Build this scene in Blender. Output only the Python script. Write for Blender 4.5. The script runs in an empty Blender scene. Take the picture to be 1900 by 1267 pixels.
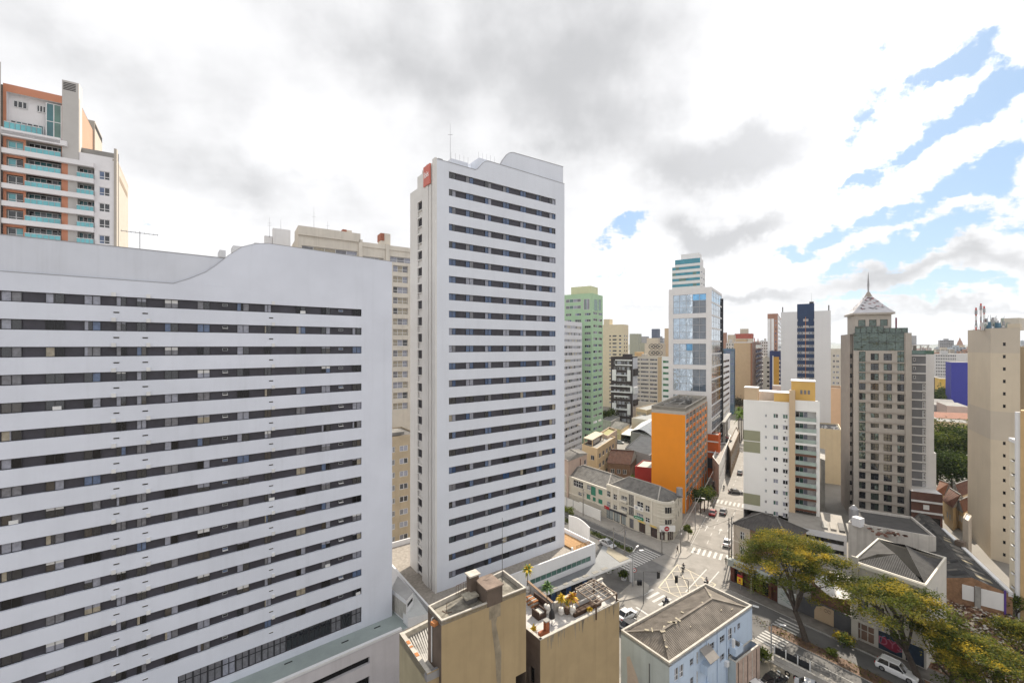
import bpy, math, random
import numpy as np
from mathutils import Vector, Matrix
R = math.radians
rnd = random.Random(7)
scene = bpy.context.scene
col = scene.collection

# ------------------------------------------------------------------ camera
CAM_H = 48.0
cd = bpy.data.cameras.new('camera'); cam = bpy.data.objects.new('camera', cd); col.objects.link(cam)
cam.location = (0, 0, CAM_H); cam.rotation_euler = (R(90), 0, 0)
cd.sensor_width = 36; cd.lens = 36*799/1900; cd.shift_y = 7.5/1900
cd.clip_start = 0.5; cd.clip_end = 20000
scene.camera = cam
scene.view_settings.view_transform = 'Standard'; scene.view_settings.look = 'None'
scene.view_settings.exposure = 0.52; scene.view_settings.gamma = 1
SUN_AZ, SUN_EL = 32.0, 37.5

# ------------------------------------------------------------------ world
world = bpy.data.worlds.new('World'); scene.world = world; world.use_nodes = True
def make_world():
    nt = world.node_tree; N = nt.nodes; L = nt.links; N.clear()
    out = N.new('ShaderNodeOutputWorld'); bg = N.new('ShaderNodeBackground')
    bg.inputs['Strength'].default_value = 0.1
    sky = N.new('ShaderNodeTexSky'); sky.sky_type = 'NISHITA'; sky.sun_disc = False
    sky.sun_elevation = R(SUN_EL); sky.sun_rotation = R(SUN_AZ); sky.altitude = 900
    tc = N.new('ShaderNodeTexCoord')
    def val(x):
        if isinstance(x, (int, float)):
            v = N.new('ShaderNodeValue'); v.outputs[0].default_value = x; return v.outputs[0]
        return x
    def m(op, a, b=None, c=None, clamp=False):
        n = N.new('ShaderNodeMath'); n.operation = op; n.use_clamp = clamp
        for i, x in enumerate((a, b, c)):
            if x is None: continue
            if isinstance(x, (int, float)): n.inputs[i].default_value = x
            else: L.new(x, n.inputs[i])
        return n.outputs[0]
    def vm(op, a, b=None):
        n = N.new('ShaderNodeVectorMath'); n.operation = op
        for i, x in enumerate((a, b)):
            if x is None: continue
            if isinstance(x, (tuple, list, Vector)): n.inputs[i].default_value = x
            else: L.new(x, n.inputs[i])
        return n.outputs['Value'] if op in ('DOT_PRODUCT', 'LENGTH') else n.outputs['Vector']
    def noise(vec, scale, detail=6, rough=0.55, lac=2.0, dist=0.0):
        n = N.new('ShaderNodeTexNoise'); n.inputs['Scale'].default_value = scale
        n.inputs['Detail'].default_value = detail; n.inputs['Roughness'].default_value = rough
        n.inputs['Distortion'].default_value = dist
        L.new(vec, n.inputs['Vector']); return n
    def sstep(x, a, b):
        n = N.new('ShaderNodeMapRange'); n.interpolation_type = 'SMOOTHSTEP'
        n.inputs['From Min'].default_value = a; n.inputs['From Max'].default_value = b
        L.new(x, n.inputs['Value']); return n.outputs['Result']
    d = tc.outputs['Generated']
    sep = N.new('ShaderNodeSeparateXYZ'); L.new(d, sep.inputs[0])
    x, y, z = sep.outputs
    zc = m('ADD', m('MAXIMUM', z, 0.0), 0.10)
    comb = N.new('ShaderNodeCombineXYZ')
    L.new(m('DIVIDE', x, zc), comb.inputs[0]); L.new(m('DIVIDE', y, zc), comb.inputs[1])
    P = comb.outputs[0]                                    # position on the cloud deck
    mp = N.new('ShaderNodeMapping'); mp.inputs['Rotation'].default_value = (0, 0, R(-62)); mp.inputs['Scale'].default_value = (1.0, 2.3, 1)
    L.new(P, mp.inputs['Vector'])
    PS = mp.outputs[0]                                     # stretched along the wind
    warp = noise(d, 5.0, 5, 0.62)
    wv = vm('SUBTRACT', warp.outputs['Color'], (0.5, 0.5, 0.5))
    sc = N.new('ShaderNodeVectorMath'); sc.operation = 'SCALE'; sc.inputs['Scale'].default_value = 0.20
    L.new(wv, sc.inputs[0])
    dw = vm('ADD', d, sc.outputs[0])
    def blob(az, el, w, h, tilt=0.0):
        a, e = R(az), R(el)
        c = Vector((math.sin(a)*math.cos(e), math.cos(a)*math.cos(e), math.sin(e)))
        t1 = Vector((math.cos(a), -math.sin(a), 0)); t2 = c.cross(t1)*-1
        if t2.z < 0: t2 = -t2
        ct, st = math.cos(R(tilt)), math.sin(R(tilt))
        u1 = (t1*ct + t2*st)/math.tan(R(w)); u2 = (t2*ct - t1*st)/math.tan(R(h))
        p = vm('DOT_PRODUCT', dw, u1); q = vm('DOT_PRODUCT', dw, u2); f = vm('DOT_PRODUCT', dw, c)
        r2 = m('ADD', m('MULTIPLY', p, p), m('MULTIPLY', q, q))
        g = m('EXPONENT', m('MULTIPLY', r2, -1.0))
        return m('MULTIPLY', g, m('GREATER_THAN', f, 0.0))
    def total(bl):
        t = None
        for amp, *b in bl:
            v = m('MULTIPLY', blob(*b), amp)
            t = v if t is None else m('ADD', t, v)
        return t
    def pb(amp, u, v, du, dv, tilt=0):      # a patch given by where it stands in the view from here
        az = math.atan((u-950)/799); r = 799/math.cos(az); el = math.atan((641-v)/r)
        return (amp, math.degrees(az), math.degrees(el), max(.5, math.degrees(math.atan(du/2*math.cos(az)/r))), max(.4, math.degrees(math.atan(dv/2*math.cos(el)**2/r))), tilt)
    # grey undersides of the cloud deck
    grey = total([pb(.75, 1000, 60, 560, 330, -8), pb(.5, 1150, 190, 420, 170, -10), pb(1.15, 1380, 290, 330, 110, 8), pb(1.05, 1410, 405, 200, 54, 22), pb(.95, 1290, 437, 110, 44, 5), pb(.7, 1210, 300, 320, 130, -25), pb(.50, 520, 350, 420, 110, -4),
                  pb(.35, 300, 140, 460, 160, 15), pb(.35, 700, 110, 300, 170, -20), pb(.72, 1690, 512, 400, 40, 7), pb(.62, 1850, 488, 230, 44, 5), pb(.3, 760, 330, 120, 120, 0), pb(.75, 1400, 545, 150, 26, 12), pb(.6, 1180, 560, 190, 24, 5), pb(.8, 1820, 572, 260, 20, 2), pb(.5, 1560, 590, 160, 16, 3), pb(.3, 120, 60, 260, 120)])
    glare = total([pb(1.0, 1560, 170, 620, 420, 10), pb(.6, 560, 300, 200, 150, 0), pb(.6, 1200, 520, 300, 120, 0), pb(.5, 330, 420, 200, 90, 0), pb(.5, 1750, 260, 400, 300, 0)])
    soft = noise(d, 3.2, 7, 0.55).outputs['Fac']
    fine = noise(PS, 1.3, 8, 0.6).outputs['Fac']
    mott = noise(d, 6.5, 8, 0.6).outputs['Fac']
    gm = m('ADD', m('MULTIPLY', grey, m('ADD', 0.35, m('MULTIPLY', soft, 1.2))), m('MULTIPLY', m('SUBTRACT', fine, 0.50), 0.65))
    gm = m('ADD', gm, m('ADD', m('MULTIPLY', m('SUBTRACT', soft, 0.47), 1.1), m('MULTIPLY', m('SUBTRACT', mott, 0.5), 0.85)))
    gm = m('SUBTRACT', gm, m('MULTIPLY', glare, 0.18))
    gfac = sstep(gm, -0.10, 1.12)
    # holes showing blue
    hole = total([pb(1.1, 1868, 165, 92, 120, 30), pb(1.03, 1740, 156, 212, 50, 24), pb(0.69, 1660, 78, 112, 50, 40), pb(1.10, 1808, 225, 112, 62, 30), pb(1.03, 1722, 270, 100, 50, 32), pb(1.03, 1610, 323, 137, 42, 20), pb(1.10, 1860, 320, 137, 75, 25),
                  pb(0.97, 1592, 220, 100, 55, 32), pb(1.03, 1555, 437, 125, 37, 12), pb(1.10, 1680, 398, 212, 50, 15), pb(1.10, 1830, 375, 187, 42, 18), pb(1.17, 1770, 455, 375, 55, 10), pb(0.97, 1620, 480, 200, 32, 10), pb(1.17, 1800, 538, 325, 40, 3), pb(1.0, 1148, 445, 100, 40, 5),
                  pb(.50, 300, 452, 137, 50, 10), pb(.40, 280, 425, 75, 75, 40), pb(0.76, 1450, 470, 87, 25, 10), pb(0.69, 1130, 512, 75, 25), pb(0.69, 1880, 595, 250, 20, 0), pb(0.62, 1560, 560, 150, 20, 5)])
    ragged = noise(PS, 2.2, 9, 0.66).outputs['Fac']
    hm = m('ADD', hole, m('MULTIPLY', m('SUBTRACT', ragged, 0.52), 1.9))
    rag2 = noise(d, 26.0, 8, 0.68).outputs['Fac']; rag3 = noise(d, 9.0, 6, 0.6).outputs['Fac']
    hm = m('ADD', hm, m('ADD', m('MULTIPLY', m('SUBTRACT', rag2, 0.5), 2.0), m('MULTIPLY', m('SUBTRACT', rag3, 0.5), 2.6)))
    hfac = m('MULTIPLY', sstep(hm, 0.36, 0.90), sstep(hole, 0.10, 0.34))
    ramp = N.new('ShaderNodeMixRGB'); ramp.inputs['Color1'].default_value = (7.2, 7.2, 7.3, 1); ramp.inputs['Color2'].default_value = (4.35, 4.38, 4.5, 1)
    L.new(gfac, ramp.inputs['Fac'])
    skyc = N.new('ShaderNodeMixRGB'); skyc.blend_type = 'MULTIPLY'; skyc.inputs['Fac'].default_value = 1
    skyc.inputs['Color2'].default_value = (1.0, 1.0, 1.0, 1); L.new(sky.outputs[0], skyc.inputs['Color1'])
    veil = N.new('ShaderNodeMixRGB'); veil.inputs['Fac'].default_value = 0.65; veil.inputs['Color2'].default_value = (2.7, 4.2, 6.0, 1)
    L.new(skyc.outputs[0], veil.inputs['Color1'])
    mix = N.new('ShaderNodeMixRGB'); L.new(hfac, mix.inputs['Fac'])
    gl = N.new('ShaderNodeMixRGB'); gl.blend_type = 'MULTIPLY'; gl.inputs['Fac'].default_value = 1; L.new(ramp.outputs[0], gl.inputs['Color1'])
    gs = m('ADD', 1.0, m('MULTIPLY', glare, 0.35)); cg = N.new('ShaderNodeCombineXYZ'); [L.new(gs, cg.inputs[q]) for q in range(3)]; L.new(cg.outputs[0], gl.inputs['Color2'])
    L.new(gl.outputs[0], mix.inputs['Color1']); L.new(veil.outputs[0], mix.inputs['Color2'])
    L.new(mix.outputs[0], bg.inputs['Color']); L.new(bg.outputs[0], out.inputs['Surface'])
make_world()
world.cycles.sampling_method = 'MANUAL'; world.cycles.sample_map_resolution = 512

# ------------------------------------------------------------------ sun
sd = bpy.data.lights.new('sun', 'SUN'); sun = bpy.data.objects.new('sun', sd); col.objects.link(sun)
sd.energy = 5.0; sd.angle = R(0.6); sd.color = (1.0, 0.90, 0.76)
sdir = Vector((math.sin(R(SUN_AZ))*math.cos(R(SUN_EL)), math.cos(R(SUN_AZ))*math.cos(R(SUN_EL)), math.sin(R(SUN_EL))))
sun.rotation_euler = sdir.to_track_quat('Z', 'Y').to_euler()
scene.cycles.max_bounces = 6; scene.cycles.diffuse_bounces = 3; scene.cycles.glossy_bounces = 3
scene.cycles.transparent_max_bounces = 4; scene.cycles.caustics_reflective = False; scene.cycles.caustics_refractive = False

# ------------------------------------------------------------------ materials
MATS = {}
def pmat(name, c, rough=0.8, var=0.12, scale=0.5, streak=0.0, bump=0.0, metal=0.0, spec=0.4, c2=None, coat=0.0, patch=0.0):
    if name in MATS: return MATS[name]
    mt = bpy.data.materials.new(name); MATS[name] = mt; mt.use_nodes = True
    nt = mt.node_tree; N = nt.nodes; L = nt.links; b = N['Principled BSDF']
    b.inputs['Roughness'].default_value = rough; b.inputs['Metallic'].default_value = metal
    b.inputs['Specular IOR Level'].default_value = spec
    if coat: b.inputs['Coat Weight'].default_value = coat; b.inputs['Coat Roughness'].default_value = 0.03
    c = Vector(c); lo = c*(1-var); hi = c*(1+var)
    if c2 is not None: lo, hi = c, Vector(c2)
    geo = N.new('ShaderNodeNewGeometry')
    n1 = N.new('ShaderNodeTexNoise'); n1.inputs['Scale'].default_value = scale; n1.inputs['Detail'].default_value = 7; n1.inputs['Roughness'].default_value = 0.62
    L.new(geo.outputs['Position'], n1.inputs['Vector'])
    mr = N.new('ShaderNodeMapRange'); mr.inputs['From Min'].default_value = 0.3; mr.inputs['From Max'].default_value = 0.7
    L.new(n1.outputs['Fac'], mr.inputs['Value'])
    mx = N.new('ShaderNodeMixRGB'); mx.inputs['Color1'].default_value = (*lo, 1); mx.inputs['Color2'].default_value = (*hi, 1)
    L.new(mr.outputs[0], mx.inputs['Fac']); cur = mx.outputs[0]
    if streak:
        mp = N.new('ShaderNodeMapping'); mp.inputs['Scale'].default_value = (1.1, 1.1, 0.045); L.new(geo.outputs['Position'], mp.inputs['Vector'])
        n2 = N.new('ShaderNodeTexNoise'); n2.inputs['Scale'].default_value = 1.0; n2.inputs['Detail'].default_value = 5; n2.inputs['Roughness'].default_value = 0.65
        L.new(mp.outputs[0], n2.inputs['Vector'])
        m2 = N.new('ShaderNodeMapRange'); m2.inputs['From Min'].default_value = 0.5; m2.inputs['From Max'].default_value = 0.78
        m2.inputs['To Max'].default_value = streak; L.new(n2.outputs['Fac'], m2.inputs['Value'])
        m3 = N.new('ShaderNodeMixRGB'); m3.inputs['Color2'].default_value = (c[0]*.36, c[1]*.35, c[2]*.33, 1)
        L.new(m2.outputs[0], m3.inputs['Fac']); L.new(cur, m3.inputs['Color1']); cur = m3.outputs[0]
    if patch:
        n3 = N.new('ShaderNodeTexNoise'); n3.inputs['Scale'].default_value = 0.16; n3.inputs['Detail'].default_value = 3
        L.new(geo.outputs['Position'], n3.inputs['Vector'])
        m4 = N.new('ShaderNodeMapRange'); m4.inputs['From Min'].default_value = 0.56; m4.inputs['From Max'].default_value = 0.6; m4.inputs['To Max'].default_value = patch
        L.new(n3.outputs['Fac'], m4.inputs['Value'])
        m5 = N.new('ShaderNodeMixRGB'); m5.inputs['Color2'].default_value = (c[0]*.7, c[1]*.68, c[2]*.66, 1)
        L.new(m4.outputs[0], m5.inputs['Fac']); L.new(cur, m5.inputs['Color1']); cur = m5.outputs[0]
    L.new(cur, b.inputs['Base Color'])
    if bump:
        bp = N.new('ShaderNodeBump'); bp.inputs['Strength'].default_value = bump; bp.inputs['Distance'].default_value = 0.05
        nb = N.new('ShaderNodeTexNoise'); nb.inputs['Scale'].default_value = scale*6; nb.inputs['Detail'].default_value = 4
        L.new(geo.outputs['Position'], nb.inputs['Vector']); L.new(nb.outputs['Fac'], bp.inputs['Height']); L.new(bp.outputs[0], b.inputs['Normal'])
    return mt
def glass(name, c, rough=0.05, metal=0.0, wavy=0.0, spec=0.9):
    if name in MATS: return MATS[name]
    mt = pmat(name, c, rough=rough, var=0.25, scale=0.35, metal=metal, spec=spec)
    if wavy:
        nt = mt.node_tree; N = nt.nodes; L = nt.links; b = N['Principled BSDF']
        geo = N.new('ShaderNodeNewGeometry'); n = N.new('ShaderNodeTexNoise'); n.inputs['Scale'].default_value = 0.5; n.inputs['Detail'].default_value = 2
        L.new(geo.outputs['Position'], n.inputs['Vector'])
        bp = N.new('ShaderNodeBump'); bp.inputs['Strength'].default_value = wavy; bp.inputs['Distance'].default_value = 0.6
        L.new(n.outputs['Fac'], bp.inputs['Height']); L.new(bp.outputs[0], b.inputs['Normal'])
    return mt
G_DARK = glass('glass_dark', (.018, .020, .026)); G_NIGHT = glass('glass_black', (.008, .008, .010), rough=.12, spec=.4)
G_BLUE = glass('glass_blue', (.035, .075, .17)); G_TEAL = glass('glass_teal', (.03, .13, .15)); G_GREEN = glass('glass_green', (.08, .17, .14))
G_BROWN = glass('glass_bronze', (.05, .042, .036))
CUR_W = pmat('curtain_white', (.29, .30, .36), rough=.35, var=.25, scale=3, coat=.6); CUR_G = pmat('curtain_grey', (.17, .17, .19), rough=.35, var=.3, scale=3, coat=.6)
CUR_B = pmat('curtain_beige', (.34, .30, .23), rough=.35, var=.25, scale=3, coat=.6); CUR_BL = pmat('curtain_blue', (.10, .145, .25), rough=.35, var=.3, scale=3, coat=.6)
FRAME_D = pmat('frame_dark', (.03, .03, .035), rough=.5); FRAME_W = pmat('frame_white', (.7, .7, .7), rough=.5); FRAME_A = pmat('frame_aluminium', (.35, .36, .38), rough=.4)
CONC = pmat('concrete', (.30, .29, .27), var=.25, streak=.4); CONC_D = pmat('concrete_dark', (.13, .125, .12), var=.3, streak=.5)
WHITE = pmat('white_paint', (.72, .72, .73), var=.04, streak=.12); ROOFG = pmat('roof_grey', (.2, .195, .185), var=.3, scale=.4)
METAL = pmat('galvanised_metal', (.32, .32, .33), rough=.45, metal=.4); BLACK = pmat('black_plastic', (.015, .015, .016), rough=.5)
WOOD_D = pmat('dark_wood', (.07, .038, .022), var=.35, scale=2)

# ------------------------------------------------------------------ helpers
F, HV = 799.0, 641.0
def D(a): return Vector((math.sin(R(a)), math.cos(R(a))))
def at(u, Y, z=0.0): return Vector(((u-950)/F*Y, Y, z))
def px(u, v, z=0.0):
    Y = (CAM_H-z)*F/(v-HV); return Vector(((u-950)/F*Y, Y, z))
def zat(v, Y): return CAM_H+(HV-v)*Y/F
def hit(P, ang, u):
    d = D(ang); k = (u-950)/F; t = (k*P[1]-P[0])/(d[0]-k*d[1]); return Vector((P[0]+t*d[0], P[1]+t*d[1], 0))
def V2(p): return Vector((p[0], p[1]))
def V3(p, z=0.0): return Vector((p[0], p[1], z))
ORG = {}
def tag(o, label=None, cat=None, group=None, kind=None):
    if label: o['label'] = label
    if cat: o['category'] = cat
    if group: o['group'] = group
    if kind: o['kind'] = kind
    return o
def thing(name, label, cat, loc=(0, 0, 0), group=None, rz=0.0):
    o = bpy.data.objects.new(name, None); col.objects.link(o); o.location = loc; o.rotation_euler = (0, 0, rz)
    o.empty_display_size = .2; ORG[o] = Vector(loc); return tag(o, label, cat, group)
class MB:
    def __init__(s): s.v = []; s.f = []; s.m = []; s.mats = []
    def mi(s, m):
        if m not in s.mats: s.mats.append(m)
        return s.mats.index(m)
    def poly(s, pts, m):
        i = len(s.v); s.v += [tuple(p) for p in pts]; s.f.append(list(range(i, i+len(pts)))); s.m.append(s.mi(m))
    quad = lambda s, a, b, c, d, m: s.poly((a, b, c, d), m)
    def prism(s, pts, z0, z1, m, mt=None, bottom=False):
        n = len(pts); i = len(s.v)
        s.v += [(p[0], p[1], z0) for p in pts]+[(p[0], p[1], z1) for p in pts]
        k = s.mi(m)
        for a in range(n):
            b = (a+1) % n; s.f.append([i+a, i+b, i+n+b, i+n+a]); s.m.append(k)
        s.f.append([i+n+a for a in range(n)]); s.m.append(s.mi(mt or m))
        if bottom: s.f.append([i+a for a in reversed(range(n))]); s.m.append(k)
    def hexa(s, p, m):   # 8 points: 4 bottom (ccw), 4 top
        i = len(s.v); s.v += [tuple(q) for q in p]; k = s.mi(m)
        for q in ((3, 2, 1, 0), (4, 5, 6, 7), (0, 1, 5, 4), (1, 2, 6, 5), (2, 3, 7, 6), (3, 0, 4, 7)):
            s.f.append([i+a for a in q]); s.m.append(k)
    def box(s, c, sx, sy, sz, m, ang=0.0):   # c = bottom centre
        a, b = Vector((math.cos(ang), math.sin(ang)))*sx/2, Vector((-math.sin(ang), math.cos(ang)))*sy/2
        p = [Vector((c[0], c[1]))+q for q in (-a-b, a-b, a+b, b-a)]
        s.hexa([(q[0], q[1], c[2]) for q in p]+[(q[0], q[1], c[2]+sz) for q in p], m)
    def tube(s, p, q, r0, m, r1=None, n=6, cap=True):
        p, q = Vector(p), Vector(q); r1 = r0 if r1 is None else r1
        d = (q-p).normalized(); a = d.orthogonal().normalized(); b = d.cross(a); i = len(s.v); k = s.mi(m)
        for c, r in ((p, r0), (q, r1)):
            for j in range(n):
                t = 2*math.pi*j/n; s.v.append(tuple(c+(a*math.cos(t)+b*math.sin(t))*r))
        for j in range(n):
            l = (j+1) % n; s.f.append([i+j, i+l, i+n+l, i+n+j]); s.m.append(k)
        if cap:
            s.f.append([i+n+j for j in range(n)]); s.m.append(k); s.f.append([i+j for j in reversed(range(n))]); s.m.append(k)
    def beam(s, p, q, w, h, m):
        p, q = Vector(p), Vector(q); d = q-p; x = Vector((d.y, -d.x, 0))
        x = x.normalized()*w/2 if x.length > 1e-6 else Vector((w/2, 0, 0)); z = Vector((0, 0, h/2))
        if abs(d.x)+abs(d.y) < 1e-6: z = Vector((0, h/2, 0))
        s.hexa([p-x-z, p+x-z, p+x+z, p-x+z, q-x-z, q+x-z, q+x+z, q-x+z], m)
    def corr(s, a, b, c, d, m, n, amp, up=(0, 0, 1)):   # roof slope: eave a-b, top d-c, n waves running down the slope
        a, b, c, d = map(Vector, (a, b, c, d)); up = Vector(up); i = len(s.v); k = s.mi(m); e = b-a; q = e.length_squared
        s1, s2 = min(1, max(0, (d-a).dot(e)/q)), min(1, max(0, (c-a).dot(e)/q)); T = sorted({j/(n*4) for j in range(n*4+1)} | {s1, s2})
        for t in T:
            o = up*amp*math.sin(2*math.pi*n*t)
            h = a.lerp(d, t/s1) if t < s1-1e-9 else (c.lerp(b, (t-s2)/(1-s2)) if t > s2+1e-9 else d.lerp(c, (t-s1)/max(1e-9, s2-s1)))
            s.v.append(tuple(a.lerp(b, t)+o)); s.v.append(tuple(h+o))
        for j in range(len(T)-1): s.f.append([i+2*j, i+2*j+2, i+2*j+3, i+2*j+1]); s.m.append(k)
    def build(s, name, parent=None, smooth=False, org=None):
        me = bpy.data.meshes.new(name)
        o = bpy.data.objects.new(name, me); col.objects.link(o)
        if parent is not None:
            g = ORG.get(parent, Vector((0, 0, 0))); o.parent = parent; ORG[o] = g
        else:
            if org is None:
                a = np.array(s.v); org = Vector((*(a.min(0)+a.max(0))[:2]/2, a[:, 2].min()))
            g = Vector(org); o.location = g; ORG[o] = g
        a = np.array(s.v, dtype=float)-np.array(g)
        me.from_pydata(a.tolist(), [], s.f)
        for m in s.mats: me.materials.append(m)
        me.polygons.foreach_set('material_index', s.m)
        if smooth: me.polygons.foreach_set('use_smooth', [True]*len(s.f))
        me.update(); return o
class Fac:
    """a facade from P0 (left, seen from outside) to P1 (right)"""
    def __init__(s, P0, P1):
        s.p = V2(P0); s.q = V2(P1); d = s.q-s.p; s.L = d.length; s.d = d/s.L; s.n = Vector((s.d.y, -s.d.x)); s.ang = math.atan2(s.d.y, s.d.x)
    def pt(s, a, z, o=0.0):
        r = s.p+s.d*a+s.n*o; return Vector((r.x, r.y, z))
    def su(s, u):
        k = (u-950)/F; return (k*s.p.y-s.p.x)/(s.d.x-k*s.d.y)
    def Y(s, a): return s.p.y+s.d.y*a
    def zuv(s, u, v): return zat(v, s.Y(s.su(u)))
    def wall(s, mb, z0, z1, holes, m, depth=.22, mrev=None, s0=0.0, s1=None, o=0.0):
        s1 = s.L if s1 is None else s1; mrev = mrev or m
        S = sorted({s0, s1} | {h[0] for h in holes} | {h[1] for h in holes}); Z = sorted({z0, z1} | {h[2] for h in holes} | {h[3] for h in holes})
        S = [a for a in S if s0-1e-6 <= a <= s1+1e-6]; Z = [a for a in Z if z0-1e-6 <= a <= z1+1e-6]
        for j in range(len(Z)-1):
            zm = (Z[j]+Z[j+1])/2; row = [h for h in holes if h[2] < zm < h[3]]; run = None
            for i in range(len(S)-1):
                sm = (S[i]+S[i+1])/2
                if any(h[0] < sm < h[1] for h in row):
                    if run is not None: mb.quad(s.pt(run, Z[j], o), s.pt(S[i], Z[j], o), s.pt(S[i], Z[j+1], o), s.pt(run, Z[j+1], o), m); run = None
                elif run is None: run = S[i]
            if run is not None: mb.quad(s.pt(run, Z[j], o), s.pt(S[-1], Z[j], o), s.pt(S[-1], Z[j+1], o), s.pt(run, Z[j+1], o), m)
        for a, b, c, e in holes:
            i = o-depth
            mb.quad(s.pt(a, c, o), s.pt(b, c, o), s.pt(b, c, i), s.pt(a, c, i), mrev); mb.quad(s.pt(a, e, i), s.pt(b, e, i), s.pt(b, e, o), s.pt(a, e, o), mrev)
            mb.quad(s.pt(a, c, o), s.pt(a, c, i), s.pt(a, e, i), s.pt(a, e, o), mrev); mb.quad(s.pt(b, c, i), s.pt(b, c, o), s.pt(b, e, o), s.pt(b, e, i), mrev)
    def rect(s, mb, a, b, c, e, m, o=0.0): mb.quad(s.pt(a, c, o), s.pt(b, c, o), s.pt(b, e, o), s.pt(a, e, o), m)
    def slab(s, mb, a, b, c, e, m, o0=0.0, o1=.1):
        mb.hexa([s.pt(a, c, o1), s.pt(b, c, o1), s.pt(b, c, o0), s.pt(a, c, o0), s.pt(a, e, o1), s.pt(b, e, o1), s.pt(b, e, o0), s.pt(a, e, o0)], m)
    def shape(s, mb, pts, m, o0, o1):   # polygon (s, z) extruded from o0 (back) to o1 (front)
        n = len(pts); i = len(mb.v); mb.v += [tuple(s.pt(a, z, o1)) for a, z in pts]+[tuple(s.pt(a, z, o0)) for a, z in pts]; k = mb.mi(m)
        mb.f.append(list(range(i, i+n))); mb.m.append(k); mb.f.append([i+n+a for a in reversed(range(n))]); mb.m.append(k)
        for a in range(n):
            b = (a+1) % n; mb.f.append([i+a, i+n+a, i+n+b, i+b]); mb.m.append(k)
    def text(s, txt, a, z, size, m, o=.05, name='lettering', parent=None, ext=.02, rot=0):
        cu = bpy.data.curves.new('t', 'FONT'); cu.body = txt; cu.size = size; cu.extrude = ext; cu.align_x = 'CENTER'; cu.align_y = 'CENTER'
        t = bpy.data.objects.new('t', cu); col.objects.link(t); bpy.context.view_layer.update()
        me = bpy.data.meshes.new_from_object(t.evaluated_get(bpy.context.evaluated_depsgraph_get())); bpy.data.objects.remove(t)
        M = Matrix(((s.d.x, 0, s.n.x), (s.d.y, 0, s.n.y), (0, 1, 0))).to_4x4() @ Matrix.Rotation(rot, 4, 'Z')
        g = ORG.get(parent, Vector((0, 0, 0))); me.transform(Matrix.Translation(s.pt(a, z, o)-g) @ M); me.materials.clear(); me.materials.append(m); me.name = name
        ob = bpy.data.objects.new(name, me); col.objects.link(ob); ob.parent = parent; ORG[ob] = g; return ob
def window(fac, a, b, c, e, o, panes, frame=None, fw=.05, cols=2, hsplit=None):
    """glass with its frame; panes = list of materials, one per pane"""
    w = MB(); st = (b-a)/cols
    for i in range(cols):
        fac.rect(w, a+i*st, a+(i+1)*st, c, e, panes[i % len(panes)], o)
    if frame:
        for x in [a+fw/2]+[a+i*st for i in range(1, cols)]+[b-fw/2]: fac.slab(w, x-fw/2, x+fw/2, c, e, frame, o, o+.05)
        for z in [c+fw/2, e-fw/2]+([c+(e-c)*hsplit] if hsplit else []): fac.slab(w, a+fw, b-fw, z-fw/2, z+fw/2, frame, o, o+.045)
    return w
def emit(wins, parent, name='window', cap=100):
    """each window is a part; past the cap the farthest are one part"""
    cpos = Vector((0, 0, CAM_H))
    key = lambda w: -sum(((Vector(w.v[0])-Vector(w.v[2])).length/(Vector(w.v[0])-cpos).length,))
    wins = sorted(wins, key=key)
    for w in wins[:cap]: w.build(name, parent)
    if len(wins) > cap:
        m = MB()
        for w in wins[cap:]:
            i = len(m.v); m.v += w.v
            for f, k in zip(w.f, w.m): m.f.append([i+q for q in f]); m.m.append(m.mi(w.mats[k]))
        tag(m.build(name, parent), kind='stuff')
def pick(*ch):
    t = rnd.random()*sum(w for w, _ in ch)
    for w, m in ch:
        t -= w
        if t <= 0: return m
    return ch[-1][1]
def box4(ul, uc, ur, Yc, aL, aR):
    C = at(uc, Yc); L_ = hit(C, aL, ul); R_ = hit(C, aR, ur)
    if (V2(R_)-V2(C)).dot(D(aR)) < 1: R_ = C+V3(D(aR))*14
    return [L_, C, R_, L_+R_-C]
SA, SB = 33.5, -56.5        # main street, and across it
AA, AB = 54.5, -36.2        # hotel grid: along the long facades, and along the cross street
def parapet(mb, pts, z, h, t, m, top=None):
    """a low wall round a roof"""
    n = len(pts); c = sum((V2(p) for p in pts), Vector((0, 0)))/n
    P = [V2(p) for p in pts]; inn = []
    for i in range(n):
        a, b, d = P[i-1], P[i], P[(i+1) % n]
        e1 = (b-a).normalized(); e2 = (d-b).normalized(); n1 = Vector((-e1.y, e1.x)); n2 = Vector((-e2.y, e2.x))
        k = (n1+n2); k = k/max(.3, k.dot(n1)); inn.append(b+k*t)
    for i in range(n):
        j = (i+1) % n
        mb.hexa([(*P[i], z), (*P[j], z), (*inn[j], z), (*inn[i], z), (*P[i], z+h), (*P[j], z+h), (*inn[j], z+h), (*inn[i], z+h)], m)
def antenna(parent, p, h, name='antenna', cross=0):
    m = MB(); m.tube(p, (p[0], p[1], p[2]+h), .05, METAL, .02, 5)
    for i in range(cross): m.beam((p[0]-.5, p[1], p[2]+h*(.6+.12*i)), (p[0]+.5, p[1], p[2]+h*(.6+.12*i)), .04, .04, METAL)
    return m.build(name, parent)

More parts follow.
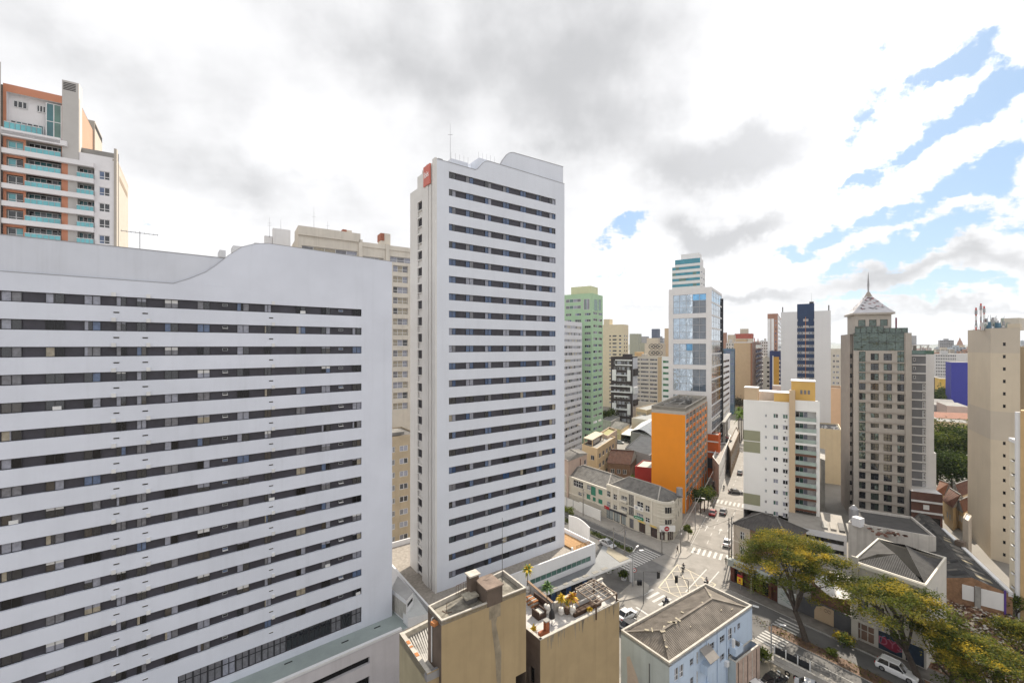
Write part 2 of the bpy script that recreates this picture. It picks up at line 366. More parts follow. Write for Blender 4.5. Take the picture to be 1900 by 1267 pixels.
# ------------------------------------------------------------------ ground, streets
GROUND = pmat('city_ground', (.17, .155, .135), var=.45, scale=.05, c2=(.27, .255, .23))
ASPH = pmat('asphalt', (.20, .188, .170), var=.22, scale=.35, patch=.4, c2=(.30, .28, .255)); ASPH2 = pmat('asphalt_dark', (.10, .098, .096), var=.25, scale=.4, c2=(.145, .14, .135), patch=.3)
PAVE = pmat('paving', (.27, .25, .225), var=.25, scale=.6, c2=(.36, .335, .30)); KERB = pmat('kerb_stone', (.42, .40, .37), var=.2, scale=1)
PAINT = pmat('road_paint', (.38, .37, .35), var=.22, scale=3.5, c2=(.66, .65, .62)); PAINT_Y = pmat('road_paint_yellow', (.56, .50, .38), var=.2, scale=2)
SOIL = pmat('soil', (.13, .075, .045), var=.4, scale=1.2); GRASSM = pmat('grass_blades', (.045, .085, .018), var=.4, scale=2, c2=(.08, .12, .03))
g = MB(); g.quad((-3000, -300, 0), (9000, -300, 0), (9000, 9000, 0), (-3000, 9000, 0), GROUND); tag(g.build('ground'), kind='structure')
O = Vector((36.0, 91.0)); bd = D(AB); nb = Vector((bd.y, -bd.x)); sdr = D(SA); sn = Vector((sdr.y, -sdr.x)); ad = D(AA); an = Vector((ad.y, -ad.x))
cs = lambda b, c, z=0.0: V3(O+bd*b+nb*c, z)                                 # along and across the cross street
ms0 = Vector((39.5, 98.6))
ms = lambda t, w, z=0.0: V3(ms0+sdr*t+sn*w, z)                              # main street, w = 0 at its left kerb
nsq = lambda t, n, z=0.0: V3(ad*t+an*n, z)                                  # hotel grid
def sheet(name, pts, m, z):
    s = MB(); s.poly([(p[0], p[1], z) for p in pts], m); return tag(s.build(name), kind='structure')
NSTRIP = [0]
def strip(name, pts, m, h=.13, z=0.0):
    s = MB(); NSTRIP[0] += 1; h += .004*NSTRIP[0]; s.prism([V2(p) for p in pts], z, h, KERB, m); return tag(s.build(name), kind='structure')
sheet('road', [cs(-75, -9.3), cs(-75, 1.6), cs(-4, 1.6), cs(-4, 4.0), cs(140, 4.0), cs(140, -9.3)], ASPH2, .012)
sheet('road', [ms(-3, -1), ms(-3, 9.6), ms(700, 9.6), ms(700, 0)], ASPH, .016)
sheet('road', [nsq(8, -55), nsq(8, -40), nsq(104, -40), nsq(88, -55)], ASPH, .020)
sheet('intersection', [cs(7.5, -9.5), cs(-7.5, -9.3), cs(-8.5, 4.5), ms(2.5, 10.5), ms(2.5, -1), cs(7, 4)], ASPH, .024)
sheet('driveway', [nsq(30, -62.5), nsq(30, -54), nsq(81, -54), nsq(82, -70)], pmat('driveway_paving', (.16, .155, .15), var=.25, scale=.5), .028)
# raised pavements
strip('pavement', [cs(4.5, 4.0), cs(3.0, 6.2), cs(3.4, 9.2), cs(140, 9.2), cs(140, 4.0)], PAVE)
strip('pavement', [ms(-1, 0), ms(-2.2, -2), ms(0, -4.8), ms(500, -4.8), ms(500, 0)], PAVE)
strip('pavement', [ms(-.5, 9.6), ms(500, 9.6), ms(500, 13.5), ms(-3, 13.5), ms(-3.5, 11)], PAVE)
strip('pavement', [cs(-8.5, 1.6), cs(-75, 1.6), cs(-75, 4.4), cs(-9.5, 5.5), cs(-7.2, 4.4)], pmat('paving_dark', (.17, .155, .14), var=.3, scale=.8))
strip('pavement', [cs(-9, -9.3), cs(-9, -12.6), cs(-75, -12.6), cs(-75, -9.3)], PAVE)
strip('pavement', [nsq(40, -41.5), nsq(62, -41.5), nsq(62, -38.8), nsq(40, -38.8)], PAVE)
strip('traffic_island', [cs(-19.3, -3.0), cs(-75, -3.0), cs(-75, -5.3), cs(-19.3, -5.3), cs(-18.7, -4.1)], SOIL)
strip('traffic_island', [cs(12, -.5), cs(120, -.5), cs(120, -2.1), cs(12, -2.1)], pmat('verge', (.11, .12, .05), var=.4, scale=1))
strip('traffic_island', [px(1131, 1118), px(1160, 1114), px(1188, 1107), px(1203, 1098), px(1204, 1086), px(1192, 1078), px(1176, 1078)], PAVE)
# markings
def stripes(name, base, e, f, n, w, gap, l, m=PAINT, z=.032):
    """n stripes of width w along e, each l long along f"""
    s = MB()
    for i in range(n):
        a = V2(base)+e*(i*(w+gap)); s.poly([V3(a, z), V3(a+e*w, z), V3(a+e*w+f*l, z), V3(a+f*l, z)], m)
    return tag(s.build(name), kind='structure')
stripes('crosswalk', ms(2.2, .9), sn, sdr, 8, .55, .62, 3.4)
stripes('crosswalk', ms(40, .8), sn, sdr, 8, .55, .6, 3.6, z=.034)
stripes('crosswalk', cs(7.2, -8.6), nb, bd, 13, .42, .50, 4.4, z=.034)
stripes('crosswalk', cs(-18.7, -2.7), nb, bd*-1, 4, .4, .52, 3.7)
stripes('crosswalk', cs(-18.7, -9.0), nb, bd*-1, 5, .38, .42, 3.7)
p0 = px(1192, 1107)
stripes('crosswalk', px(1188, 1103), an, ad*1, 4, .55, .75, 3.6, z=.034)
s = MB()
def line(a, b, w=.13, m=PAINT, z=.036):
    a, b = V2(a), V2(b); d = (b-a).normalized(); n = Vector((d.y, -d.x))*w/2; s.poly([V3(a-n, z), V3(a+n, z), V3(b+n, z), V3(b-n, z)], m)
for w in (3.3, 6.5):
    for k in range(60):
        if not 38 < 9+k*5.2 < 46: line(ms(9+k*5.2, w), ms(11.2+k*5.2, w))
for k in range(1, 3): line(ms(29, 3.3*k-.1), ms(37, 3.3*k-.1), .16)
line(ms(37.8, .4), ms(37.8, 9.3), .35); line(ms(.9, .3), ms(.9, 0.6), .2)
line(ms(6, .25), ms(300, .25), .09); line(ms(6, 9.3), ms(300, 9.3), .09)
line(cs(13.5, 1.0), cs(120, 1.0)); line(cs(13, -8.8), cs(100, -8.8), .1); line(cs(13, 3.7), cs(100, 3.7), .1)
line(cs(-24, -7.4), cs(-75, -7.4), .1); line(cs(-23, -2.85), cs(-75, -2.85), .09); line(cs(-20, 1.4), cs(-75, 1.4), .09)
for k in range(5): line(cs(-9.5-k*0, -6.8+k*0), cs(-11, -6.8), .12)
q0, q1 = px(1180, 1126), px(1203, 1141); line(q0, q1, .4); line(px(1176, 1136), px(1188, 1144), .12)
for t in (16.5,):
    for w in (1.6, 4.9, 8.1):                                     # straight-on arrows
        line(ms(t, w), ms(t+3, w), .16, z=.037)
        a = [ms(t+2.6, w-.5, .038), ms(t+2.6, w+.5, .038), ms(t+4.0, w, .038)]; s.poly(a, PAINT)
# the yellow box in the middle of the junction
bx = [px(1257, 1047), px(1328, 1084), px(1290, 1122), px(1222, 1090)]
def grid(i, j, t): return V2(bx[i]).lerp(V2(bx[j]), t)
for i in range(4): line(bx[i], bx[(i+1) % 4], .2, PAINT_Y, .040)
for t in (1/3, 2/3):
    line(grid(0, 1, t), grid(0, 3, t), .13, PAINT_Y, .041); line(grid(2, 1, t), grid(2, 3, t), .13, PAINT_Y, .041)
    line(grid(1, 0, t), grid(1, 2, t), .13, PAINT_Y, .0415); line(grid(3, 0, t), grid(3, 2, t), .13, PAINT_Y, .0415)
line(bx[0], bx[2], .13, PAINT_Y, .042); line(bx[1], bx[3], .13, PAINT_Y, .043)
line(px(1311, 1056), px(1272, 1098), .22, PAINT, .044); line(px(1334, 1060), px(1298, 1102), .22, PAINT, .044)
tag(s.build('road_marking'), kind='structure')
# hills on the horizon
HILL = pmat('hill_cover', (.075, .095, .075), var=.45, scale=.006)
for k, (Y, h, sd_) in enumerate(((5200, 88, 3), (6800, 130, 5), (8600, 185, 9))):
    m = MB(); n = 140; xs = [-3000+i*11500/n for i in range(n+1)]; rr = random.Random(sd_)
    ph = [rr.random()*6 for _ in range(5)]
    hs = [h*(.55+.22*math.sin(x/900+ph[0])+.13*math.sin(x/370+ph[1])+.07*math.sin(x/140+ph[2])+.03*math.sin(x/55+ph[3])) for x in xs]
    for i in range(n):
        a, b = xs[i], xs[i+1]
        m.quad((a, Y-700, -5), (b, Y-700, -5), (b, Y, hs[i+1]), (a, Y, hs[i]), HILL); m.quad((a, Y, hs[i]), (b, Y, hs[i+1]), (b, Y+900, -5), (a, Y+900, -5), HILL)
    tag(m.build('hills'), kind='structure')

# ------------------------------------------------------------------ the long banded slab block on the left
SLABW = pmat('white_render', (.68, .71, .795), var=.06, scale=.14, streak=.10); BANDP = pmat('band_panel', (.047, .045, .058), rough=.45, var=.3, scale=.5)
SLABR = pmat('weathered_render', (.63, .655, .725), var=.07, scale=.18, streak=.14)
def lb_pane(): return pick((.20, CUR_W), (.13, CUR_G), (.38, G_DARK), (.16, G_NIGHT), (.03, CUR_B), (.07, CUR_BL), (.06, G_BROWN))
def slab_block():
    C = at(727.5, 63.3); P0 = hit(C, 51.2, -150); f = Fac(P0, C)
    t = thing('apartment_block', 'long white slab block with dark window bands filling the left of the photo', 'building', V3((f.p+f.q)/2))
    e = f.su(671.0); y671 = f.Y(e); z0r = zat(573.9, y671); fl = 2.6; base = 8.3
    bands = [(0.6, e, z0r-fl*i-1.0, z0r-fl*i) for i in range(16)]
    tall = (f.su(330), e, zat(1154, y671), zat(1125, y671))
    w = MB(); ztop = f.zuv(322, 526)
    f.wall(w, base-8.4, ztop, bands+[tall], SLABW, .32)
    prof = [(0, 503.4), (322, 526.3), (352, 517), (382, 505), (400, 493), (424, 474), (449, 458.5), (475, 452.2), (499, 452), (727.4, 485.8)]
    zl = f.zuv(0, 503.4)
    pts = [(0, ztop), (f.L, ztop)]+[(f.su(u), f.zuv(u, v)) for u, v in reversed(prof)]+[(0, zl)]
    f.shape(w, pts, SLABW, -.17, 0.0)
    # set-back upper wall and rear volume
    zr = f.zuv(200, 456); f.slab(w, 0, f.su(424), ztop-1, zr, SLABR, -1.2, -.18)
    zE = f.zuv(727.4, 485.8)
    n = f.n
    B = [f.p, f.q, f.q-n*13, f.p-n*13]
    w.quad(V3(B[1], base-8.4), V3(B[2], base-8.4), V3(B[2], zE), V3(B[1], zE), SLABW); w.quad(V3(B[2], 0), V3(B[3], 0), V3(B[3], zr), V3(B[2], zE), SLABW); w.quad(V3(B[3], 0), V3(B[0], 0), V3(B[0], zl), V3(B[3], zr), SLABW)
    for s0, s1, c, z in ((0, f.su(470), 0, zr-.6), (f.su(470), f.L, 0, zE-.6)):
        w.quad(f.pt(s0, z, -.3), f.pt(s1, z, -.3), f.pt(s1, z, -13), f.pt(s0, z, -13), ROOFG)
    w.build('wall', t)
    cop = MB()
    for (u, v), (u2, v2) in zip(prof, prof[1:]):
        a, b = f.su(u), f.su(u2); za, zb = f.zuv(u, v), f.zuv(u2, v2)
        cop.hexa([f.pt(a, za, .03), f.pt(b, zb, .03), f.pt(b, zb, -.3), f.pt(a, za, -.3), f.pt(a, za+.05, .03), f.pt(b, zb+.05, .03), f.pt(b, zb+.05, -.3), f.pt(a, za+.05, -.3)], METAL)
    cop.hexa([f.pt(0, zr, -.14), f.pt(f.su(424), zr, -.14), f.pt(f.su(424), zr, -1.25), f.pt(0, zr, -1.25), f.pt(0, zr+.07, -.14), f.pt(f.su(424), zr+.07, -.14), f.pt(f.su(424), zr+.07, -1.25), f.pt(0, zr+.07, -1.25)], METAL)
    cop.build('parapet_coping', t)
    US = [(-146, -112), (-98, -62), (-40, -14), (0, 40), (83, 119), (155, 187), (215, 234), (253, 272), (305, 331), (366, 390), (440, 463), (491, 504), (550, 568), (597, 614), (654.5, 671)]
    VS = [(413, 423), (629, 637.5)]
    wins = []
    for s0, s1, a, b in bands:
        m = MB(); f.rect(m, s0, s1, a, b, BANDP, -.30); m.build('window_band', t)
        for u0, u1 in US:
            pa, pb = lb_pane(), lb_pane()
            if rnd.random() < .5: pb = pa
            x0, x1 = f.su(u0), f.su(u1); wd = window(f, x0, x1, a+.03, b-.03, -.24, [pa, pb], FRAME_D, .045, 2)
            r = rnd.random()
            if r < .16: f.rect(wd, x0+.05, x0+(x1-x0)*rnd.uniform(.2, .45), a+.06, b-.05, pick((1, CUR_W), (1, CUR_B), (1, CUR_BL)), -.232)
            elif r < .3: f.rect(wd, x0+.05, x1-.05, b-rnd.uniform(.2, .5), b-.05, pick((1, CUR_W), (1, FRAME_W)), -.232)
            elif r < .32: f.slab(wd, x0+.5, x0+1.1, a+.05, a+.4, FRAME_W, -.23, -.1)
            wins.append(wd)
        for u0, u1 in VS:
            x0, x1 = f.su(u0), f.su(u1); wd = window(f, x0, x1, b-.5, b-.2, -.26, [pick((1, G_DARK), (1, CUR_BL), (1, G_NIGHT))], FRAME_A, .04, 1)
            if rnd.random() < .35: f.slab(wd, x0, x1, b-.5, b-.44, FRAME_W, -.26, .05)
            wins.append(wd)
    emit(wins, t)
    # the tall glazed storey over the podium
    m = MB(); f.rect(m, tall[0], tall[1], tall[2], tall[3], G_NIGHT, -.34); m.build('glazed_storey', t)
    for i in range(15):
        a = tall[0]+(tall[1]-tall[0])*i/15; b = tall[0]+(tall[1]-tall[0])*(i+1)/15
        window(f, a, b, tall[2], tall[3], -.28, [pick((2, CUR_G), (1, G_DARK), (1, CUR_W))], FRAME_D, .09, 2, .62).build('tall_window', t)
    for i in range(16):
        z = z0r-fl*i
        for u in (211, 275.5, 507):
            x = f.su(u); m = MB(); f.slab(m, x-.17, x+.17, z-.02, z+.4, FRAME_W, 0, .14); m.build('pipe_cap', t)
        for u in (216, 269.5, 503):
            x = f.su(u); m = MB(); f.slab(m, x-.22, x+.22, z-1.72, z-1.60, BLACK, 0, .03); f.slab(m, x-.26, x+.26, z-1.59, z-1.56, FRAME_W, 0, .06); m.build('air_vent', t)
    # things on its roof
    for u0, u1, h, d in ((412, 424, .8, 3), (444, 470, 1.6, 6), (489, 500, 2.6, 7)):
        m = MB(); z = zE-.6; f.slab(m, f.su(u0), f.su(u1), z, f.zuv(u0, 452 if u0 > 420 else 476)+h*.55, WHITE, -d-2.5, -d); m.build('roof_box', t)
    a = thing('television_antenna', 'thin comb television antenna standing on the left slab block roof', 'antenna', f.pt(f.su(257), zr-.6, -3))
    m = MB(); o = f.pt(f.su(257), zr-.6, -3); m.tube(o, o+Vector((0, 0, 3.1)), .04, METAL, n=5); m.build('mast', a)
    m = MB(); top = o+Vector((0, 0, 2.9)); dd = V3(f.d); m.beam(top-dd*1.6, top+dd*1.6, .06, .06, METAL)
    for i in range(9): p = top+dd*(-1.5+i*.38); m.beam(p-V3(f.n)*.5, p+V3(f.n)*.5, .03, .03, METAL)
    m.build('boom', a)
    return f, t
LBF, LB = slab_block()
# its low podium in front
PODR = pmat('podium_roof', (.30, .345, .335), var=.1, scale=.4, streak=.1); PODW = pmat('podium_wall', (.58, .56, .585), var=.06, scale=.4, streak=.2)
def podium():
    zr = 8.3; A = px(746, 1166, 8.55); Bp = hit(A, 51.2, 200); t = thing('podium_building', 'low white podium with grey green roof and slit windows below the slab block', 'building', V3(A))
    f = Fac(Bp, A); m = MB()
    sl = [(f.su(371), f.su(686), f.zuv(686, 1230), f.zuv(686, 1217)), (f.su(560), f.su(686), f.zuv(686, 1275), f.zuv(686, 1253))]
    f.wall(m, 0, zr-.05, sl, PODW, .5); 
    m.build('wall', t)
    n = MB()
    for a, b, c, e in sl: f.rect(n, a, b, c, e, G_NIGHT, -.45)
    n.build('slit_window', t)
    r = MB(); back = LBF.n*-.0
    q1 = LBF.q+LBF.d*.0
    side = px(790, 1146, 8.3)
    r.poly([V3(f.p, zr), V3(f.q, zr), V3(side, zr), V3(LBF.q+LBF.d*4.5+LBF.n*-6, zr), V3(LBF.q-LBF.n*6, zr), V3(LBF.q+LBF.n*.02, zr), V3(LBF.p+LBF.n*.02, zr)], PODR)
    r.poly([V3(f.q, 0), V3(side, 0), V3(side, zr), V3(f.q, zr)], PODW); r.build('roof', t)
    k = MB(); f.slab(k, 0, f.L, zr, zr+.32, WHITE, -.45, .02); k.build('parapet', t)
    h = MB(); P = px(688, 1143, zr); h.box(P, 1.1, .9, .9, CONC, R(39)); h.box(P+Vector((0, 0, .9)), 1.3, 1.1, .1, ROOFG, R(39)); h.build('roof_hatch', t)
    for u, v in ((700, 1163), (640, 1190), (535, 1229)):
        s = MB(); P = px(u, v, zr+.01); s.box(P, .9, .16, .05, BLACK, R(39)); s.build('roof_drain', t)
podium()
def service_block():
    z = 11.5; P = [px(726, 1092, z), px(754, 1114, z), px(767, 1098, z), px(738, 1068, z)]
    t = thing('service_block', 'small white plant house squeezed between the two banded blocks', 'building', V3(P[1]))
    m = MB(); m.prism([V2(p) for p in P], 8.2, z, WHITE, pmat('lead_roof', (.36, .355, .35), var=.15, streak=.1)); m.build('wall', t)
    for i in range(4):
        d = MB(); f = Fac(P[0], P[1]); a = .4+i*f.L/4.4; f.slab(d, a, a+f.L/5, 8.6, 10.9, pmat('beige_louvre', (.42, .40, .36), var=.2, scale=3), 0, .05); d.build('louvre_door', t)
    f = Fac(P[1], P[2]); d = MB(); f.rect(d, .3, f.L-.3, 10.4, 10.9, G_NIGHT, .02); d.build('window', t)
    # low step beside it
    z2 = 9.6; Q = [px(748, 1137, z2), px(757, 1146, z2), px(795, 1138, z2), px(768, 1100, z2)]
    m = MB(); m.prism([V2(p) for p in Q], 8.2, z2, WHITE, pmat('pale_roof', (.48, .49, .48), var=.1)); m.build('lower_roof', t)
service_block()

# ------------------------------------------------------------------ the tall banded tower
TOWW = pmat('tower_render', (.69, .72, .79), var=.04, scale=.16, streak=.07); TOWS = pmat('tower_side_warm_bounce', (.70, .685, .66), var=.05, scale=.3, streak=.14)  # bluish front, warm side: shade and bounce light put into the render colours
def tower():
    C = at(810.6, 70.4); Rr = hit(C, 54.2, 1047.4); f = Fac(C, Rr); t = thing('hotel_tower', 'tall white tower with dark window bands and red sign in the centre', 'building', V3((f.p+f.q)/2))
    a0, a1 = f.su(832.9), f.su(1031); y0 = f.Y(a0); zt = zat(318, y0); fl = 32.3*y0/F; hh = 12.6*y0/F
    bands = [(a0, a1, zt-fl*i-hh, zt-fl*i) for i in range(25)]
    w = MB(); zb = f.zuv(882, 316); f.wall(w, 0, zb, bands, TOWW, .3)
    prof = [(810.6, 295.3), (882, 315.6), (886, 314), (890, 309.8), (896.5, 302.8), (900, 300.4), (905, 299.4), (912, 301), (1047.3, 341.8)]
    f.shape(w, [(0, zb), (f.L, zb)]+[(min(f.L, f.su(u)), f.zuv(u, v)) for u, v in reversed(prof)], TOWW, -.35, 0)
    up = UPP = [(925, 312), (930.2, 305.4), (935.3, 295.3), (942, 286.5), (946, 283.4), (950.4, 282.1), (955, 282.2), (1047.4, 308.8)]
    cp = MB()
    for pr, of in ((prof, 0), (UPP, -.4)):
        for (u, v), (u2, v2) in zip(pr, pr[1:]): p_, q_ = f.pt(min(f.L, f.su(u)), f.zuv(u, v)+.04, of-.12), f.pt(min(f.L, f.su(u2)), f.zuv(u2, v2)+.04, of-.12); cp.beam(p_, q_, .34, .08, METAL)
    cp.build('parapet_coping', t)
    f.shape(w, [(f.su(925), zb), (f.L, zb)]+[(min(f.L, f.su(u)), f.zuv(u, v)) for u, v in reversed(up)], TOWW, -.9, -.4)
    # side face, going back on the left
    Bk = hit(C, AB-.3, 761.0); g = Fac(Bk, C); zc = f.zuv(810.6, 295.3)
    o0, o1 = g.su(774.8), g.su(783.6); nfl = 26
    zs = zc-5.2
    hol = []
    for i in range(nfl): z = zs-i*fl; hol += [(o0, o1, z-1.45, z)]; hol += [(o0, o1, z-2.62, z-1.58)]
    gm = g.su(785.4)
    g.wall(w, 0, zc-2.6, hol, TOWS, .35, s1=gm)
    g.slab(w, g.su(774.4), gm, zc-2.6, zc-.6, TOWS, -.6, 0)
    g.wall(w, 0, zc-.5, [], TOWS, s0=gm)
    b2 = g.p+f.d*f.L
    w.quad(V3(f.q, 0), V3(b2, 0), V3(b2, zc-1), V3(f.q, zc-1), TOWW); w.quad(V3(b2, 0), V3(g.p, 0), V3(g.p, zc-2.6), V3(b2, zc-2.6), TOWW)
    w.poly([V3(q, zc-2.9) for q in (f.p, f.q, b2, g.p)], ROOFG); w.build('wall', t)
    pl = MB(); pa, pb = g.su(786.5), g.su(803.5)
    for k in range(4): q = pa+(pb-pa)*k/4; g.slab(pl, q, q+(pb-pa)/4-.04*k, 0, zc-.1-.15*abs(k-2), TOWS, 0, .35+.12*min(k, 3-k))
    g.slab(pl, g.su(805), g.L, 0, zc+.25, TOWS, 0, .3); pl.build('pilaster', t)
    for i, (a, b, c, e) in enumerate(hol):
        m = MB()
        if i % 2 == 0: g.rect(m, a, b, c, e, BANDP, -.3); [g.slab(m, a, b, c+k*.2, c+k*.2+.04, FRAME_D, -.3, -.22) for k in range(1, 7)]
        else: g.rect(m, a, a+(b-a)*.72, c, e, TOWS, -.3); g.rect(m, a+(b-a)*.72, b, c, e, G_NIGHT, -.33)
        m.build('louvre' if i % 2 == 0 else 'balcony_recess', t)
    US = [(832.9, 846.8), (865, 879.7), (900.7, 913), (934, 946.2), (966.4, 977.4), (996.2, 1006.8), (1020.3, 1031)]
    wins = []
    for i, (s0, s1, a, b) in enumerate(bands):
        m = MB(); f.rect(m, s0, s1, a, b, BANDP, -.28); m.build('window_band', t)
        for u0, u1 in US:
            hi = i < 13  # upper rows bluer, lower ones darker: sky reflection put into the pane colours
            pp = lambda: pick((.5 if hi else .12, G_BLUE), (.17, CUR_BL), (.22 if hi else .12, CUR_W), (.08 if hi else .5, G_DARK), (.12, CUR_G), (.01 if hi else .08, CUR_B))
            wins.append(window(f, f.su(u0), f.su(u1), a+.02, b-.02, -.22, [pp(), pp()], FRAME_D, .045, 2))
    emit(wins, t)
    # sign
    sm = pmat('red_sign', (.58, .14, .10), rough=.5, var=.08); sg = MB(); sa, sb_ = g.su(791.5), g.su(803.8); yS = g.Y((sa+sb_)/2); z1, z0 = zat(309, yS), zat(345.5, yS)
    N = 8; o = lambda k: .62
    for k in range(N): g.slab(sg, sa+.06*math.sin(math.pi*k/N), sb_-.06*math.sin(math.pi*k/N), z0+(z1-z0)*k/N, z0+(z1-z0)*(k+1)/N, sm, .4, o(k)-.0)
    so = sg.build('sign_panel', t)
    g.text('ibis', (sa+sb_)/2-.05, (z0+z1)/2+.1, (sb_-sa)*.56, pmat('sign_white', (.9, .9, .9), var=.02), .64, parent=so, ext=.03)
    # plant rooms, mast and lightning rods
    for n_, u0, u1, vt, o0, o1 in (('plant_room', 852, 884, 292, -2.8, -8.5), ('stair_head', 866, 940, 293, -5.5, -10), ('plant_room', 905, 935, 290, -3.0, -7)):
        m = MB(); s0, s1 = f.su(u0), f.su(u1); z1 = f.zuv(u0, vt)+.8
        f.slab(m, s0, s1, zc-3, z1, TOWW, o1, o0); m.build(n_, t)
        for k in range(5):
            r = MB(); p = f.pt(s0+(s1-s0)*k/4, z1, o0-.1); r.tube(p, p+Vector((0, 0, 1.1)), .025, METAL, n=4); r.build('lightning_rod', t)
    m = MB(); p = f.pt(f.su(853), zb+2, -3.4); m.tube(p, p+Vector((0, 0, 6.6)), .045, METAL, .015, 5); m.beam(p+Vector((-.4, 0, 4.6)), p+Vector((.4, 0, 4.6)), .05, .05, METAL); m.build('mast', t)
    m = MB(); h = f.pt(.7, f.zuv(822, 298), -.2); f.slab(m, .3, 1.1, h.z-.6, h.z+.25, METAL, -.6, -.1); m.build('roof_hook', t)
    # flat tops
    return f, g, t
IBF, IBG, IB = tower()
DECK = pmat('wood_deck', (.33, .19, .08), var=.25, scale=3); GREYR = pmat('metal_roof', (.17, .178, .186), rough=.6, var=.1, scale=.6, streak=.1)
def hotel_podium():
    A2 = V2(at(1105, 85.9)); d = ad; nn = an; bk = D(AB); A1 = A2-d*36.0; t = thing('hotel_podium', 'white podium with strip window and planked deck at the tower foot', 'building', V3(A2))
    P = [A1, A2, A2+bk*24, A1+bk*24]; m = MB(); f = Fac(A1, A2); z1 = 8.6
    s0, s1 = f.su(984), f.su(1096.5); h = [(s0, s1, f.zuv(1096.5, 1040.2), f.zuv(1096.5, 1030.6))]
    f.wall(m, 0, 7.6, h, WHITE, .3)
    for i in range(1, 4): g = Fac(P[i], P[(i+1) % 4]); g.wall(m, 0, 7.6, [], WHITE)
    m.build('wall', t)
    r = MB(); r.poly([V3(p, 7.6) for p in P], pmat('gravel_roof', (.30, .27, .235), var=.25, scale=2)); r.build('roof', t)
    k = MB(); parapet(k, P, 7.6, 1.0, .3, WHITE); k.build('parapet', t)
    for i in range(12):
        a = s0+(s1-s0)*i/12; b = s0+(s1-s0)*(i+1)/12; window(f, a, b, h[0][2], h[0][3], -.2, [G_GREEN], FRAME_A, .06, 1).build('window', t)
    g = Fac(P[1], P[2]); k = MB(); q = [A2+bk*1-d*.6, A2+bk*9.5-d*.6, A2+bk*9.5-d*4.3, A2+bk*1-d*4.3]
    k.prism(q, 7.6, 7.9, DECK); k.build('wood_deck', t)
    k = MB()
    for z in (8.2, 8.5, 8.8): k.beam(V3(A2+bk*1-d*4.2, z), V3(A2+bk*1-d*.7, z), .06, .12, DECK)
    for i in range(4): p = A2+bk*1-d*(4.2-i*1.16); k.beam(V3(p, 7.8), V3(p, 8.9), .08, .08, DECK)
    k.build('deck_railing', t)
    k = MB(); k.prism([A2+bk*5-d*9.0, A2+bk*5-d*4.9, A2+bk*16-d*4.9, A2+bk*16-d*9.0], 7.6, 11.2, WHITE); k.build('stair_house', t)
    k = MB(); k.prism([A2+bk*12-d*4.8, A2+bk*12-d*1.6, A2+bk*13-d*1.6, A2+bk*13-d*4.8], 7.6, 10.6, WHITE); k.build('side_house', t)
    k = MB(); k.tube(V3(A2+bk*1.2-d*5.2, 7.6), V3(A2+bk*1.2-d*5.2, 8.7), .25, FRAME_W, .2, 8); k.build('roof_ventilator', t)
hotel_podium()
def curved_wall():
    t = thing('boundary_wall', 'smooth white flaring wall beside the silver car', 'wall', at(1075, 100)); m = MB(); pts = []
    for i in range(9): s = i/8; pts.append((at(1055+s*39, 108-9*s+2.0*math.sin(s*3.14)), 5.4+.7*s*s))
    for (p, z), (q, z2) in zip(pts, pts[1:]):
        n = Vector((.5, .8, 0))*.3; m.hexa([p, q, q+n, p+n, p+Vector((0, 0, z)), q+Vector((0, 0, z2)), q+n+Vector((0, 0, z2)), p+n+Vector((0, 0, z))], WHITE)
    m.build('wall', t)
curved_wall()
def canopy():
    z = 4.7; A = px(1003, 1101, z); B = px(1173, 1038.5, z); Bk = px(1119, 1011, z); Fb = px(991, 1092, z)
    t = thing('entrance_canopy', 'flat grey driveway canopy on a white corner column', 'canopy', V3(B))
    A0 = V2(A)-ad*10; F0 = V2(Fb)-ad*10; E = px(1099, 1047.5, z)
    m = MB(); m.prism([A0, V2(B), V2(Bk), V2(E), F0], z-.35, z, FRAME_W, GREYR, True); m.build('roof', t)
    k = MB(); a, b = V2(A0), V2(B); n = Vector((b-a).yx); n = Vector((n.x, -n.y)).normalized()
    for i in range(9): p = a.lerp(b, .18+i*.075); k.box(V3(p-n*.55, z), rnd.uniform(.9, 1.6), .7, .05, pmat('roof_patch', (.25, .24, .215), var=.3, scale=2), R(35))
    k.build('roof_patch', t)
    k = MB(); k.prism([V2(px(1125, 1024, z)), V2(px(1150, 1043, z)), V2(px(1168, 1036, z)), V2(px(1128, 1014, z))], z+.003, z+.05, pmat('cream_roof_sheet', (.27, .24, .18), var=.2)); k.build('roof_panel', t)
    k = MB(); k.box(px(1171.8, 1079), .55, .55, z-.35, WHITE, R(35)); k.build('column', t)
    # darker shop front under the roof
    w = MB(); f = Fac(V2(F0), V2(E)); f.wall(w, 0, z-.36, [(f.L*.35, f.L*.62, .3, 3.6), (f.L*.66, f.L*.95, .3, 3.6)], CONC_D, .2, o=.05); w.build('lobby_wall', t)
    for a, b in ((.35, .62), (.66, .95)): window(f, f.L*a, f.L*b, .3, 3.6, -.1, [G_DARK, G_BLUE, G_DARK], FRAME_D, .1, 5).build('lobby_window', t)
canopy()

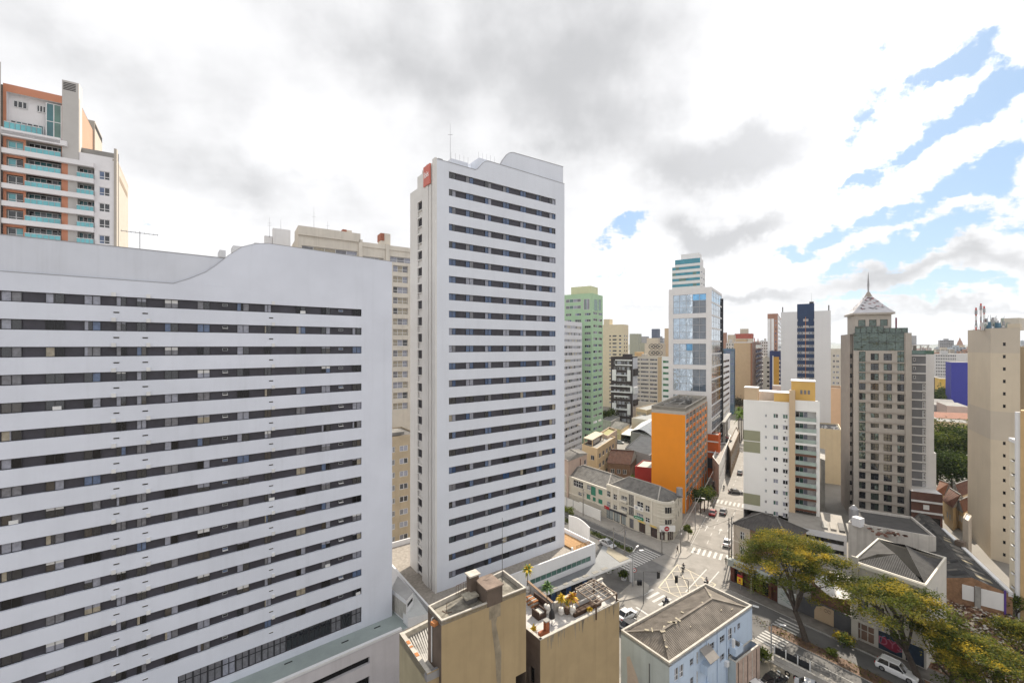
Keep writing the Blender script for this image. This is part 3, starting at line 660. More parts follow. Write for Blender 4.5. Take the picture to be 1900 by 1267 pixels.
# ------------------------------------------------------------------ terracotta-framed apartment tower, top left
def left_tower():
    C = at(217, 79.0); fl = 2.9; aF = 57.0
    f = Fac(hit(C, aF, -90), C); r = Fac(C, hit(C, AB, 238)); t = thing('apartment_tower', 'white and terracotta balcony tower rising behind the left slab block', 'building', V3(C))
    CW = pmat('tower_white', (.77, .75, .76), var=.04); TERRA = pmat('terracotta_paint', (.56, .245, .15), var=.06); GREY = pmat('warm_grey_render', (.50, .48, .46), var=.05); CREAM = pmat('cream_render', (.43, .39, .34), var=.04)
    RAILG = glass('railing_glass', (.13, .45, .50)); s = f.su; w = MB(); zL = zat(291, f.Y(s(196))); z1 = zat(155, f.Y(s(10))); zb = 10
    y = f.Y(s(196)); zr0 = zat(318.5, y)
    rows = [zr0-fl*i for i in range(8)]          # window heads
    hol = [(s(183.5), s(204), z-1.55, z) for z in rows]
    f.wall(w, zb, zL, hol, CW, .2, s0=s(175.5)); r.wall(w, zb, zL, [], CREAM)
    # recessed zone behind balconies, orange/grey piers
    zm = rows[0]+.9+2*fl
    H = []
    for k in range(-2, 8):
        z = zr0-fl*k+.25
        if k >= 0: H += [(s(143.5), s(175), z-2.35, z-.05)]
        H += [(s(48), s(114), z-2.35, z-.05), (s(12), s(43), z-2.0, z-.45)] if k > -2 else []
    f.wall(w, zb, rows[0]+1.1, [h for h in H if h[3] < rows[0]+1.1], GREY, 1.3, s0=s(126), s1=s(175.5))
    zo = zr0+1.15+fl
    f.wall(w, zb, zo, [h for h in H if h[0] < s(126)-.5 and h[3] < zo], TERRA, .9, CREAM, s0=s(5.5), s1=s(126))
    f.wall(w, zb, z1+3, [], CREAM, s0=0, s1=s(5.5), o=.8)
    # top double storey framed in terracotta
    f.wall(w, zo, z1, [(s(12), s(114.5), zo+.1, z1-1.3)], TERRA, 1.0, CW, s0=s(5.5), s1=s(126)); f.rect(w, s(12), s(83), zo, z1, CW, -.99); f.rect(w, s(83), s(114.5), zo, z1, CW, -.99)
    f.wall(w, rows[0]+1.1, z1+.2, [], GREY, s0=s(126), s1=s(147))
    cor = f.pt(s(147), 0); rr = Fac(V2(cor), hit(V2(cor), AB, 186)); PEACH = pmat('peach_render', (.44, .27, .19), var=.05)
    rr.wall(w, rows[0]+1, z1-.4, [], PEACH, s0=rr.su(152)); rr.wall(w, rows[0]+1, z1+.2, [], CREAM, s1=rr.su(152))
    w.poly([f.pt(0, z1-.3), f.pt(s(147), z1-.3), V3(rr.q, z1-.3), V3(rr.q-f.d*30, z1-.3)], ROOFG); w.poly([f.pt(s(147), zL-.2), f.pt(f.L, zL-.2), V3(r.q, zL-.2), V3(r.q-f.d*8, zL-.2)], ROOFG)
    m = MB(); zc = zat(152, f.Y(s(130))); f.slab(m, s(115.5), s(146.5), rows[0]+1, zc, GREY, -1.9, .12)
    for k in range(5): f.slab(m, s(118), s(141), zc-.5-.28*k, zc-.36-.28*k, BLACK, .1, .16)
    m.build('chimney', t)
    m = MB(); q0, q1 = rr.su(172), rr.su(186); zc = zat(224, rr.Y(q0)); rr.slab(m, q0, q1, rows[0]+1, zc, CREAM, -2.5, .3)
    for k in range(4): rr.slab(m, q0+.2, q1-.2, zc-.5-.28*k, zc-.36-.28*k, BLACK, .29, .34)
    m.build('chimney', t)
    m = MB(); f.slab(m, s(212), f.L, zb, zat(277.6, f.Y(f.L)), CREAM, -.8, .25); r.slab(m, 0, r.L, zL-.2, zat(300, r.Y(0)), CREAM, -.6, .02); m.build('corner_fin', t)
    m = MB()
    for a, b in ((.10, .95),):
        r.slab(m, r.L*.2, r.L*.9, zL-3.2, zL-2.2, pmat('slot_shadow_brown', (.25, .2, .15)), 0, .03)
    m.build('wall_slot', t)
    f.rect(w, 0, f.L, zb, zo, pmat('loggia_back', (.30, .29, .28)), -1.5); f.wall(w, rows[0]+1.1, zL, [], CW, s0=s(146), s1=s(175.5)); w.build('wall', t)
    for k in range(-1, 8):
        z = zr0-fl*k+.25+.05
        m = MB(); f.slab(m, s(5.5), s(175.5) if k >= 0 else s(126), z-.08, z+.75, CW, -1.3, .7); m.build('floor_slab', t)
        window(f, s(12), s(43), z-2.05, z-.5, -.6, [pick((1, G_DARK), (1, CUR_W), (1, RAILG)), pick((1, G_DARK), (1, RAILG))], FRAME_W, .12, 2, .3).build('window', t)
        for a, b, n_ in ((48, 114, 6), (143.5, 175, 4))[:2 if k >= 0 else 1]:
            window(f, s(a), s(b), z-2.4, z-.1, -1.2, [pick((2, G_TEAL), (1, G_DARK), (1, CUR_G)) for _ in range(n_)], FRAME_W, .08, n_).build('balcony_door', t)
            m = MB(); f.rect(m, s(a), s(b), z-2.3, z-1.35, RAILG, .5); f.slab(m, s(a), s(b), z-1.37, z-1.27, FRAME_W, .46, .54)
            for i in range(n_+1): q = s(a)+(s(b)-s(a))*i/n_; f.slab(m, q-.03, q+.03, z-2.3, z-1.3, FRAME_A, .47, .53)
            m.build('balcony_railing', t)
        if k >= 0: window(f, s(183.5), s(204), rows[k]-1.55, rows[k], -.15, [pick((2, G_DARK), (1, CUR_BL), (1, G_TEAL)), G_DARK], FRAME_W, .1, 2, .33).build('window', t)
    m = MB(); f.slab(m, s(5.5), s(114), zo-.7, zo+.25, CW, -1.0, .7); m.build('floor_slab', t)
    m = MB(); f.rect(m, s(10), s(80), zo+.25, zo+1.35, RAILG, .55); f.slab(m, s(10), s(80), zo+1.33, zo+1.43, FRAME_W, .5, .6)
    for i in range(8): q = s(10)+(s(80)-s(10))*i/7; f.slab(m, q-.03, q+.03, zo+.25, zo+1.35, FRAME_A, .5, .6)
    m.build('balcony_railing', t)
    window(f, s(15), s(78), zo+.3, zo+2.3, -.9, [G_DARK, G_TEAL, CUR_G, G_DARK], FRAME_W, .1, 6).build('balcony_door', t)
    window(f, s(84), s(113.5), zo+.0, z1-1.6, -.3, [G_TEAL, G_GREEN], FRAME_W, .12, 2, .5).build('glazed_bay', t)
    for a, b in ((20, 47), (64, 82)): window(f, s(a), s(b), z1-3.3, z1-2.1, -.92, [G_DARK], FRAME_W, .12, 3).build('window', t)
left_tower()

# ------------------------------------------------------------------ beige blocks behind the two banded blocks
def beige_block():
    C = at(785, 122); f = Fac(hit(C, 57, 553), C); t = thing('apartment_block', 'weathered beige block with roof chimneys behind the slab block', 'building', V3(C))
    BE = pmat('beige_render', (.60, .555, .485), var=.08, scale=.3, streak=.25); s = f.su; w = MB()
    zt = zat(420, f.Y(s(561))); z2 = zt-4.4
    rows = [zat(493, f.Y(s(742)))-2.9*i for i in range(14)]
    hol = [(s(729.5), s(757), z-1.75, z) for z in rows]+[(s(560), s(663), z2-1.9, z2-.2), (s(672), s(712), z2-2.2, z2-1.2), (s(724), s(790), z2-1.9, z2-.4)]
    f.wall(w, 0, zt-2.2, hol, BE, .7)
    B = [f.p, f.q, f.q-f.n*14, f.p-f.n*14]
    for i in (1, 2, 3): Fac(B[i], B[(i+1) % 4]).wall(w, 0, zt-2.2, [], BE)
    w.poly([V3(b, zt-2.4) for b in B], ROOFG); w.build('wall', t)
    m = MB(); f.slab(m, 0, s(668), zt-2.2, zt, BE, -7, .5); m.build('roof_storey', t)
    m = MB(); f.slab(m, s(668), f.L, zt-3.2, zt-2.0, BE, -9, .25); m.build('parapet', t)
    for u0, u1, h in ((638, 655, 2.2), (709, 727, 3.1)):
        m = MB(); f.slab(m, s(u0), s(u1), zt-2, zt-.4+h*.6, BE, -4, -1.2); f.slab(m, s(u0)-.1, s(u0)+.9, zt-.6, zt+h*.42, pmat('brick_red', (.30, .11, .07), var=.3, scale=3), -4.2, -1.0); m.build('chimney', t)
    m = MB(); f.slab(m, s(665), s(672), 20, zt-1.5, BE, -.4, .5); f.slab(m, s(715), s(722), 20, zt-1.8, BE, -.4, .5); m.build('pilaster', t)
    for a, b, c, e in hol:
        n = 3 if a > s(725) else 5
        x = window(f, a, b, c, e, -.6, [pick((1, G_DARK), (2, CUR_W), (1, CUR_G), (2, CUR_B)) for _ in range(n)], FRAME_W, .09, n, .4); x.build('window', t)
    for u, h in ((534, 0), (586, 6), (612, 3)):
        if u > 550: antenna(t, f.pt(s(u), zt, -3), h, cross=1)
    t2 = thing('water_tank_house', 'pale cubic roof tank house with whip aerials left of the beige roof', 'building', at(522, 108)); m = MB(); q = box4(505, 507, 539, 112, AB, 57)
    m.prism(q, 20, zat(423, 112), WHITE); m.build('wall', t2); m = MB(); q2 = box4(490, 491, 505, 112, AB, 57); m.prism(q2, 20, zat(437, 112), WHITE); m.build('lower_block', t2)
    antenna(t2, at(500, 112.5, zat(440, 112)), 5.2, cross=2); antenna(t2, at(521, 113, zat(424, 112)), 2.6)
beige_block()
def tan_back():
    C = at(775, 99); f = Fac(hit(C, AA, 712), C); t = thing('apartment_block', 'old tan block with paired white windows in the gap between the banded blocks', 'building', V3(C)); TAN = pmat('tan_render', (.44, .36, .25), var=.1, streak=.25)
    s = f.su; w = MB(); zt = zat(808, f.Y(s(742))); hol = []
    for i in range(10):
        z = zat(826, f.Y(s(750)))-2.85*i
        for a, b in ((726, 733), (741.5, 757)): hol.append((s(a), s(b), z-1.3, z))
    f.wall(w, 0, zt, hol, TAN, .2); B = [f.p, f.q, f.q-f.n*10, f.p-f.n*10]
    for i in (1, 2, 3): Fac(B[i], B[(i+1) % 4]).wall(w, 0, zt, [], TAN)
    w.poly([V3(b, zt-.3) for b in B], CONC_D); w.build('wall', t)
    for a, b, c, e in hol: window(f, a, b, c, e, -.14, [pick((2, CUR_W), (2, G_DARK), (1, CUR_G)), pick((1, CUR_W), (2, G_DARK))], FRAME_W, .11, 2).build('window', t)
    m = MB(); f.slab(m, s(728), s(752), zt, zt+.7, ROOFG, -5, -.6); m.build('roof_housing', t)
tan_back()

# ------------------------------------------------------------------ blocks round the main street
def cols_even(u0, u1, n, frac=.6):
    w = (u1-u0)/n; return [(u0+i*w+w*(1-frac)/2, u0+(i+1)*w-w*(1-frac)/2) for i in range(n)]
def rows_of(f, u, v0, dv, hpx, n):
    y = f.Y(f.su(u)); z0 = zat(v0, y); return [(z0-i*dv*y/F-hpx*y/F, z0-i*dv*y/F) for i in range(n)]
def mid(name, label, P, zt, wm, L_=None, R_=None, par=.9, roof=None, zb=0, group=None, cap=100, wmR=None, wdepth=.2, pmatl=None):
    """block on footprint P = left, near corner, right, back; L_ / R_ = windows of its two street faces"""
    P = [V2(p) for p in P]; t = thing(name, label, 'building', V3(P[1], zb), group); w = MB(); wins = []
    for i in range(4):
        f = Fac(P[i], P[(i+1) % 4]); spec = (L_, R_, None, None)[i]; hol = []; fm = (wmR or wm) if i == 1 else wm
        if spec:
            rr = spec['rows'](f) if callable(spec['rows']) else spec['rows']
            for k, (a, e) in enumerate(rr):
                for u0, u1 in (spec['cols'](k) if callable(spec['cols']) else spec['cols']):
                    s0, s1 = max(.05, f.su(u0)), min(f.L-.05, f.su(u1))
                    if s1-s0 > .2 and a > zb+.1 and e < zt-.1: hol.append((s0, s1, a, e))
            for h in hol:
                n = spec.get('n', 2); wins.append(window(f, *h, -wdepth+.06, [pick(*spec['g']) for _ in range(n)], spec.get('fr'), spec.get('fw', .08), n, spec.get('hs')))
        f.wall(w, zb, zt, hol, fm, wdepth)
    w.build('wall', t); r = MB(); r.poly([V3(p, zt-.02) for p in P], roof or ROOFG); r.build('roof', t)
    if par: k = MB(); parapet(k, P, zt-.0, par, .3, pmatl or wm); k.build('parapet', t)
    emit(wins, t, cap=cap); return t, Fac(P[0], P[1]), Fac(P[1], P[2]), P
def extra(t, f, u0, u1, v, zt, o0, o1, m, name='roof_house', roof=None):
    k = MB(); s0, s1 = f.su(u0), f.su(u1); z = f.zuv((u0+u1)/2, v); f.slab(k, s0, s1, zt-.02, z, m, o0, o1); return k.build(name, t)

GL = ((3, G_DARK), (1, G_BLUE), (1, CUR_W), (1, CUR_G)); GLW = ((2, G_DARK), (2, CUR_W), (1, CUR_G)); 
# white ribbon-window slab behind the tower
Pw = at(1064, 188); Cw = hit(Pw, SA, 1026)
RIB = pmat('ribbon_white', (.70, .70, .73), var=.05, streak=.1)
mid('office_slab', 'white slab of ribbon windows just right of the banded tower', [Cw+V3(D(SB))*14, Cw, hit(Pw, SA, 1080), hit(Pw, SA, 1080)+V3(D(SB))*14], Fac(Cw, hit(Pw, SA, 1080)).zuv(1064, 599), RIB,
    None, dict(rows=lambda f: rows_of(f, 1064, 604.5, 12.3, 5.6, 20), cols=[(1030, 1079.3)], g=((3, CUR_W), (3, G_DARK), (3, CUR_G), (1, CUR_B)), n=16, fr=FRAME_W, fw=.12), par=.5)
# green tower
GRN = pmat('mint_green_render', (.40, .57, .38), var=.05, streak=.1); GRN2 = pmat('pale_yellow_green_render', (.60, .62, .40), var=.05)
P = box4(1040, 1098, 1118.5, 200, SB, SA); zt = zat(547, 200)
t, f, r, _ = mid('apartment_tower', 'mint green tower with a pale yellow roof house', P, zt, GRN,
    dict(rows=lambda f: rows_of(f, 1090, 580.5, 11.85, 4.6, 20), cols=[(1050, 1060), (1067, 1078), (1084.7, 1096)], g=GL, n=3, fr=FRAME_W),
    dict(rows=lambda f: rows_of(f, 1105, 579, 11.85, 4.6, 20), cols=[(1101, 1108.5), (1110.5, 1117)], g=GL, n=2, fr=FRAME_W), par=.8)
extra(t, f, 1057, 1094, 531, zt, -10, -1.5, GRN2)
for a, b in ((1102, 1108.5), (1110.5, 1115)): window(r, r.su(a), r.su(b), r.zuv(a, 576), r.zuv(a, 555), .02, [G_GREEN], GRN, .1, 1).build('tall_window', t)
for a, b, v0, v1 in ((1050, 1078, 562, 556), (1050, 1078, 574, 568), (1083, 1094, 575, 555)): window(f, f.su(a), f.su(b), f.zuv(a, v0), f.zuv(a, v1), .02, [CUR_G, G_GREEN, CUR_W], FRAME_W, .1, 4).build('window', t)
for u in (1065, 1073, 1083): antenna(t, f.pt(f.su(u), f.zuv(u, 531), -5), rnd.uniform(2, 3.4))
# cream tower behind it
CRM = pmat('cream_yellow_render', (.66, .58, .42), var=.05, streak=.1)
P = box4(1108, 1157, 1166, 330, SB, SA); zt = zat(604, 330)
t, f, r, _ = mid('apartment_tower', 'tall cream yellow tower with little square windows behind the green one', P, zt, CRM,
    dict(rows=lambda f: rows_of(f, 1140, 622, 6.85, 2.8, 19), cols=[(1130.5, 1133.5), (1136.5, 1144), (1148.5, 1152.5)], g=GL, n=1), dict(rows=lambda f: rows_of(f, 1159, 622, 6.85, 2.8, 19), cols=[(1158, 1160), (1162, 1164)], g=GL, n=1))
extra(t, f, 1119, 1130, 592, zt, -8, -1, CRM); extra(t, f, 1130, 1155, 602, zt, -12, -.5, CRM)
# black and white block
BRN = pmat('black_brown_cladding', (.045, .035, .035), var=.25)
P = box4(1133.5, 1174, 1183, 262, SB, SA); zt = zat(664, 262)
t, f, r, _ = mid('apartment_block', 'black block with offset white frames and balconies in mid distance', P, zt, BRN,
    dict(rows=lambda f: rows_of(f, 1150, 670, 10.6, 5.4, 11), cols=[(1139, 1143), (1145, 1153), (1154.5, 1162), (1164, 1168.5)], g=((2, G_DARK), (2, CUR_W), (1, CUR_G)), n=2, fr=FRAME_W), None, par=.6, wmR=pmat('pale_panel', (.55, .55, .58), var=.15))
extra(t, f, 1153, 1166, 657, zt, -8, -2, BRN)
for v0, v1, kind in ((667, 669, 0), (676, 678, 0), (686, 706, 1), (716, 727, 2), (734, 736, 3), (748, 768, 1), (758, 760, 3)):
    m = MB()
    if kind == 0: f.slab(m, f.su(1142), f.su(1173), f.zuv(1150, v1), f.zuv(1150, v0), WHITE, 0, .7)
    if kind == 1:
        for a, b in ((1136, 1143.5), (1164, 1170)): f.slab(m, f.su(a), f.su(b), f.zuv(1150, v1), f.zuv(1150, v0), WHITE, 0, .4)
        f.slab(m, f.su(1142), f.su(1165), f.zuv(1150, (v0+v1)/2+.8), f.zuv(1150, (v0+v1)/2-.8), WHITE, 0, .9)
    if kind == 2:
        for a, b in ((v0-1, v0+1), (v1-1, v1+1)): f.slab(m, f.su(1133.5), f.su(1173.5), f.zuv(1150, b), f.zuv(1150, a), WHITE, 0, .8)
        f.slab(m, f.su(1170), f.su(1173.5), f.zuv(1150, v1), f.zuv(1150, v0), WHITE, 0, .8)
    if kind == 3: f.slab(m, f.su(1140), f.su(1166), f.zuv(1150, v1), f.zuv(1150, v0), WHITE, 0, .9)
    m.build('white_frame', t)
for v0, v1 in ((684, 697), (718, 730), (741, 752)):
    m = MB(); r.slab(m, r.su(1174.5), r.su(1182), r.zuv(1178, v1), r.zuv(1178, v0), BRN if v0 != 718 else WHITE, 0, .8); m.build('side_frame', t)
# beige office grid
OFF = pmat('office_stone', (.55, .51, .44), var=.06); TANS = pmat('tan_side', (.50, .40, .26), var=.06)
P = box4(1170, 1220.5, 1230, 310, SB, SA); zt = zat(663, 310)
t, f, r, _ = mid('office_block', 'pale beige office with long rows of small dark windows', P, zt, OFF,
    dict(rows=lambda f: rows_of(f, 1205, 665.5, 7.62, 3.6, 11), cols=[(1175, 1187), (1188.5, 1203.5), (1205.5, 1219.5)], g=((4, G_NIGHT), (1, CUR_G)), n=8, fr=FRAME_W, fw=.1), None, wmR=TANS, par=.6)
extra(t, f, 1176, 1189, 653, zt, -8, -2, pmat('ochre_render', (.62, .42, .22))); extra(t, f, 1189, 1197, 657, zt, -7, -2, OFF)
# white block with green ribbon windows
P = box4(1228, 1262, 1266, 214, SB, SA); zt = zat(664, 225)
mid('office_block', 'white block with green ribbon windows left of the glass tower', P, zt, WHITE, dict(rows=lambda f: rows_of(f, 1236, 669, 10.7, 4.2, 10), cols=[(1230, 1262)], g=((2, pmat('green_pane', (.03, .16, .08), rough=.1, var=.3)), (1, G_GREEN)), n=6), None)
# glass tower with white frame
MIRR = glass('mirror_glass', (.42, .50, .58), rough=.03, metal=.85, wavy=.10); MIRD = glass('mirror_dark_reflect', (.10, .13, .17), rough=.04, wavy=.12); MIRB = glass('mirror_sky_reflect', (.12, .32, .55), rough=.04, metal=.5, wavy=.05)
P = box4(1240.5, 1320, 1339.5, 157, SB, SA); zt = zat(532, 157); t = thing('glass_tower', 'white framed tower of mirrored glass panels behind the orange block', 'building', V3(P[1]))
fl_, r = Fac(P[0], P[1]), Fac(P[1], P[2]); f = fl_; w = MB(); S = f.su
GWW = pmat('frame_white_render', (.70, .69, .69), var=.04, streak=.08)
grp = [(544.5, 580.5), (589, 629), (637.5, 677.5), (685.5, 727), (735, 775), (783, 823)]
hol = [(S(1249), S(1310), f.zuv(1310, b), f.zuv(1310, a)) for a, b in grp]
f.wall(w, 0, zt, hol, GWW, .4)
Fac(P[2], P[3]).wall(w, 0, zt, [], GWW); Fac(P[3], P[0]).wall(w, 0, zt, [], GWW); w.poly([V3(p, zt-.4) for p in P], ROOFG)
nb_ = 14; dz = 3.75; rh = []
for i in range(nb_): z1 = zt-1.0-i*4.75; rh.append((.6, r.L-.05, z1-4.25, z1))
rh = [h for h in rh if h[2] > 1]
r.wall(w, 0, zt, rh, GWW, .12); w.build('wall', t)
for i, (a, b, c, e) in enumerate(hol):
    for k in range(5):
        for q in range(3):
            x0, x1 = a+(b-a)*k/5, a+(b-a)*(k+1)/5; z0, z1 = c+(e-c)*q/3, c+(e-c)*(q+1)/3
            gm = (MIRB if i == 0 and q == 2 else MIRD) if k >= 3 else (MIRB if (i, k, q) == (2, 2, 2) else MIRR)  # reflected sky and dark building painted in by the choice of pane colour
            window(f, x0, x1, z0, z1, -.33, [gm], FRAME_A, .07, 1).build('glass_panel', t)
for i, (a, b, c, e) in enumerate(rh):
    window(r, a, b, c, e, -.08, [MIRR if i < 4 else pick((2, G_BROWN), (1, MIRD))], FRAME_A, .08, 6, .5).build('glass_band', t)  # mirror panes on the top bands only: sky reflection put into the glass choice
m = MB(); r.slab(m, r.L-.3, r.L+.4, 0, zt-2, FRAME_D, -.5, .5); m.build('edge_fin', t)
# teal banded tower behind
TEALP = glass('teal_band', (.02, .22, .30), rough=.12); P = box4(1247, 1299, 1308.5, 262, SB, SA); zt = zat(491, 262)
t, f, r, _ = mid('office_tower', 'stepped white tower with teal glass bands behind the glass tower', P, zt, pmat('white_clad', (.68, .68, .68), var=.05),
    dict(rows=lambda f: rows_of(f, 1270, 495, 10.6, 5.2, 8), cols=[(1247.3, 1299)], g=((5, TEALP), (1, G_GREEN)), n=8), dict(rows=lambda f: rows_of(f, 1303, 494, 10.6, 2.2, 8), cols=[(1301, 1303), (1305, 1307)], g=((1, G_DARK),), n=1), par=0)
zu = zat(478, 262); m = MB(); f.slab(m, f.su(1252), f.su(1300)-.3, zt, zu, WHITE, -11, -.3); m.build('upper_storey', t)
m = MB(); f.rect(m, f.su(1252.5), f.su(1299), f.zuv(1275, 489.5), f.zuv(1275, 480.5), TEALP, -.25); m.build('window', t)
m = MB(); f.slab(m, f.su(1262), f.su(1296), zu, zat(467.5, 262), WHITE, -10, -2); m.build('plant_room', t)
# long white banded block past the glass tower
Pq = at(1346, 236); C = hit(Pq, SA, 1328)
mid('office_block', 'white block with slanting dark window bands past the glass tower', [C+V3(D(SB))*16, C, hit(Pq, SA, 1354.5), hit(Pq, SA, 1354.5)+V3(D(SB))*16], Fac(C, hit(Pq, SA, 1354.5)).zuv(1346, 659), WHITE, None,
    dict(rows=lambda f: rows_of(f, 1346, 668, 10.6, 4.2, 11), cols=[(1330, 1353.5)], g=((3, G_DARK), (1, CUR_G)), n=8), par=.5)
P = box4(1340, 1362, 1364, 300, SB, SA); zt = zat(648, 300)
mid('office_block', 'dark blue glass block with thin pale floor lines', P, zt, pmat('blue_cladding', (.09, .15, .22), var=.2), dict(rows=lambda f: rows_of(f, 1355, 650, 4.6, 3.9, 22), cols=[(1341, 1361.5)], g=((1, glass('steel_blue_glass', (.05, .10, .16))), (1, G_BLUE)), n=4), None, par=.4)
# tan blank slab with striped end
P = box4(1362, 1396, 1414, 330, SB, SA); zt = zat(636, 330); TAN2 = pmat('sand_render', (.56, .42, .27), var=.05)
t, f, r, _ = mid('apartment_slab', 'tall blank sand coloured slab with a striped balcony end', P, zt, TAN2, None, dict(rows=lambda f: rows_of(f, 1408, 640, 8.9, 5, 12), cols=[(1402.5, 1413.2)], g=((1, G_NIGHT),), n=3), wmR=WHITE, par=.7, pmatl=WHITE)
m = MB(); f.slab(m, f.su(1392.5), f.L, 0, zt, pmat('brown_edge', (.33, .17, .11)), 0, .15); m.build('edge_strip', t)
for i, (a, b) in enumerate(rows_of(r, 1408, 640, 8.9, 5, 12)): m = MB(); r.slab(m, r.su(1402), r.L, a-.9, a, FRAME_W, 0, 1.1); m.build('balcony', t)
extra(t, f, 1364, 1385, 629, zt, -9, -2, TAN2)
m = MB(); 
for q in (1405, 1411): m.tube(r.pt(r.su(q), zt, -2), r.pt(r.su(q), zt+4.5, -2), .35, pmat('red_mast', (.5, .12, .08)), n=6)
m.build('roof_mast', t)
# brown and white towers, navy and gold
P = box4(1424, 1443, 1452, 300, SB, SA); zt = zat(584, 300); BRK = pmat('brown_brick', (.34, .19, .14), var=.1)
t, f, r, _ = mid('apartment_tower', 'white and brown tower with rows of balconies left of the blue striped tower', P, zt, BRK, dict(rows=lambda f: rows_of(f, 1434, 594, 7.7, 3, 20), cols=[(1427, 1428.6), (1431.5, 1433.2), (1438.5, 1440.5)], g=GL, n=1), dict(rows=lambda f: rows_of(f, 1447, 588, 7.7, 4.2, 18), cols=[(1444, 1451)], g=((2, G_DARK), (1, CUR_G)), n=3), wmR=WHITE)
m = MB(); f.slab(m, 0, f.su(1429.7), 0, zat(592, 305), WHITE, -14, .25); f.slab(m, f.su(1431), f.su(1436), 0, zat(592, 305), WHITE, 0, .25); m.build('white_bay', t)
P = box4(1428, 1448, 1470, 262, SB, SA); zt = zat(654, 262)
t, f, r, _ = mid('apartment_block', 'navy block framing a tall gold panel', P, zt, pmat('navy_render', (.028, .038, .11), var=.15), None, None)
m = MB(); f.slab(m, f.su(1435), f.su(1445.5), 4, f.zuv(1440, 662), pmat('gold_panel', (.42, .23, .04), var=.06), 0, .5); m.build('gold_panel', t)
m = MB(); f.slab(m, f.su(1433.5), f.su(1435), 4, f.zuv(1440, 660), WHITE, 0, .55); m.build('white_edge', t)
for i in range(10): m = MB(); z = f.zuv(1446, 668)-i*2.5; f.slab(m, f.su(1445.6), f.L, z-.9, z, OFF, 0, 1); m.build('balcony', t)
P = box4(1416, 1428, 1432, 290, SB, SA)
mid('apartment_block', 'narrow beige block with black balconies beside the striped end', P, zat(665, 290), OFF, dict(rows=lambda f: rows_of(f, 1424, 671, 8.6, 3.6, 9), cols=[(1423, 1427.5)], g=((1, G_NIGHT),), n=2), None)
# white twin slab with blue centre
TWW = pmat('twin_white', (.66, .665, .68), var=.03, scale=.15, streak=.06); NAVY = pmat('navy_tile', (.020, .045, .11), var=.12, rough=.5)
P = box4(1449, 1541.5, 1543, 172, SB, SA); zt = zat(580.5, 185); t = thing('apartment_tower', 'white blank twin slab tower with a dark blue window strip in the centre', 'building', V3(P[1])); f = Fac(P[0], P[1]); w = MB(); S = f.su
f.wall(w, 0, zt, [], TWW, s1=S(1479)); f.wall(w, 0, zt, [], TWW, s0=S(1511))
zc = f.zuv(1495, 563.5); rw = rows_of(f, 1495, 591.5, 12.1, 4.6, 18); hl = []
for a, b in rw:
    for u in (1480.5, 1484, 1487.6, 1500, 1503.6, 1507.2): hl.append((S(u), S(u+2.7), a, b))
f.wall(w, 0, zc, [h for h in hl], NAVY, .2, s0=S(1479), s1=S(1511), o=-.8)
for q, o1 in ((1479, 0), (1511, 0)): w.quad(f.pt(S(q), 0, -.8), f.pt(S(q), 0, 0), f.pt(S(q), zt, 0), f.pt(S(q), zt, -.8), TWW)
for i in (1, 2, 3): Fac(P[i], P[(i+1) % 4]).wall(w, 0, zt, [], TWW)
for a, b in ((0, S(1479)), (S(1511), f.L)): w.quad(f.pt(a, zt-.1, 0), f.pt(b, zt-.1, 0), f.pt(b, zt-.1, -2.2), f.pt(a, zt-.1, -2.2), ROOFG)
w.build('wall', t)
m = MB(); f.slab(m, S(1479), S(1511), zt-6, zc, NAVY, -9, -.83); m.build('roof_house', t)
m = MB(); f.slab(m, S(1502), S(1510), zc, zc+.8, FRAME_D, -4, -.9); m.build('roof_rim', t); antenna(t, f.pt(S(1506), zc, -2), 4.5)
for a, b in rw:
    m = MB(); f.rect(m, S(1480), S(1510), a-.02, b+.02, pmat('band_pale', (.42, .42, .45), var=.2), -.79)
for h in hl: window(f, *h, -.93, [pick((3, G_DARK), (1, CUR_W))], FRAME_W, .1, 1).build('window', t)
for a, b in rw:
    m = MB()
    for u0, u1 in ((1479.2, 1480.5), (1490.3, 1500), (1509.9, 1511)): f.slab(m, S(u0), S(u1), a, b, pmat('band_pale', (.42, .42, .45), var=.2), -.8, -.72)
    m.build('sill_band', t)
m = MB(); f.slab(m, S(1494.4), S(1495.3), 5, f.zuv(1495, 588), pmat('orange_pipe', (.5, .22, .06)), -.8, -.55); m.build('drain_pipe', t)
for u in (1452, 1538): 
    m = MB(); m.tube(f.pt(S(u), zt, -1), f.pt(S(u), zt+2.2, -1), .22, CONC_D, n=5); m.build('roof_post', t)
# beyond the twin slab on its right
P = box4(1536, 1562, 1590, 245, SB, SA)
mid('apartment_block', 'pale apartment block with square windows between the twin slab and the spire tower', P, zat(650, 245), OFF, dict(rows=lambda f: rows_of(f, 1553, 658, 10.1, 4.2, 9), cols=[(1545, 1549.5), (1551.5, 1557)], g=GL, n=2, fr=FRAME_W), None)
P = box4(1536, 1565, 1590, 196, SB, SA)
mid('apartment_block', 'plain peach block with blank wall below the square windows', P, zat(724, 196), pmat('peach_plain', (.56, .38, .25), var=.05), None, None)
# cream box with dark roof
P = box4(1512, 1562, 1580, 148, SB, SA); CRB = pmat('cream_blank', (.58, .49, .34), var=.05, streak=.12)
t, f, r, _ = mid('warehouse', 'blank cream box building with a dark speckled flat roof', P, zat(800, 148), CRB, None, None, roof=CONC_D, par=.4)
for i in range(14): m = MB(); p = f.pt(rnd.uniform(2, f.L-1), zat(800, 148), -rnd.uniform(1, 8)); m.box(p, .5, .5, .35, FRAME_W, rnd.random()); m.build('roof_light', t)

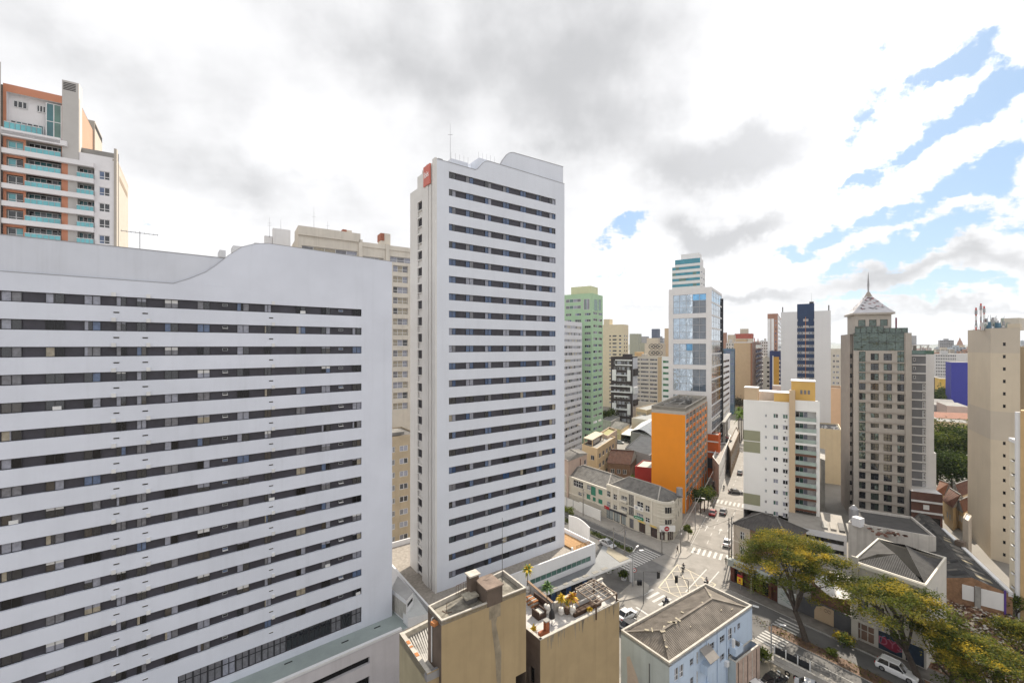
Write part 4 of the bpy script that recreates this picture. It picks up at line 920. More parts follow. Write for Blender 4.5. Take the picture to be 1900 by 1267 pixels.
# orange block
ORA = pmat('orange_render', (.80, .275, .018), var=.035, scale=.3, streak=.05); GRYB = pmat('grey_band', (.43, .40, .35), var=.08, streak=.1); MULL = pmat('mullion_grey', (.42, .40, .34), var=.1)
ORA2 = pmat('orange_panel', (.80, .23, .03), var=.1)
P = box4(1208.8, 1271.5, 1311.5, 123, SB, SA); t = thing('orange_block', 'bright orange block with blank side wall and flat grey topped roof', 'building', V3(P[1])); f, r = Fac(P[0], P[1]), Fac(P[1], P[2]); w = MB()
zt = zat(757, 123); zo = zt-2.0; f.wall(w, 0, zo, [], ORA); f.wall(w, zo, zt, [], GRYB)
nc, nf = 7, 10; hol = []; gap = r.L/nc; fh = (zo-3.2)/nf
for k in range(nf):
    for c in range(nc): z = zo-fh*k; hol.append((gap*c+.32, gap*(c+1)-.32, z-fh+.95, z-.12))
r.wall(w, 0, zo, hol, ORA2, .25, MULL); r.wall(w, zo, zt, [], GRYB)
for i in (2, 3): Fac(P[i], P[(i+1) % 4]).wall(w, 0, zt, [], GRYB)
w.poly([V3(p, zt-1.0) for p in P], pmat('dirty_roof', (.20, .18, .155), var=.4, scale=.5)); w.build('wall', t)
k = MB(); parapet(k, P, zt-.98, 1.0, .35, GRYB); k.build('parapet', t)
for c in range(nc+1): m = MB(); r.slab(m, max(0, gap*c-.16), min(r.L, gap*c+.16), 0, zo, MULL, 0, .22); m.build('mullion', t)
wn = [window(r, *h, -.2, [pick((2, G_DARK), (1, CUR_W), (1, CUR_G), (1, G_GREEN)) for _ in range(2)], FRAME_A, .09, 2, .45) for h in hol]
for h in hol:
    if rnd.random() < .6: r.slab(wn[hol.index(h)], h[0]-.05, h[0]+rnd.uniform(.6, 1.4), h[2]-.06, h[2]+.03, FRAME_W, -.2, .32)
emit(wn, t)
m = MB(); c = sum((V2(p) for p in P), Vector((0, 0)))/4
m.box(V3(c, zt-1), 5.5, 4, 1.3, CONC_D, R(-33.5)); m.build('plant_room', t)
for i, (a, b) in enumerate((((.15, .2), (.8, .3)), ((.2, .8), (.85, .6)), ((.3, .1), (.45, .9)), ((.7, .15), (.6, .85)))):
    m = MB(); q = lambda s_, u_: V3(V2(P[0]).lerp(V2(P[1]), s_)*(1-u_)+V2(P[3]).lerp(V2(P[2]), s_)*u_, zt+.15); m.beam(q(*a), q(*b), .3, .3, CONC); m.build('roof_beam', t)

# white apartment block with yellow top
WA_W = pmat('bright_white_render', (.84, .83, .80), var=.05, scale=.12, streak=.05); YEL = pmat('mustard_render', (.66, .42, .13), var=.05); BEI = pmat('beige_column', (.58, .44, .29), var=.04); OLIVE = pmat('olive_panel', (.30, .30, .20), var=.05); BRS = pmat('brown_slab', (.13, .06, .04), var=.15)
C = at(1521, 107); aw = SB; f = Fac(hit(C, aw, 1379.5), C); t = thing('apartment_block', 'white block with glass balconies and mustard roof house beside the street', 'building', V3(C)); S = f.su; w = MB(); zt = f.zuv(1464, 750)
rw = rows_of(f, 1440, 767.5, 20.15, 8, 11); hol = []
for a, b in rw:
    for u0, u1 in ((1434.7, 1444), (1452.3, 1462)): hol.append((S(u0), S(u1), a, b))
    hol.append((S(1419), S(1423), b-1.1, b-.3))
f.wall(w, 4, zt, hol, WA_W, .18, s1=S(1464.5))
br = rows_of(f, 1495, 763, 20.3, 20.3, 11); bh = [(S(1475.5), S(1514.5), a+.25, b-.05) for a, b in br]
f.wall(w, 4, zt+1.2, bh, WA_W, 1.6, s0=S(1475.5)); f.rect(w, S(1475.5), S(1514.5), 4, zt, WA_W, -1.61)
w.quad(f.pt(S(1464.5), 4, 0), f.pt(S(1475.5), 4, 0), f.pt(S(1475.5), zt, 0), f.pt(S(1464.5), zt, 0), BEI)
B = [f.p, f.q, f.q-f.n*13, f.p-f.n*13]
for i in (1, 2, 3): Fac(B[i], B[(i+1) % 4]).wall(w, 0, zt, [], WA_W)
w.poly([V3(b, zt-.05) for b in B], pmat('white_roof', (.62, .60, .56), var=.1)); w.build('wall', t)
k = MB(); f.slab(k, 0, S(1464.5), zt-.05, zt+.5, WA_W, -.35, 0); k.build('parapet', t)
m = MB(); f.slab(m, S(1464.5), S(1475.5), 4, f.zuv(1470, 724), BEI, -1, .5); m.build('column', t)
for n_, u0, u1, v, o0, o1, mm in (('roof_house', 1468, 1513, 708.5, -8, -1.2, YEL), ('tank_house', 1380.5, 1406, 720, -4.5, -.6, BEI), ('curved_parapet', 1436, 1465, 730, -6, -.8, YEL), ('stair_house', 1399, 1437, 731, -11, -6, pmat('pale_pink_render', (.66, .58, .52)))):
    m = MB(); f.slab(m, S(u0), S(u1), zt-.05, f.zuv((u0+u1)/2, v), mm, o0, o1); f.slab(m, S(u0)-.1, S(u1)+.1, f.zuv((u0+u1)/2, v), f.zuv((u0+u1)/2, v)+.15, WHITE, o0-.1, o1+.1); m.build(n_, t)
for u in (1487, 1494, 1501): m = MB(); f.slab(m, S(u-2), S(u+2), f.zuv(1494, 732), f.zuv(1494, 724.5), CUR_G, -1.2, -1.12); m.build('glass_block', t)
for v0, v1 in ((798.5, 817.5), (819, 839), (916, 936)): m = MB(); f.slab(m, 0, S(1410.5), f.zuv(1395, v1), f.zuv(1395, v0), OLIVE, 0, .06); m.build('olive_panel', t)
emit([window(f, *h, -.12, [pick((2, G_DARK), (1, CUR_W), (1, G_GREEN)) for _ in range(2)], FRAME_W, .09, 2) for h in hol], t)
for a, b in rw:
    m = MB(); f.slab(m, S(1451), S(1463.5), b, b+.18, WHITE, 0, .12); f.slab(m, S(1456), S(1458), a-.75, a-.5, BLACK, 0, .05); m.build('window_sill', t)
for i, (a, b) in enumerate(br):
    h = bh[i]; window(f, h[0], h[1]-.4*(h[1]-h[0]), h[2], h[3]-.3, -1.5, [G_DARK, G_GREEN, CUR_W], FRAME_W, .1, 3).build('balcony_door', t)
    m = MB(); f.slab(m, h[0], h[1], a-.3, a+.25, WA_W if i < 3 else BRS, -1.5, .5); m.build('balcony_slab', t)
    m = MB(); f.rect(m, h[0], h[1], a+.27, a+1.25, pmat('pale_green_glass', (.34, .42, .38), rough=.08, var=.2, spec=.9), .45); f.slab(m, h[0], h[1], a+1.25, a+1.32, FRAME_A, .4, .5); m.build('balcony_railing', t)
    if i > 2:
        m = MB(); rr = random.Random(i)
        for _ in range(40):
            c = f.pt(h[0]+.5+(h[1]-h[0]-1)*rr.random(), a+.4+rr.random()*.9, .1+rr.uniform(-.3, .2)); e = Vector((rr.uniform(-1, 1), rr.uniform(-1, 1), rr.uniform(-1, 1)))*.22; g = Vector((rr.uniform(-1, 1), rr.uniform(-1, 1), rr.uniform(-.5, 1)))*.22; m.poly([c-e, c+g, c+e], pmat('balcony_leaf', (.04, .10, .03), var=.3))
        m.build('balcony_plants', t)
# its white parking podium
C2 = at(1571, 96); f2 = Fac(hit(C2, aw, 1462), C2); t = thing('parking_podium', 'white parking storey with black slots at the foot of the white block', 'building', V3(C2)); w = MB(); S2 = f2.su
hol = [(S2(1473), S2(1566), 3.1, 4.2), (S2(1473), S2(1566), .9, 2.0)]; f2.wall(w, 0, 5.6, hol, WHITE, .6)
B = [f2.p, f2.q, f2.q-f2.n*14, f2.p-f2.n*14]
for i in (1, 2, 3): Fac(B[i], B[(i+1) % 4]).wall(w, 0, 5.6, [], WHITE)
w.poly([V3(b, 5.5) for b in B], PAVE); w.build('wall', t)
for h in hol: m = MB(); f2.rect(m, *h, G_NIGHT, -.55); m.build('slot', t)
for i in range(4): m = MB(); f2.slab(m, S2(1526)+i*1.6, S2(1526)+i*1.6+1.1, 5.5, 5.9, (CONC, PAVE, CONC_D, CONC)[i], -6-i*.6, -2); m.build('roof_planter', t)
m = MB(); P = [at(1521.5, 118), at(1531, 116), at(1531, 128), at(1521.5, 130)]; z = zat(850, 118); m.prism([V2(p) for p in P], 0, z, CONC); tag(m.build('service_wall'), 'narrow grey concrete shaft right of the white balcony block', 'building')

# tower with pyramid roof
PTB = pmat('taupe_stone', (.42, .385, .345), var=.07, streak=.12); PTB2 = pmat('taupe_dark', (.34, .30, .265), var=.1, streak=.2)
GREF = glass('green_mirror', (.10, .13, .115), rough=.05, metal=.6, wavy=.7)
C = at(1691, 115); f = Fac(hit(C, -62, 1577), C); t = thing('spire_tower', 'taupe tower of square windows under a pyramid roof with spire', 'building', V3(C)); S = f.su; w = MB(); zt = f.zuv(1640, 618)
y = f.Y(S(1640)); rz = [zat(656, y)-i*18.65*y/F for i in range(17)]; hh = 12.6*y/F; hol = []; kinds = []
UC = [(1594, 1606), (1615.5, 1630.5), (1639.5, 1655), (1665, 1678)]
for i, z in enumerate(rz):
    for j, (a, b) in enumerate(UC):
        h2 = hh*.62 if 5 <= i <= 7 and j > 0 else hh
        if (j == 0 and (i < 3 or 4 < i < 11)) or (j == 3 and i < 2): continue
        hol.append((S(a), S(b), z-h2, z))
big = [(S(1583.5), S(1678), f.zuv(1630, 650.5), f.zuv(1630, 617.5)), (S(1594), S(1606), rz[2]-hh, f.zuv(1600, 652)), (S(1594), S(1606), rz[10]-hh, rz[5]+.4), (S(1665), S(1678), rz[1]-hh, f.zuv(1670, 652))]
f.wall(w, 0, zt, hol+big, PTB, .3, s0=S(1583))
sl = [(S(1577.5), S(1582), z-hh*.75, z-.2) for z in rz]; f.wall(w, 0, zt-.2, sl, PTB2, .4, s0=S(1577), s1=S(1583), o=-.6)
f.slab(w, S(1583), S(1592), 0, f.zuv(1588, 652), PTB, 0, .3); f.slab(w, S(1679.5), f.L, 0, zt, PTB, 0, .3)
dpt = (V2(hit(f.p, 28, 1560))-f.p).length
B = [f.p, f.q, f.q-f.n*dpt, f.p-f.n*dpt]
for i in (1, 2, 3): Fac(B[i], B[(i+1) % 4]).wall(w, 0, zt-.2, [], PTB2)
w.poly([V3(b, zt-.25) for b in B], ROOFG); w.build('wall', t)
for z in rz:
    m = MB(); f.slab(m, S(1592), S(1680), z-hh-.75, z-hh-.45, PTB2, 0, .28); m.build('ledge', t)
emit([window(f, *h, -.24, [pick((4, G_DARK), (1, GREF), (1, G_NIGHT)), pick((4, G_DARK), (1, GREF))], FRAME_D, .09, 2, .45) for h in hol], t)
for h in big:
    nn_ = max(2, int((h[1]-h[0])/1.6)); nz = max(2, int((h[3]-h[2])/1.9))
    m = MB()
    for k in range(nz):
        wd = window(f, h[0], h[1], h[2]+(h[3]-h[2])*k/nz, h[2]+(h[3]-h[2])*(k+1)/nz, -.2, [GREF], FRAME_D, .05, nn_); wd.build('curtain_glass', t)
for h in sl: window(f, *h, -.9, [G_NIGHT], FRAME_D, .08, 1).build('slot_window', t)
# glass balustrade, penthouse, roof
m = MB(); s0, s1 = S(1587), S(1686); zb_ = zt-.1
for k in range(9): a = s0+(s1-s0)*k/9; b = s0+(s1-s0)*(k+1)/9; window(f, a, b, zb_, zb_+1.5+(.5 if k < 5 else 0), -.6, [GREF], FRAME_D, .06, 1).build('balustrade_panel', t)
p0, p1 = S(1588), S(1657); ze = f.zuv(1620, 583); w = MB(); g = Fac(f.pt(p0, 0, -1.4), f.pt(p1, 0, -1.4)); hol = [(g.L*a, g.L*b, zb_+2.1, zb_+3.9) for a, b in ((.1, .3), (.4, .6), (.7, .9))]
g.wall(w, zb_, ze, hol, PTB, .2); Bq = [g.p, g.q, g.q-g.n*9.5, g.p-g.n*9.5]
for i in (1, 2, 3): Fac(Bq[i], Bq[(i+1) % 4]).wall(w, zb_, ze, [], PTB)
w.build('penthouse', t)
for h in hol: window(g, *h, -.15, [GREF], FRAME_D, .1, 1).build('window', t)
cen = sum(Bq, Vector((0, 0)))/4; TILE = pmat('pale_roof_tile', (.50, .49, .51), var=.1, scale=.8); m = MB(); ap = V3(cen, zat(545, cen.y)); E = [V3(cen+(q-cen)*1.16, ze) for q in Bq]; E2 = [e+Vector((0, 0, .5)) for e in E]
for i in range(4):
    m.poly([E[i], E[(i+1) % 4], E2[(i+1) % 4], E2[i]], PTB)
    a = V3(cen+(Bq[i]-cen)*.92, ze+1.5); b = V3(cen+(Bq[(i+1) % 4]-cen)*.92, ze+1.5); m.poly([E2[i], E2[(i+1) % 4], b, a], TILE); m.poly([a, b, ap], TILE)
m.poly(E[::-1], PTB); m.build('roof', t)
k = MB(); rr = random.Random(4); RD = pmat('red_shape', (.28, .05, .05)); BK = pmat('dark_shape', (.04, .035, .04))   # dark wind-blown flecks fixed on the slope facing us
for i in (0, 1, 3):
    a = V3(cen+(Bq[i]-cen)*.92, ze+1.5); b = V3(cen+(Bq[(i+1) % 4]-cen)*.92, ze+1.5); ex = (b-a); ey = ap-(a+b)/2; nrm = ex.cross(ey).normalized(); nrm = nrm if nrm.z > 0 else -nrm
    for _ in range(30):
        v = rr.random()**1.5*.72; u_ = .5+(rr.random()-.5)*(.9-v); p = a+ex*u_+ey*v+nrm*.12; d1 = (ex.normalized()*rr.uniform(-1, 1)+ey.normalized()*rr.uniform(-.3, .3)); d1 = d1.normalized()*rr.uniform(.3, .6); d2 = (ey.normalized()*.16)
        mm = RD if rr.random() < .3 else BK
        k.poly([p-d1, p-d2*.6, p+d1*.9+d2*1.4, p+d2], mm)
k.build('roof_flecks', t)
m = MB(); m.tube(ap-Vector((0, 0, 1.0)), ap+Vector((0, 0, .5)), 1.0, PTB2, .3, 8); m.tube(ap+Vector((0, 0, .4)), ap+Vector((0, 0, 2.6)), .16, METAL, .26, 8); m.tube(ap+Vector((0, 0, 2.6)), V3(cen, zat(505, cen.y)), .26, METAL, .03, 8)
m.beam(ap+Vector((-1.4, .3, -1.3)), ap+Vector((1.4, -.3, -1.3)), .15, .15, PTB2); m.build('spire', t)
m = MB(); q = f.pt(S(1666), zt, -1.5); m.tube(q, q+Vector((0, 0, 4.2)), .2, pmat('maroon_pipe', (.16, .03, .06)), n=6); m.build('roof_pipe', t)
# grey panelled neighbour
C = at(1737, 116); f = Fac(hit(C, -62, 1691.5), C); t = thing('apartment_block', 'grey panelled block with white floor lines and blank white edge beside the spire tower', 'building', V3(C)); S = f.su; w = MB(); zt = f.zuv(1710, 657); GP = pmat('grey_panel', (.20, .205, .22), var=.08)
f.wall(w, 8, zt, [], GP, s1=S(1718)); f.wall(w, 8, zt, [], WHITE, s0=S(1718), s1=S(1733)); f.slab(w, S(1718), f.L, 8, f.zuv(1733, 840), WHITE, -6, .02)
B = [f.p, f.pt(S(1733), 0).xy, f.pt(S(1733), 0).xy-f.n*12, f.p-f.n*12]
for i in (1, 2, 3): Fac(B[i], B[(i+1) % 4]).wall(w, 0, zt, [], WHITE)
w.poly([V3(b, zt-.05) for b in B], PAVE); w.build('wall', t)
y = f.Y(S(1705))
for i in range(16):
    z = zat(661, y)-i*16.4*y/F; m = MB(); f.slab(m, 0, S(1718), z, z+.35, FRAME_W, 0, .22); m.build('floor_band', t)
    if i < 3: window(f, S(1694), S(1699), z-1.3, z-.5, .02, [G_DARK], FRAME_W, .08, 1).build('window', t)
    else: window(f, S(1711.5), S(1717), z-2.0, z-.3, .02, [pick((2, CUR_W), (1, G_DARK), (.5, pmat('amber_blind', (.55, .28, .03)))), pick((1, CUR_W), (1, G_DARK))], FRAME_W, .1, 2, .5).build('window', t)
m = MB(); f.slab(m, S(1696), S(1713), zt, f.zuv(1704, 622), pmat('plant_grey', (.38, .39, .41)), -9, -5); m.build('plant_room', t)
m = MB(); f.slab(m, S(1691.5), S(1725), zt+2.3, zt+2.6, FRAME_W, -6, .2); [f.slab(m, S(u), S(u)+.2, zt, zt+2.4, FRAME_W, -.4, 0) for u in (1692, 1708, 1722)]; m.build('terrace_roof', t)
m = MB(); f.rect(m, S(1692), S(1733), zt, zt+1.0, G_GREEN, .05); m.build('glass_rail', t)
# brown striped low block in front
C = at(1749, 111); f = Fac(hit(C, -62, 1690.5), C); t = thing('garage_block', 'low brown and white striped garage block at the foot of the grey panels', 'building', V3(C)); S = f.su; w = MB(); z9 = f.zuv(1720, 914)
f.wall(w, 0, z9, [(S(1718), S(1745), .1, 3.2), (S(1694), S(1713), .8, 2.6)], pmat('brown_cladding', (.12, .06, .045), var=.2), .5); B = [f.p, f.q, f.q-f.n*10, f.p-f.n*10]
for i in (1, 2, 3): Fac(B[i], B[(i+1) % 4]).wall(w, 0, z9, [], BRN)
w.poly([V3(b, z9-.02) for b in B], FRAME_W); w.build('wall', t)
for z in (z9-2.6, z9-5.4): m = MB(); f.slab(m, 0, f.L, z, z+.45, FRAME_W, 0, .3); m.build('white_band', t)
m = MB(); f.rect(m, S(1718), S(1745), .1, 3.2, G_NIGHT, -.45); m.build('garage_mouth', t); m = MB(); f.rect(m, S(1694), S(1713), .8, 2.6, pmat('brick_panel', (.20, .07, .045)), -.4); m.build('brick_panel', t)
m = MB(); f.slab(m, S(1713), S(1724), z9-4.4, z9-3.2, FRAME_W, 0, .12); m.build('small_sign', t)

# tall tan tower on the right, and its cream neighbour
TT = pmat('tan_tower_render', (.59, .51, .395), var=.05, scale=.18, streak=.10); TTD = pmat('tan_tower_grey_coat', (.515, .455, .375), var=.05, scale=.18, streak=.1)
C = at(1838, 97); Lp = hit(C, SA, 1795.5); Rp = hit(C, 143.0, 1893); t = thing('apartment_tower', 'tall tan tower with tiny windows and aerials on its roof', 'building', C)
w = MB(); fl_, fr = Fac(Lp, C), Fac(C, Rp); zt = zat(609, 97); zA, zB = zat(655, 97), zat(762, 97)
y = fr.Y(fr.su(1863)); hol = [(fr.su(1860.8), fr.su(1866), zat(635.5, y)-.75-i*22.95*y/F-(.9 if i else 0)*y/F*0, zat(635.5, y)-i*22.95*y/F) for i in range(20)]
hol = [h for h in hol if h[2] > 1]
for f, hs in ((fl_, []), (fr, hol)):
    for a, b, mm in ((0, zB, TTD if False else TT), (zB-.0, zA, TT), (zA, zt, TTD)): f.wall(w, a, b, [h for h in hs if h[2] >= a and h[3] <= b], mm, .25)
zC = zat(905, 97)
Bk = [Rp, Rp+Lp-C]
Fac(Rp, Bk[1]).wall(w, 0, zt, [], TT); Fac(Bk[1], Lp).wall(w, 0, zt, [], TT); w.poly([V3(p, zt-.3) for p in (Lp, C, Rp, Bk[1])], ROOFG); w.build('wall', t)
m = MB()
for f in (fl_, fr): f.slab(m, 0, f.L, zat(815, 97), zB, TTD, 0, .012)
m.build('grey_coat_band', t)
emit([window(fr, *h, -.18, [G_NIGHT], FRAME_D, .07, 1) for h in hol], t)
m = MB(); fr.slab(m, fr.su(1868), fr.su(1892), zt-.3, zt+.9, TT, -6, -1); m.build('roof_house', t)
m = MB(); m.prism([V2(at(1889, 99)), V2(at(1906, 97)), V2(at(1912, 108)), V2(at(1893, 109))], 0, zat(643, 99), TT); m.build('rear_wing', t)
RW = [pmat('mast_red', (.5, .08, .06)), FRAME_W]
for u, v1, Yy in ((1811, 571, 101), (1820, 563, 103), (1826, 568, 102)):
    m = MB(); z0 = zt-.3; z1 = zat(v1, Yy); n = 7
    for i in range(n): m.tube(at(u, Yy, z0+(z1-z0)*i/n), at(u, Yy, z0+(z1-z0)*(i+1)/n), .16, RW[i % 2], n=6)
    for i in range(3): m.box(at(u, Yy-.3, z1-1.6-i*1.3), .4, .25, 1.0, (METAL, FRAME_W, METAL)[i], .3*i)
    m.beam(at(u, Yy, z0), at(u-3, Yy-2, z0), .08, .08, METAL); m.beam(at(u, Yy, z0+2.5), at(u-4, Yy-2, z0), .07, .07, METAL); m.beam(at(u, Yy, z0+2.5), at(u+4, Yy-2, z0), .07, .07, METAL); m.build('antenna_mast', t)
rr = random.Random(12)
for i in range(46):
    m = MB(); u = rr.uniform(1826, 1884); Yy = rr.uniform(99, 104); p = at(u, Yy, zt-.3); h = rr.uniform(1.0, 3.6) if u < 1862 else rr.uniform(.8, 2.2)
    if i % 3: m.tube(p, p+Vector((rr.uniform(-.7, .7), 0, h)), .05, METAL, .04, 5); m.box(p+Vector((0, -.2, h*.55)), .35, .25, rr.uniform(.5, 1.2), pick((1, FRAME_W), (1, METAL), (1, pmat('pale_green_box', (.35, .40, .36)))), rr.random()*3)
    else: m.box(p, rr.uniform(.6, 1.5), rr.uniform(.5, 1.2), h*.6, pick((1, METAL), (1, FRAME_W), (1, pmat('blue_box', (.12, .22, .30)))), rr.random())
    m.build('telecom_gear', t)
m = MB(); m.box(at(1879, 103, zt-.3), 4.2, 3, 2.9, pmat('tank_cream', (.56, .52, .45)), .5); m.build('water_tank', t)
C = at(1887.5, 73); f = Fac(hit(C, SA, 1873), C); t = thing('apartment_tower', 'cream tower with angled louvre slots cropped by the right edge', 'building', C); CTW = pmat('cream_tower_render', (.70, .63, .49), var=.04, scale=.3, streak=.06); w = MB(); zt = zat(816, 75)
y = f.Y(f.L*.45); hol = [(f.L*.25, f.L*.8, zat(851, y)-.5-i*26.1*y/F, zat(851, y)-i*26.1*y/F) for i in range(14)]; hol = [h for h in hol if h[2] > .5]; f.wall(w, 0, zt, hol, CTW, .3)
r = Fac(C, hit(C, 143, 1990)); zt2 = zat(766, 72); w2 = V3(f.d)*-10
Cq = C+V3(f.n)*.4
r.wall(w, 0, zt2, [], CTW, s0=.2); B = [f.p, f.q, r.q, f.p+(r.q-f.q)]
for i in (2, 3): Fac(B[i], B[(i+1) % 4]).wall(w, 0, zt, [], CTW)
w.poly([V3(b, zt-.02) for b in B], PAVE)
w.build('wall', t)
m = MB(); r.slab(m, r.su(1893.5), r.su(1893.5)+.7, 0, zt2+.3, pmat('orange_edge', (.56, .38, .19)), -2, .12); m.build('orange_fin', t); m = MB(); f.slab(m, f.L-.5, f.L+.1, 0, zt2, WHITE, -.4, .15); m.build('white_edge', t); m = MB(); f.slab(m, 0, f.L, zt-.3, zt+.3, WHITE, -.5, .12); m.build('parapet', t)
for h in hol: m = MB(); f.rect(m, *h, G_NIGHT, -.25); f.slab(m, h[0], h[0]+(h[1]-h[0])*.5, h[2], h[2]+.12, FRAME_W, -.2, .1); m.build('louvre_slot', t)

# ------------------------------------------------------------------ tan party-wall building in the foreground
TANW = pmat('mustard_party_wall', (.365, .275, .155), var=.10, scale=.35, streak=.30, bump=.15); TAND = pmat('olive_party_wall', (.34, .30, .20), var=.12, scale=.35, streak=.35)
COPE = pmat('pale_coping', (.46, .43, .38), var=.25, scale=2); STAINR = pmat('stained_roof', (.085, .076, .06), var=.6, scale=1.6, c2=(.33, .305, .255)); BRW = pmat('brown_wall', (.12, .09, .07), var=.3, streak=.3)
RUST = pmat('rust_tile', (.42, .17, .06), var=.3, scale=2); CORR = pmat('corrugated_pale', (.40, .385, .36), var=.3, scale=1.2)
STN = pmat('grey_stain', (.27, .225, .16), var=.3, scale=1.2, streak=.4)
def tan_building():
    z1 = 24.4; a, b, c, d = px(794, 1125, z1), px(819, 1153, z1), px(976, 1091, z1), px(934, 1058, z1)
    t = thing('tan_building', 'mustard party walled building with flat stained roof and roof hut in the foreground', 'building', b)
    P = [V2(p) for p in (a, b, c, d)]; w = MB(); f = Fac(P[1], P[2]); zn = f.zuv(966, 1250); sn_ = f.su(957)
    f.wall(w, 0, z1, [(sn_, f.L-.01, .2, zn)], TANW, 3.0, BRW); Fac(P[0], P[1]).wall(w, 0, z1, [], BRW); Fac(P[2], P[3]).wall(w, 0, z1, [], BRW); Fac(P[3], P[0]).wall(w, 0, z1, [], TAND)
    w.build('wall', t)
    r = MB(); r.poly([V3(p, z1-.35) for p in P], STAINR); r.build('roof', t)
    k = MB(); parapet(k, P, z1-.36, .45, .17, COPE); k.build('parapet', t)
    # stair hut at the wall face
    k = MB(); q0, q1 = f.su(904), f.su(932); hz = z1+1.2
    f.slab(k, q0, q1, z1-.36, hz, BRW, -2.0, .03); k.build('stair_hut', t)
    k = MB(); f.slab(k, q0-.12, q1+.1, hz, hz+.12, pmat('hut_roof', (.20, .15, .12), var=.3, scale=1.5), -2.15, .1); k.build('hut_roof', t)
    k = MB(); f.rect(k, q0+.2, q1-.2, z1-1.6, z1-.36, STN, .012); pts = [(q0+.35, z1-.4), (q0+.5, z1-2.5), (q0+.85, z1-5), (q0+1.15, z1-9.5), (q0+1.3, z1-15), (q0+1.42, z1-15), (q0+1.45, z1-9.5), (q0+1.55, z1-5), (q1-.7, z1-2.2), (q1-.3, z1-.4)]
    f.shape(k, pts, STN, 0, .008); k.build('drip_stain', t)
    k = MB(); f.slab(k, q0-1.5, q0-.15, z1+.15, z1+.3, pmat('rubble', (.33, .30, .24), var=.4, scale=3), -2.3, -1.2); f.slab(k, q0-1.3, q0-.3, z1-.35, z1+.15, CONC_D, -2.2, -1.3); k.build('slab_cover', t)
    # rear chimney and rails
    k = MB(); p = px(877, 1098, z1); k.box(p-Vector((0, 0, .4)), .9, .8, 2.1, BRW, R(35)); k.box(p+Vector((0, 0, 1.7)), 1.2, 1.0, .14, COPE, R(35)); k.build('chimney', t)
    g = Fac(P[3], P[0]); k = MB(); 
    for i in range(7): s_ = g.L*.50+i*.28; k.tube(g.pt(s_, z1, -.3), g.pt(s_, z1+.9, -.3), .02, pmat('rusty_iron', (.10, .05, .03)), n=4)
    k.beam(g.pt(g.L*.5, z1+.9, -.3), g.pt(g.L*.5+1.7, z1+.9, -.3), .03, .03, MATS['rusty_iron']); k.build('ladder_rail', t)
    p = px(932, 1079, z1-.35); k = MB(); k.tube(p, p+Vector((0, 0, 6.5)), .04, pmat('mast_grey', (.14, .14, .14)), .02, 5); k.beam(p+Vector((-.05, 0, 4.2)), p+Vector((.45, .1, 4.2)), .05, .05, METAL); k.beam(p+Vector((.4, .1, 4.0)), p+Vector((.4, .1, 4.5)), .05, .05, METAL); k.build('mast', t)
    k = MB(); e = px(828, 1137, z1-.34); 
    for q in ((.5, .1, .05), (-.4, .3, .04), (.05, .05, .9)): k.tube(e, e+Vector(q), .03, MATS['rusty_iron'], n=4)
    k.build('steel_bars', t)
    # drain pipe down the side
    g2 = Fac(P[0], P[1]); k = MB(); s_ = g2.L*.35; k.tube(g2.pt(s_, z1-.6, .08), g2.pt(s_, z1-4.4, .08), .06, FRAME_W, n=6); k.tube(g2.pt(s_, z1-.6, .08), g2.pt(s_+.3, z1-.3, .08), .06, FRAME_W, n=6); k.build('drain_pipe', t)
    k = MB(); k.box(g2.pt(g2.L*.72, z1-.55, .3), .5, .45, .3, RUST, R(-36)); k.build('rust_box', t)
    # lower wing with corrugated roof
    z2 = 20.2; e, h, i_, j = px(741, 1174, z2), px(792.5, 1249, z2), px(816, 1238, z2), px(793, 1148, z2)
    Q = [V2(p) for p in (e, h, i_, j)]; w = MB(); l = Fac(Q[0], Q[1]); l.wall(w, 0, z2, [(l.L*.80, l.L*.84, z2-4.3, z2-2.8)], TAND, .3); fr = Fac(Q[1], Q[2]); fr.wall(w, 0, z2, [], TANW); Fac(Q[3], Q[0]).wall(w, 0, z2, [], TAND); w.build('wing_wall', t)
    k = MB(); l.rect(k, l.L*.8, l.L*.84, z2-4.3, z2-2.8, G_NIGHT, -.2); k.build('slit_window', t)
    k = MB(); A, B_, C_, D_ = (V3(q, z2-.75) for q in Q); k.poly([A, B_, C_, D_], pmat('groove_shade', (.05, .046, .042), var=.3))  # pale ridges on a dark sheet: sun and shade stripes put into colour
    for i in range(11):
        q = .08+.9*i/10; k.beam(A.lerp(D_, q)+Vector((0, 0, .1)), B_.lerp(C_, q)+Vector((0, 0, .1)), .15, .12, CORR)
    k.build('corrugated_roof', t)
    k = MB(); l.slab(k, 0, l.L, z2-.8, z2, COPE, -.4, 0); Fac(Q[3], Q[0]).slab(k, 0, (Q[3]-Q[0]).length, z2-.8, z2-.05, COPE, -.35, 0); k.build('parapet', t)
    k = MB(); fr.slab(k, -.05, fr.L+.3, z2-.7, z2-.1, METAL, -.4, .04); k.build('gutter', t)
    k = MB(); rr = random.Random(3)
    for s_ in [rr.uniform(0, l.L) for _ in range(3)]: l.slab(k, s_, s_+rr.uniform(.2, .7), z2+.001, z2+.03, RUST, -.35, -.05)
    k.build('rust_patch', t)
    # terrace wing
    z3 = 18.4; T = [px(*q, z3) for q in ((1002.5, 1187.5), (1149, 1115), (1116, 1078), (1027, 1124), (980, 1083), (957, 1099))]; T.append(px(976, 1166, z3))
    T = [V2(p) for p in T]; w = MB(); ff = Fac(T[0], T[1]); ff.wall(w, 0, z3, [], TANW)
    for i in range(1, 7):
        g3 = Fac(T[i], T[(i+1) % 7]); g3.wall(w, 0, z3, [(g3.L*.25, g3.L*.6, z3-5.2, z3-3.4)] if i == 6 else [], BRW if i in (6, 4, 5) else TAND, .3)
    w.build('terrace_wall', t)
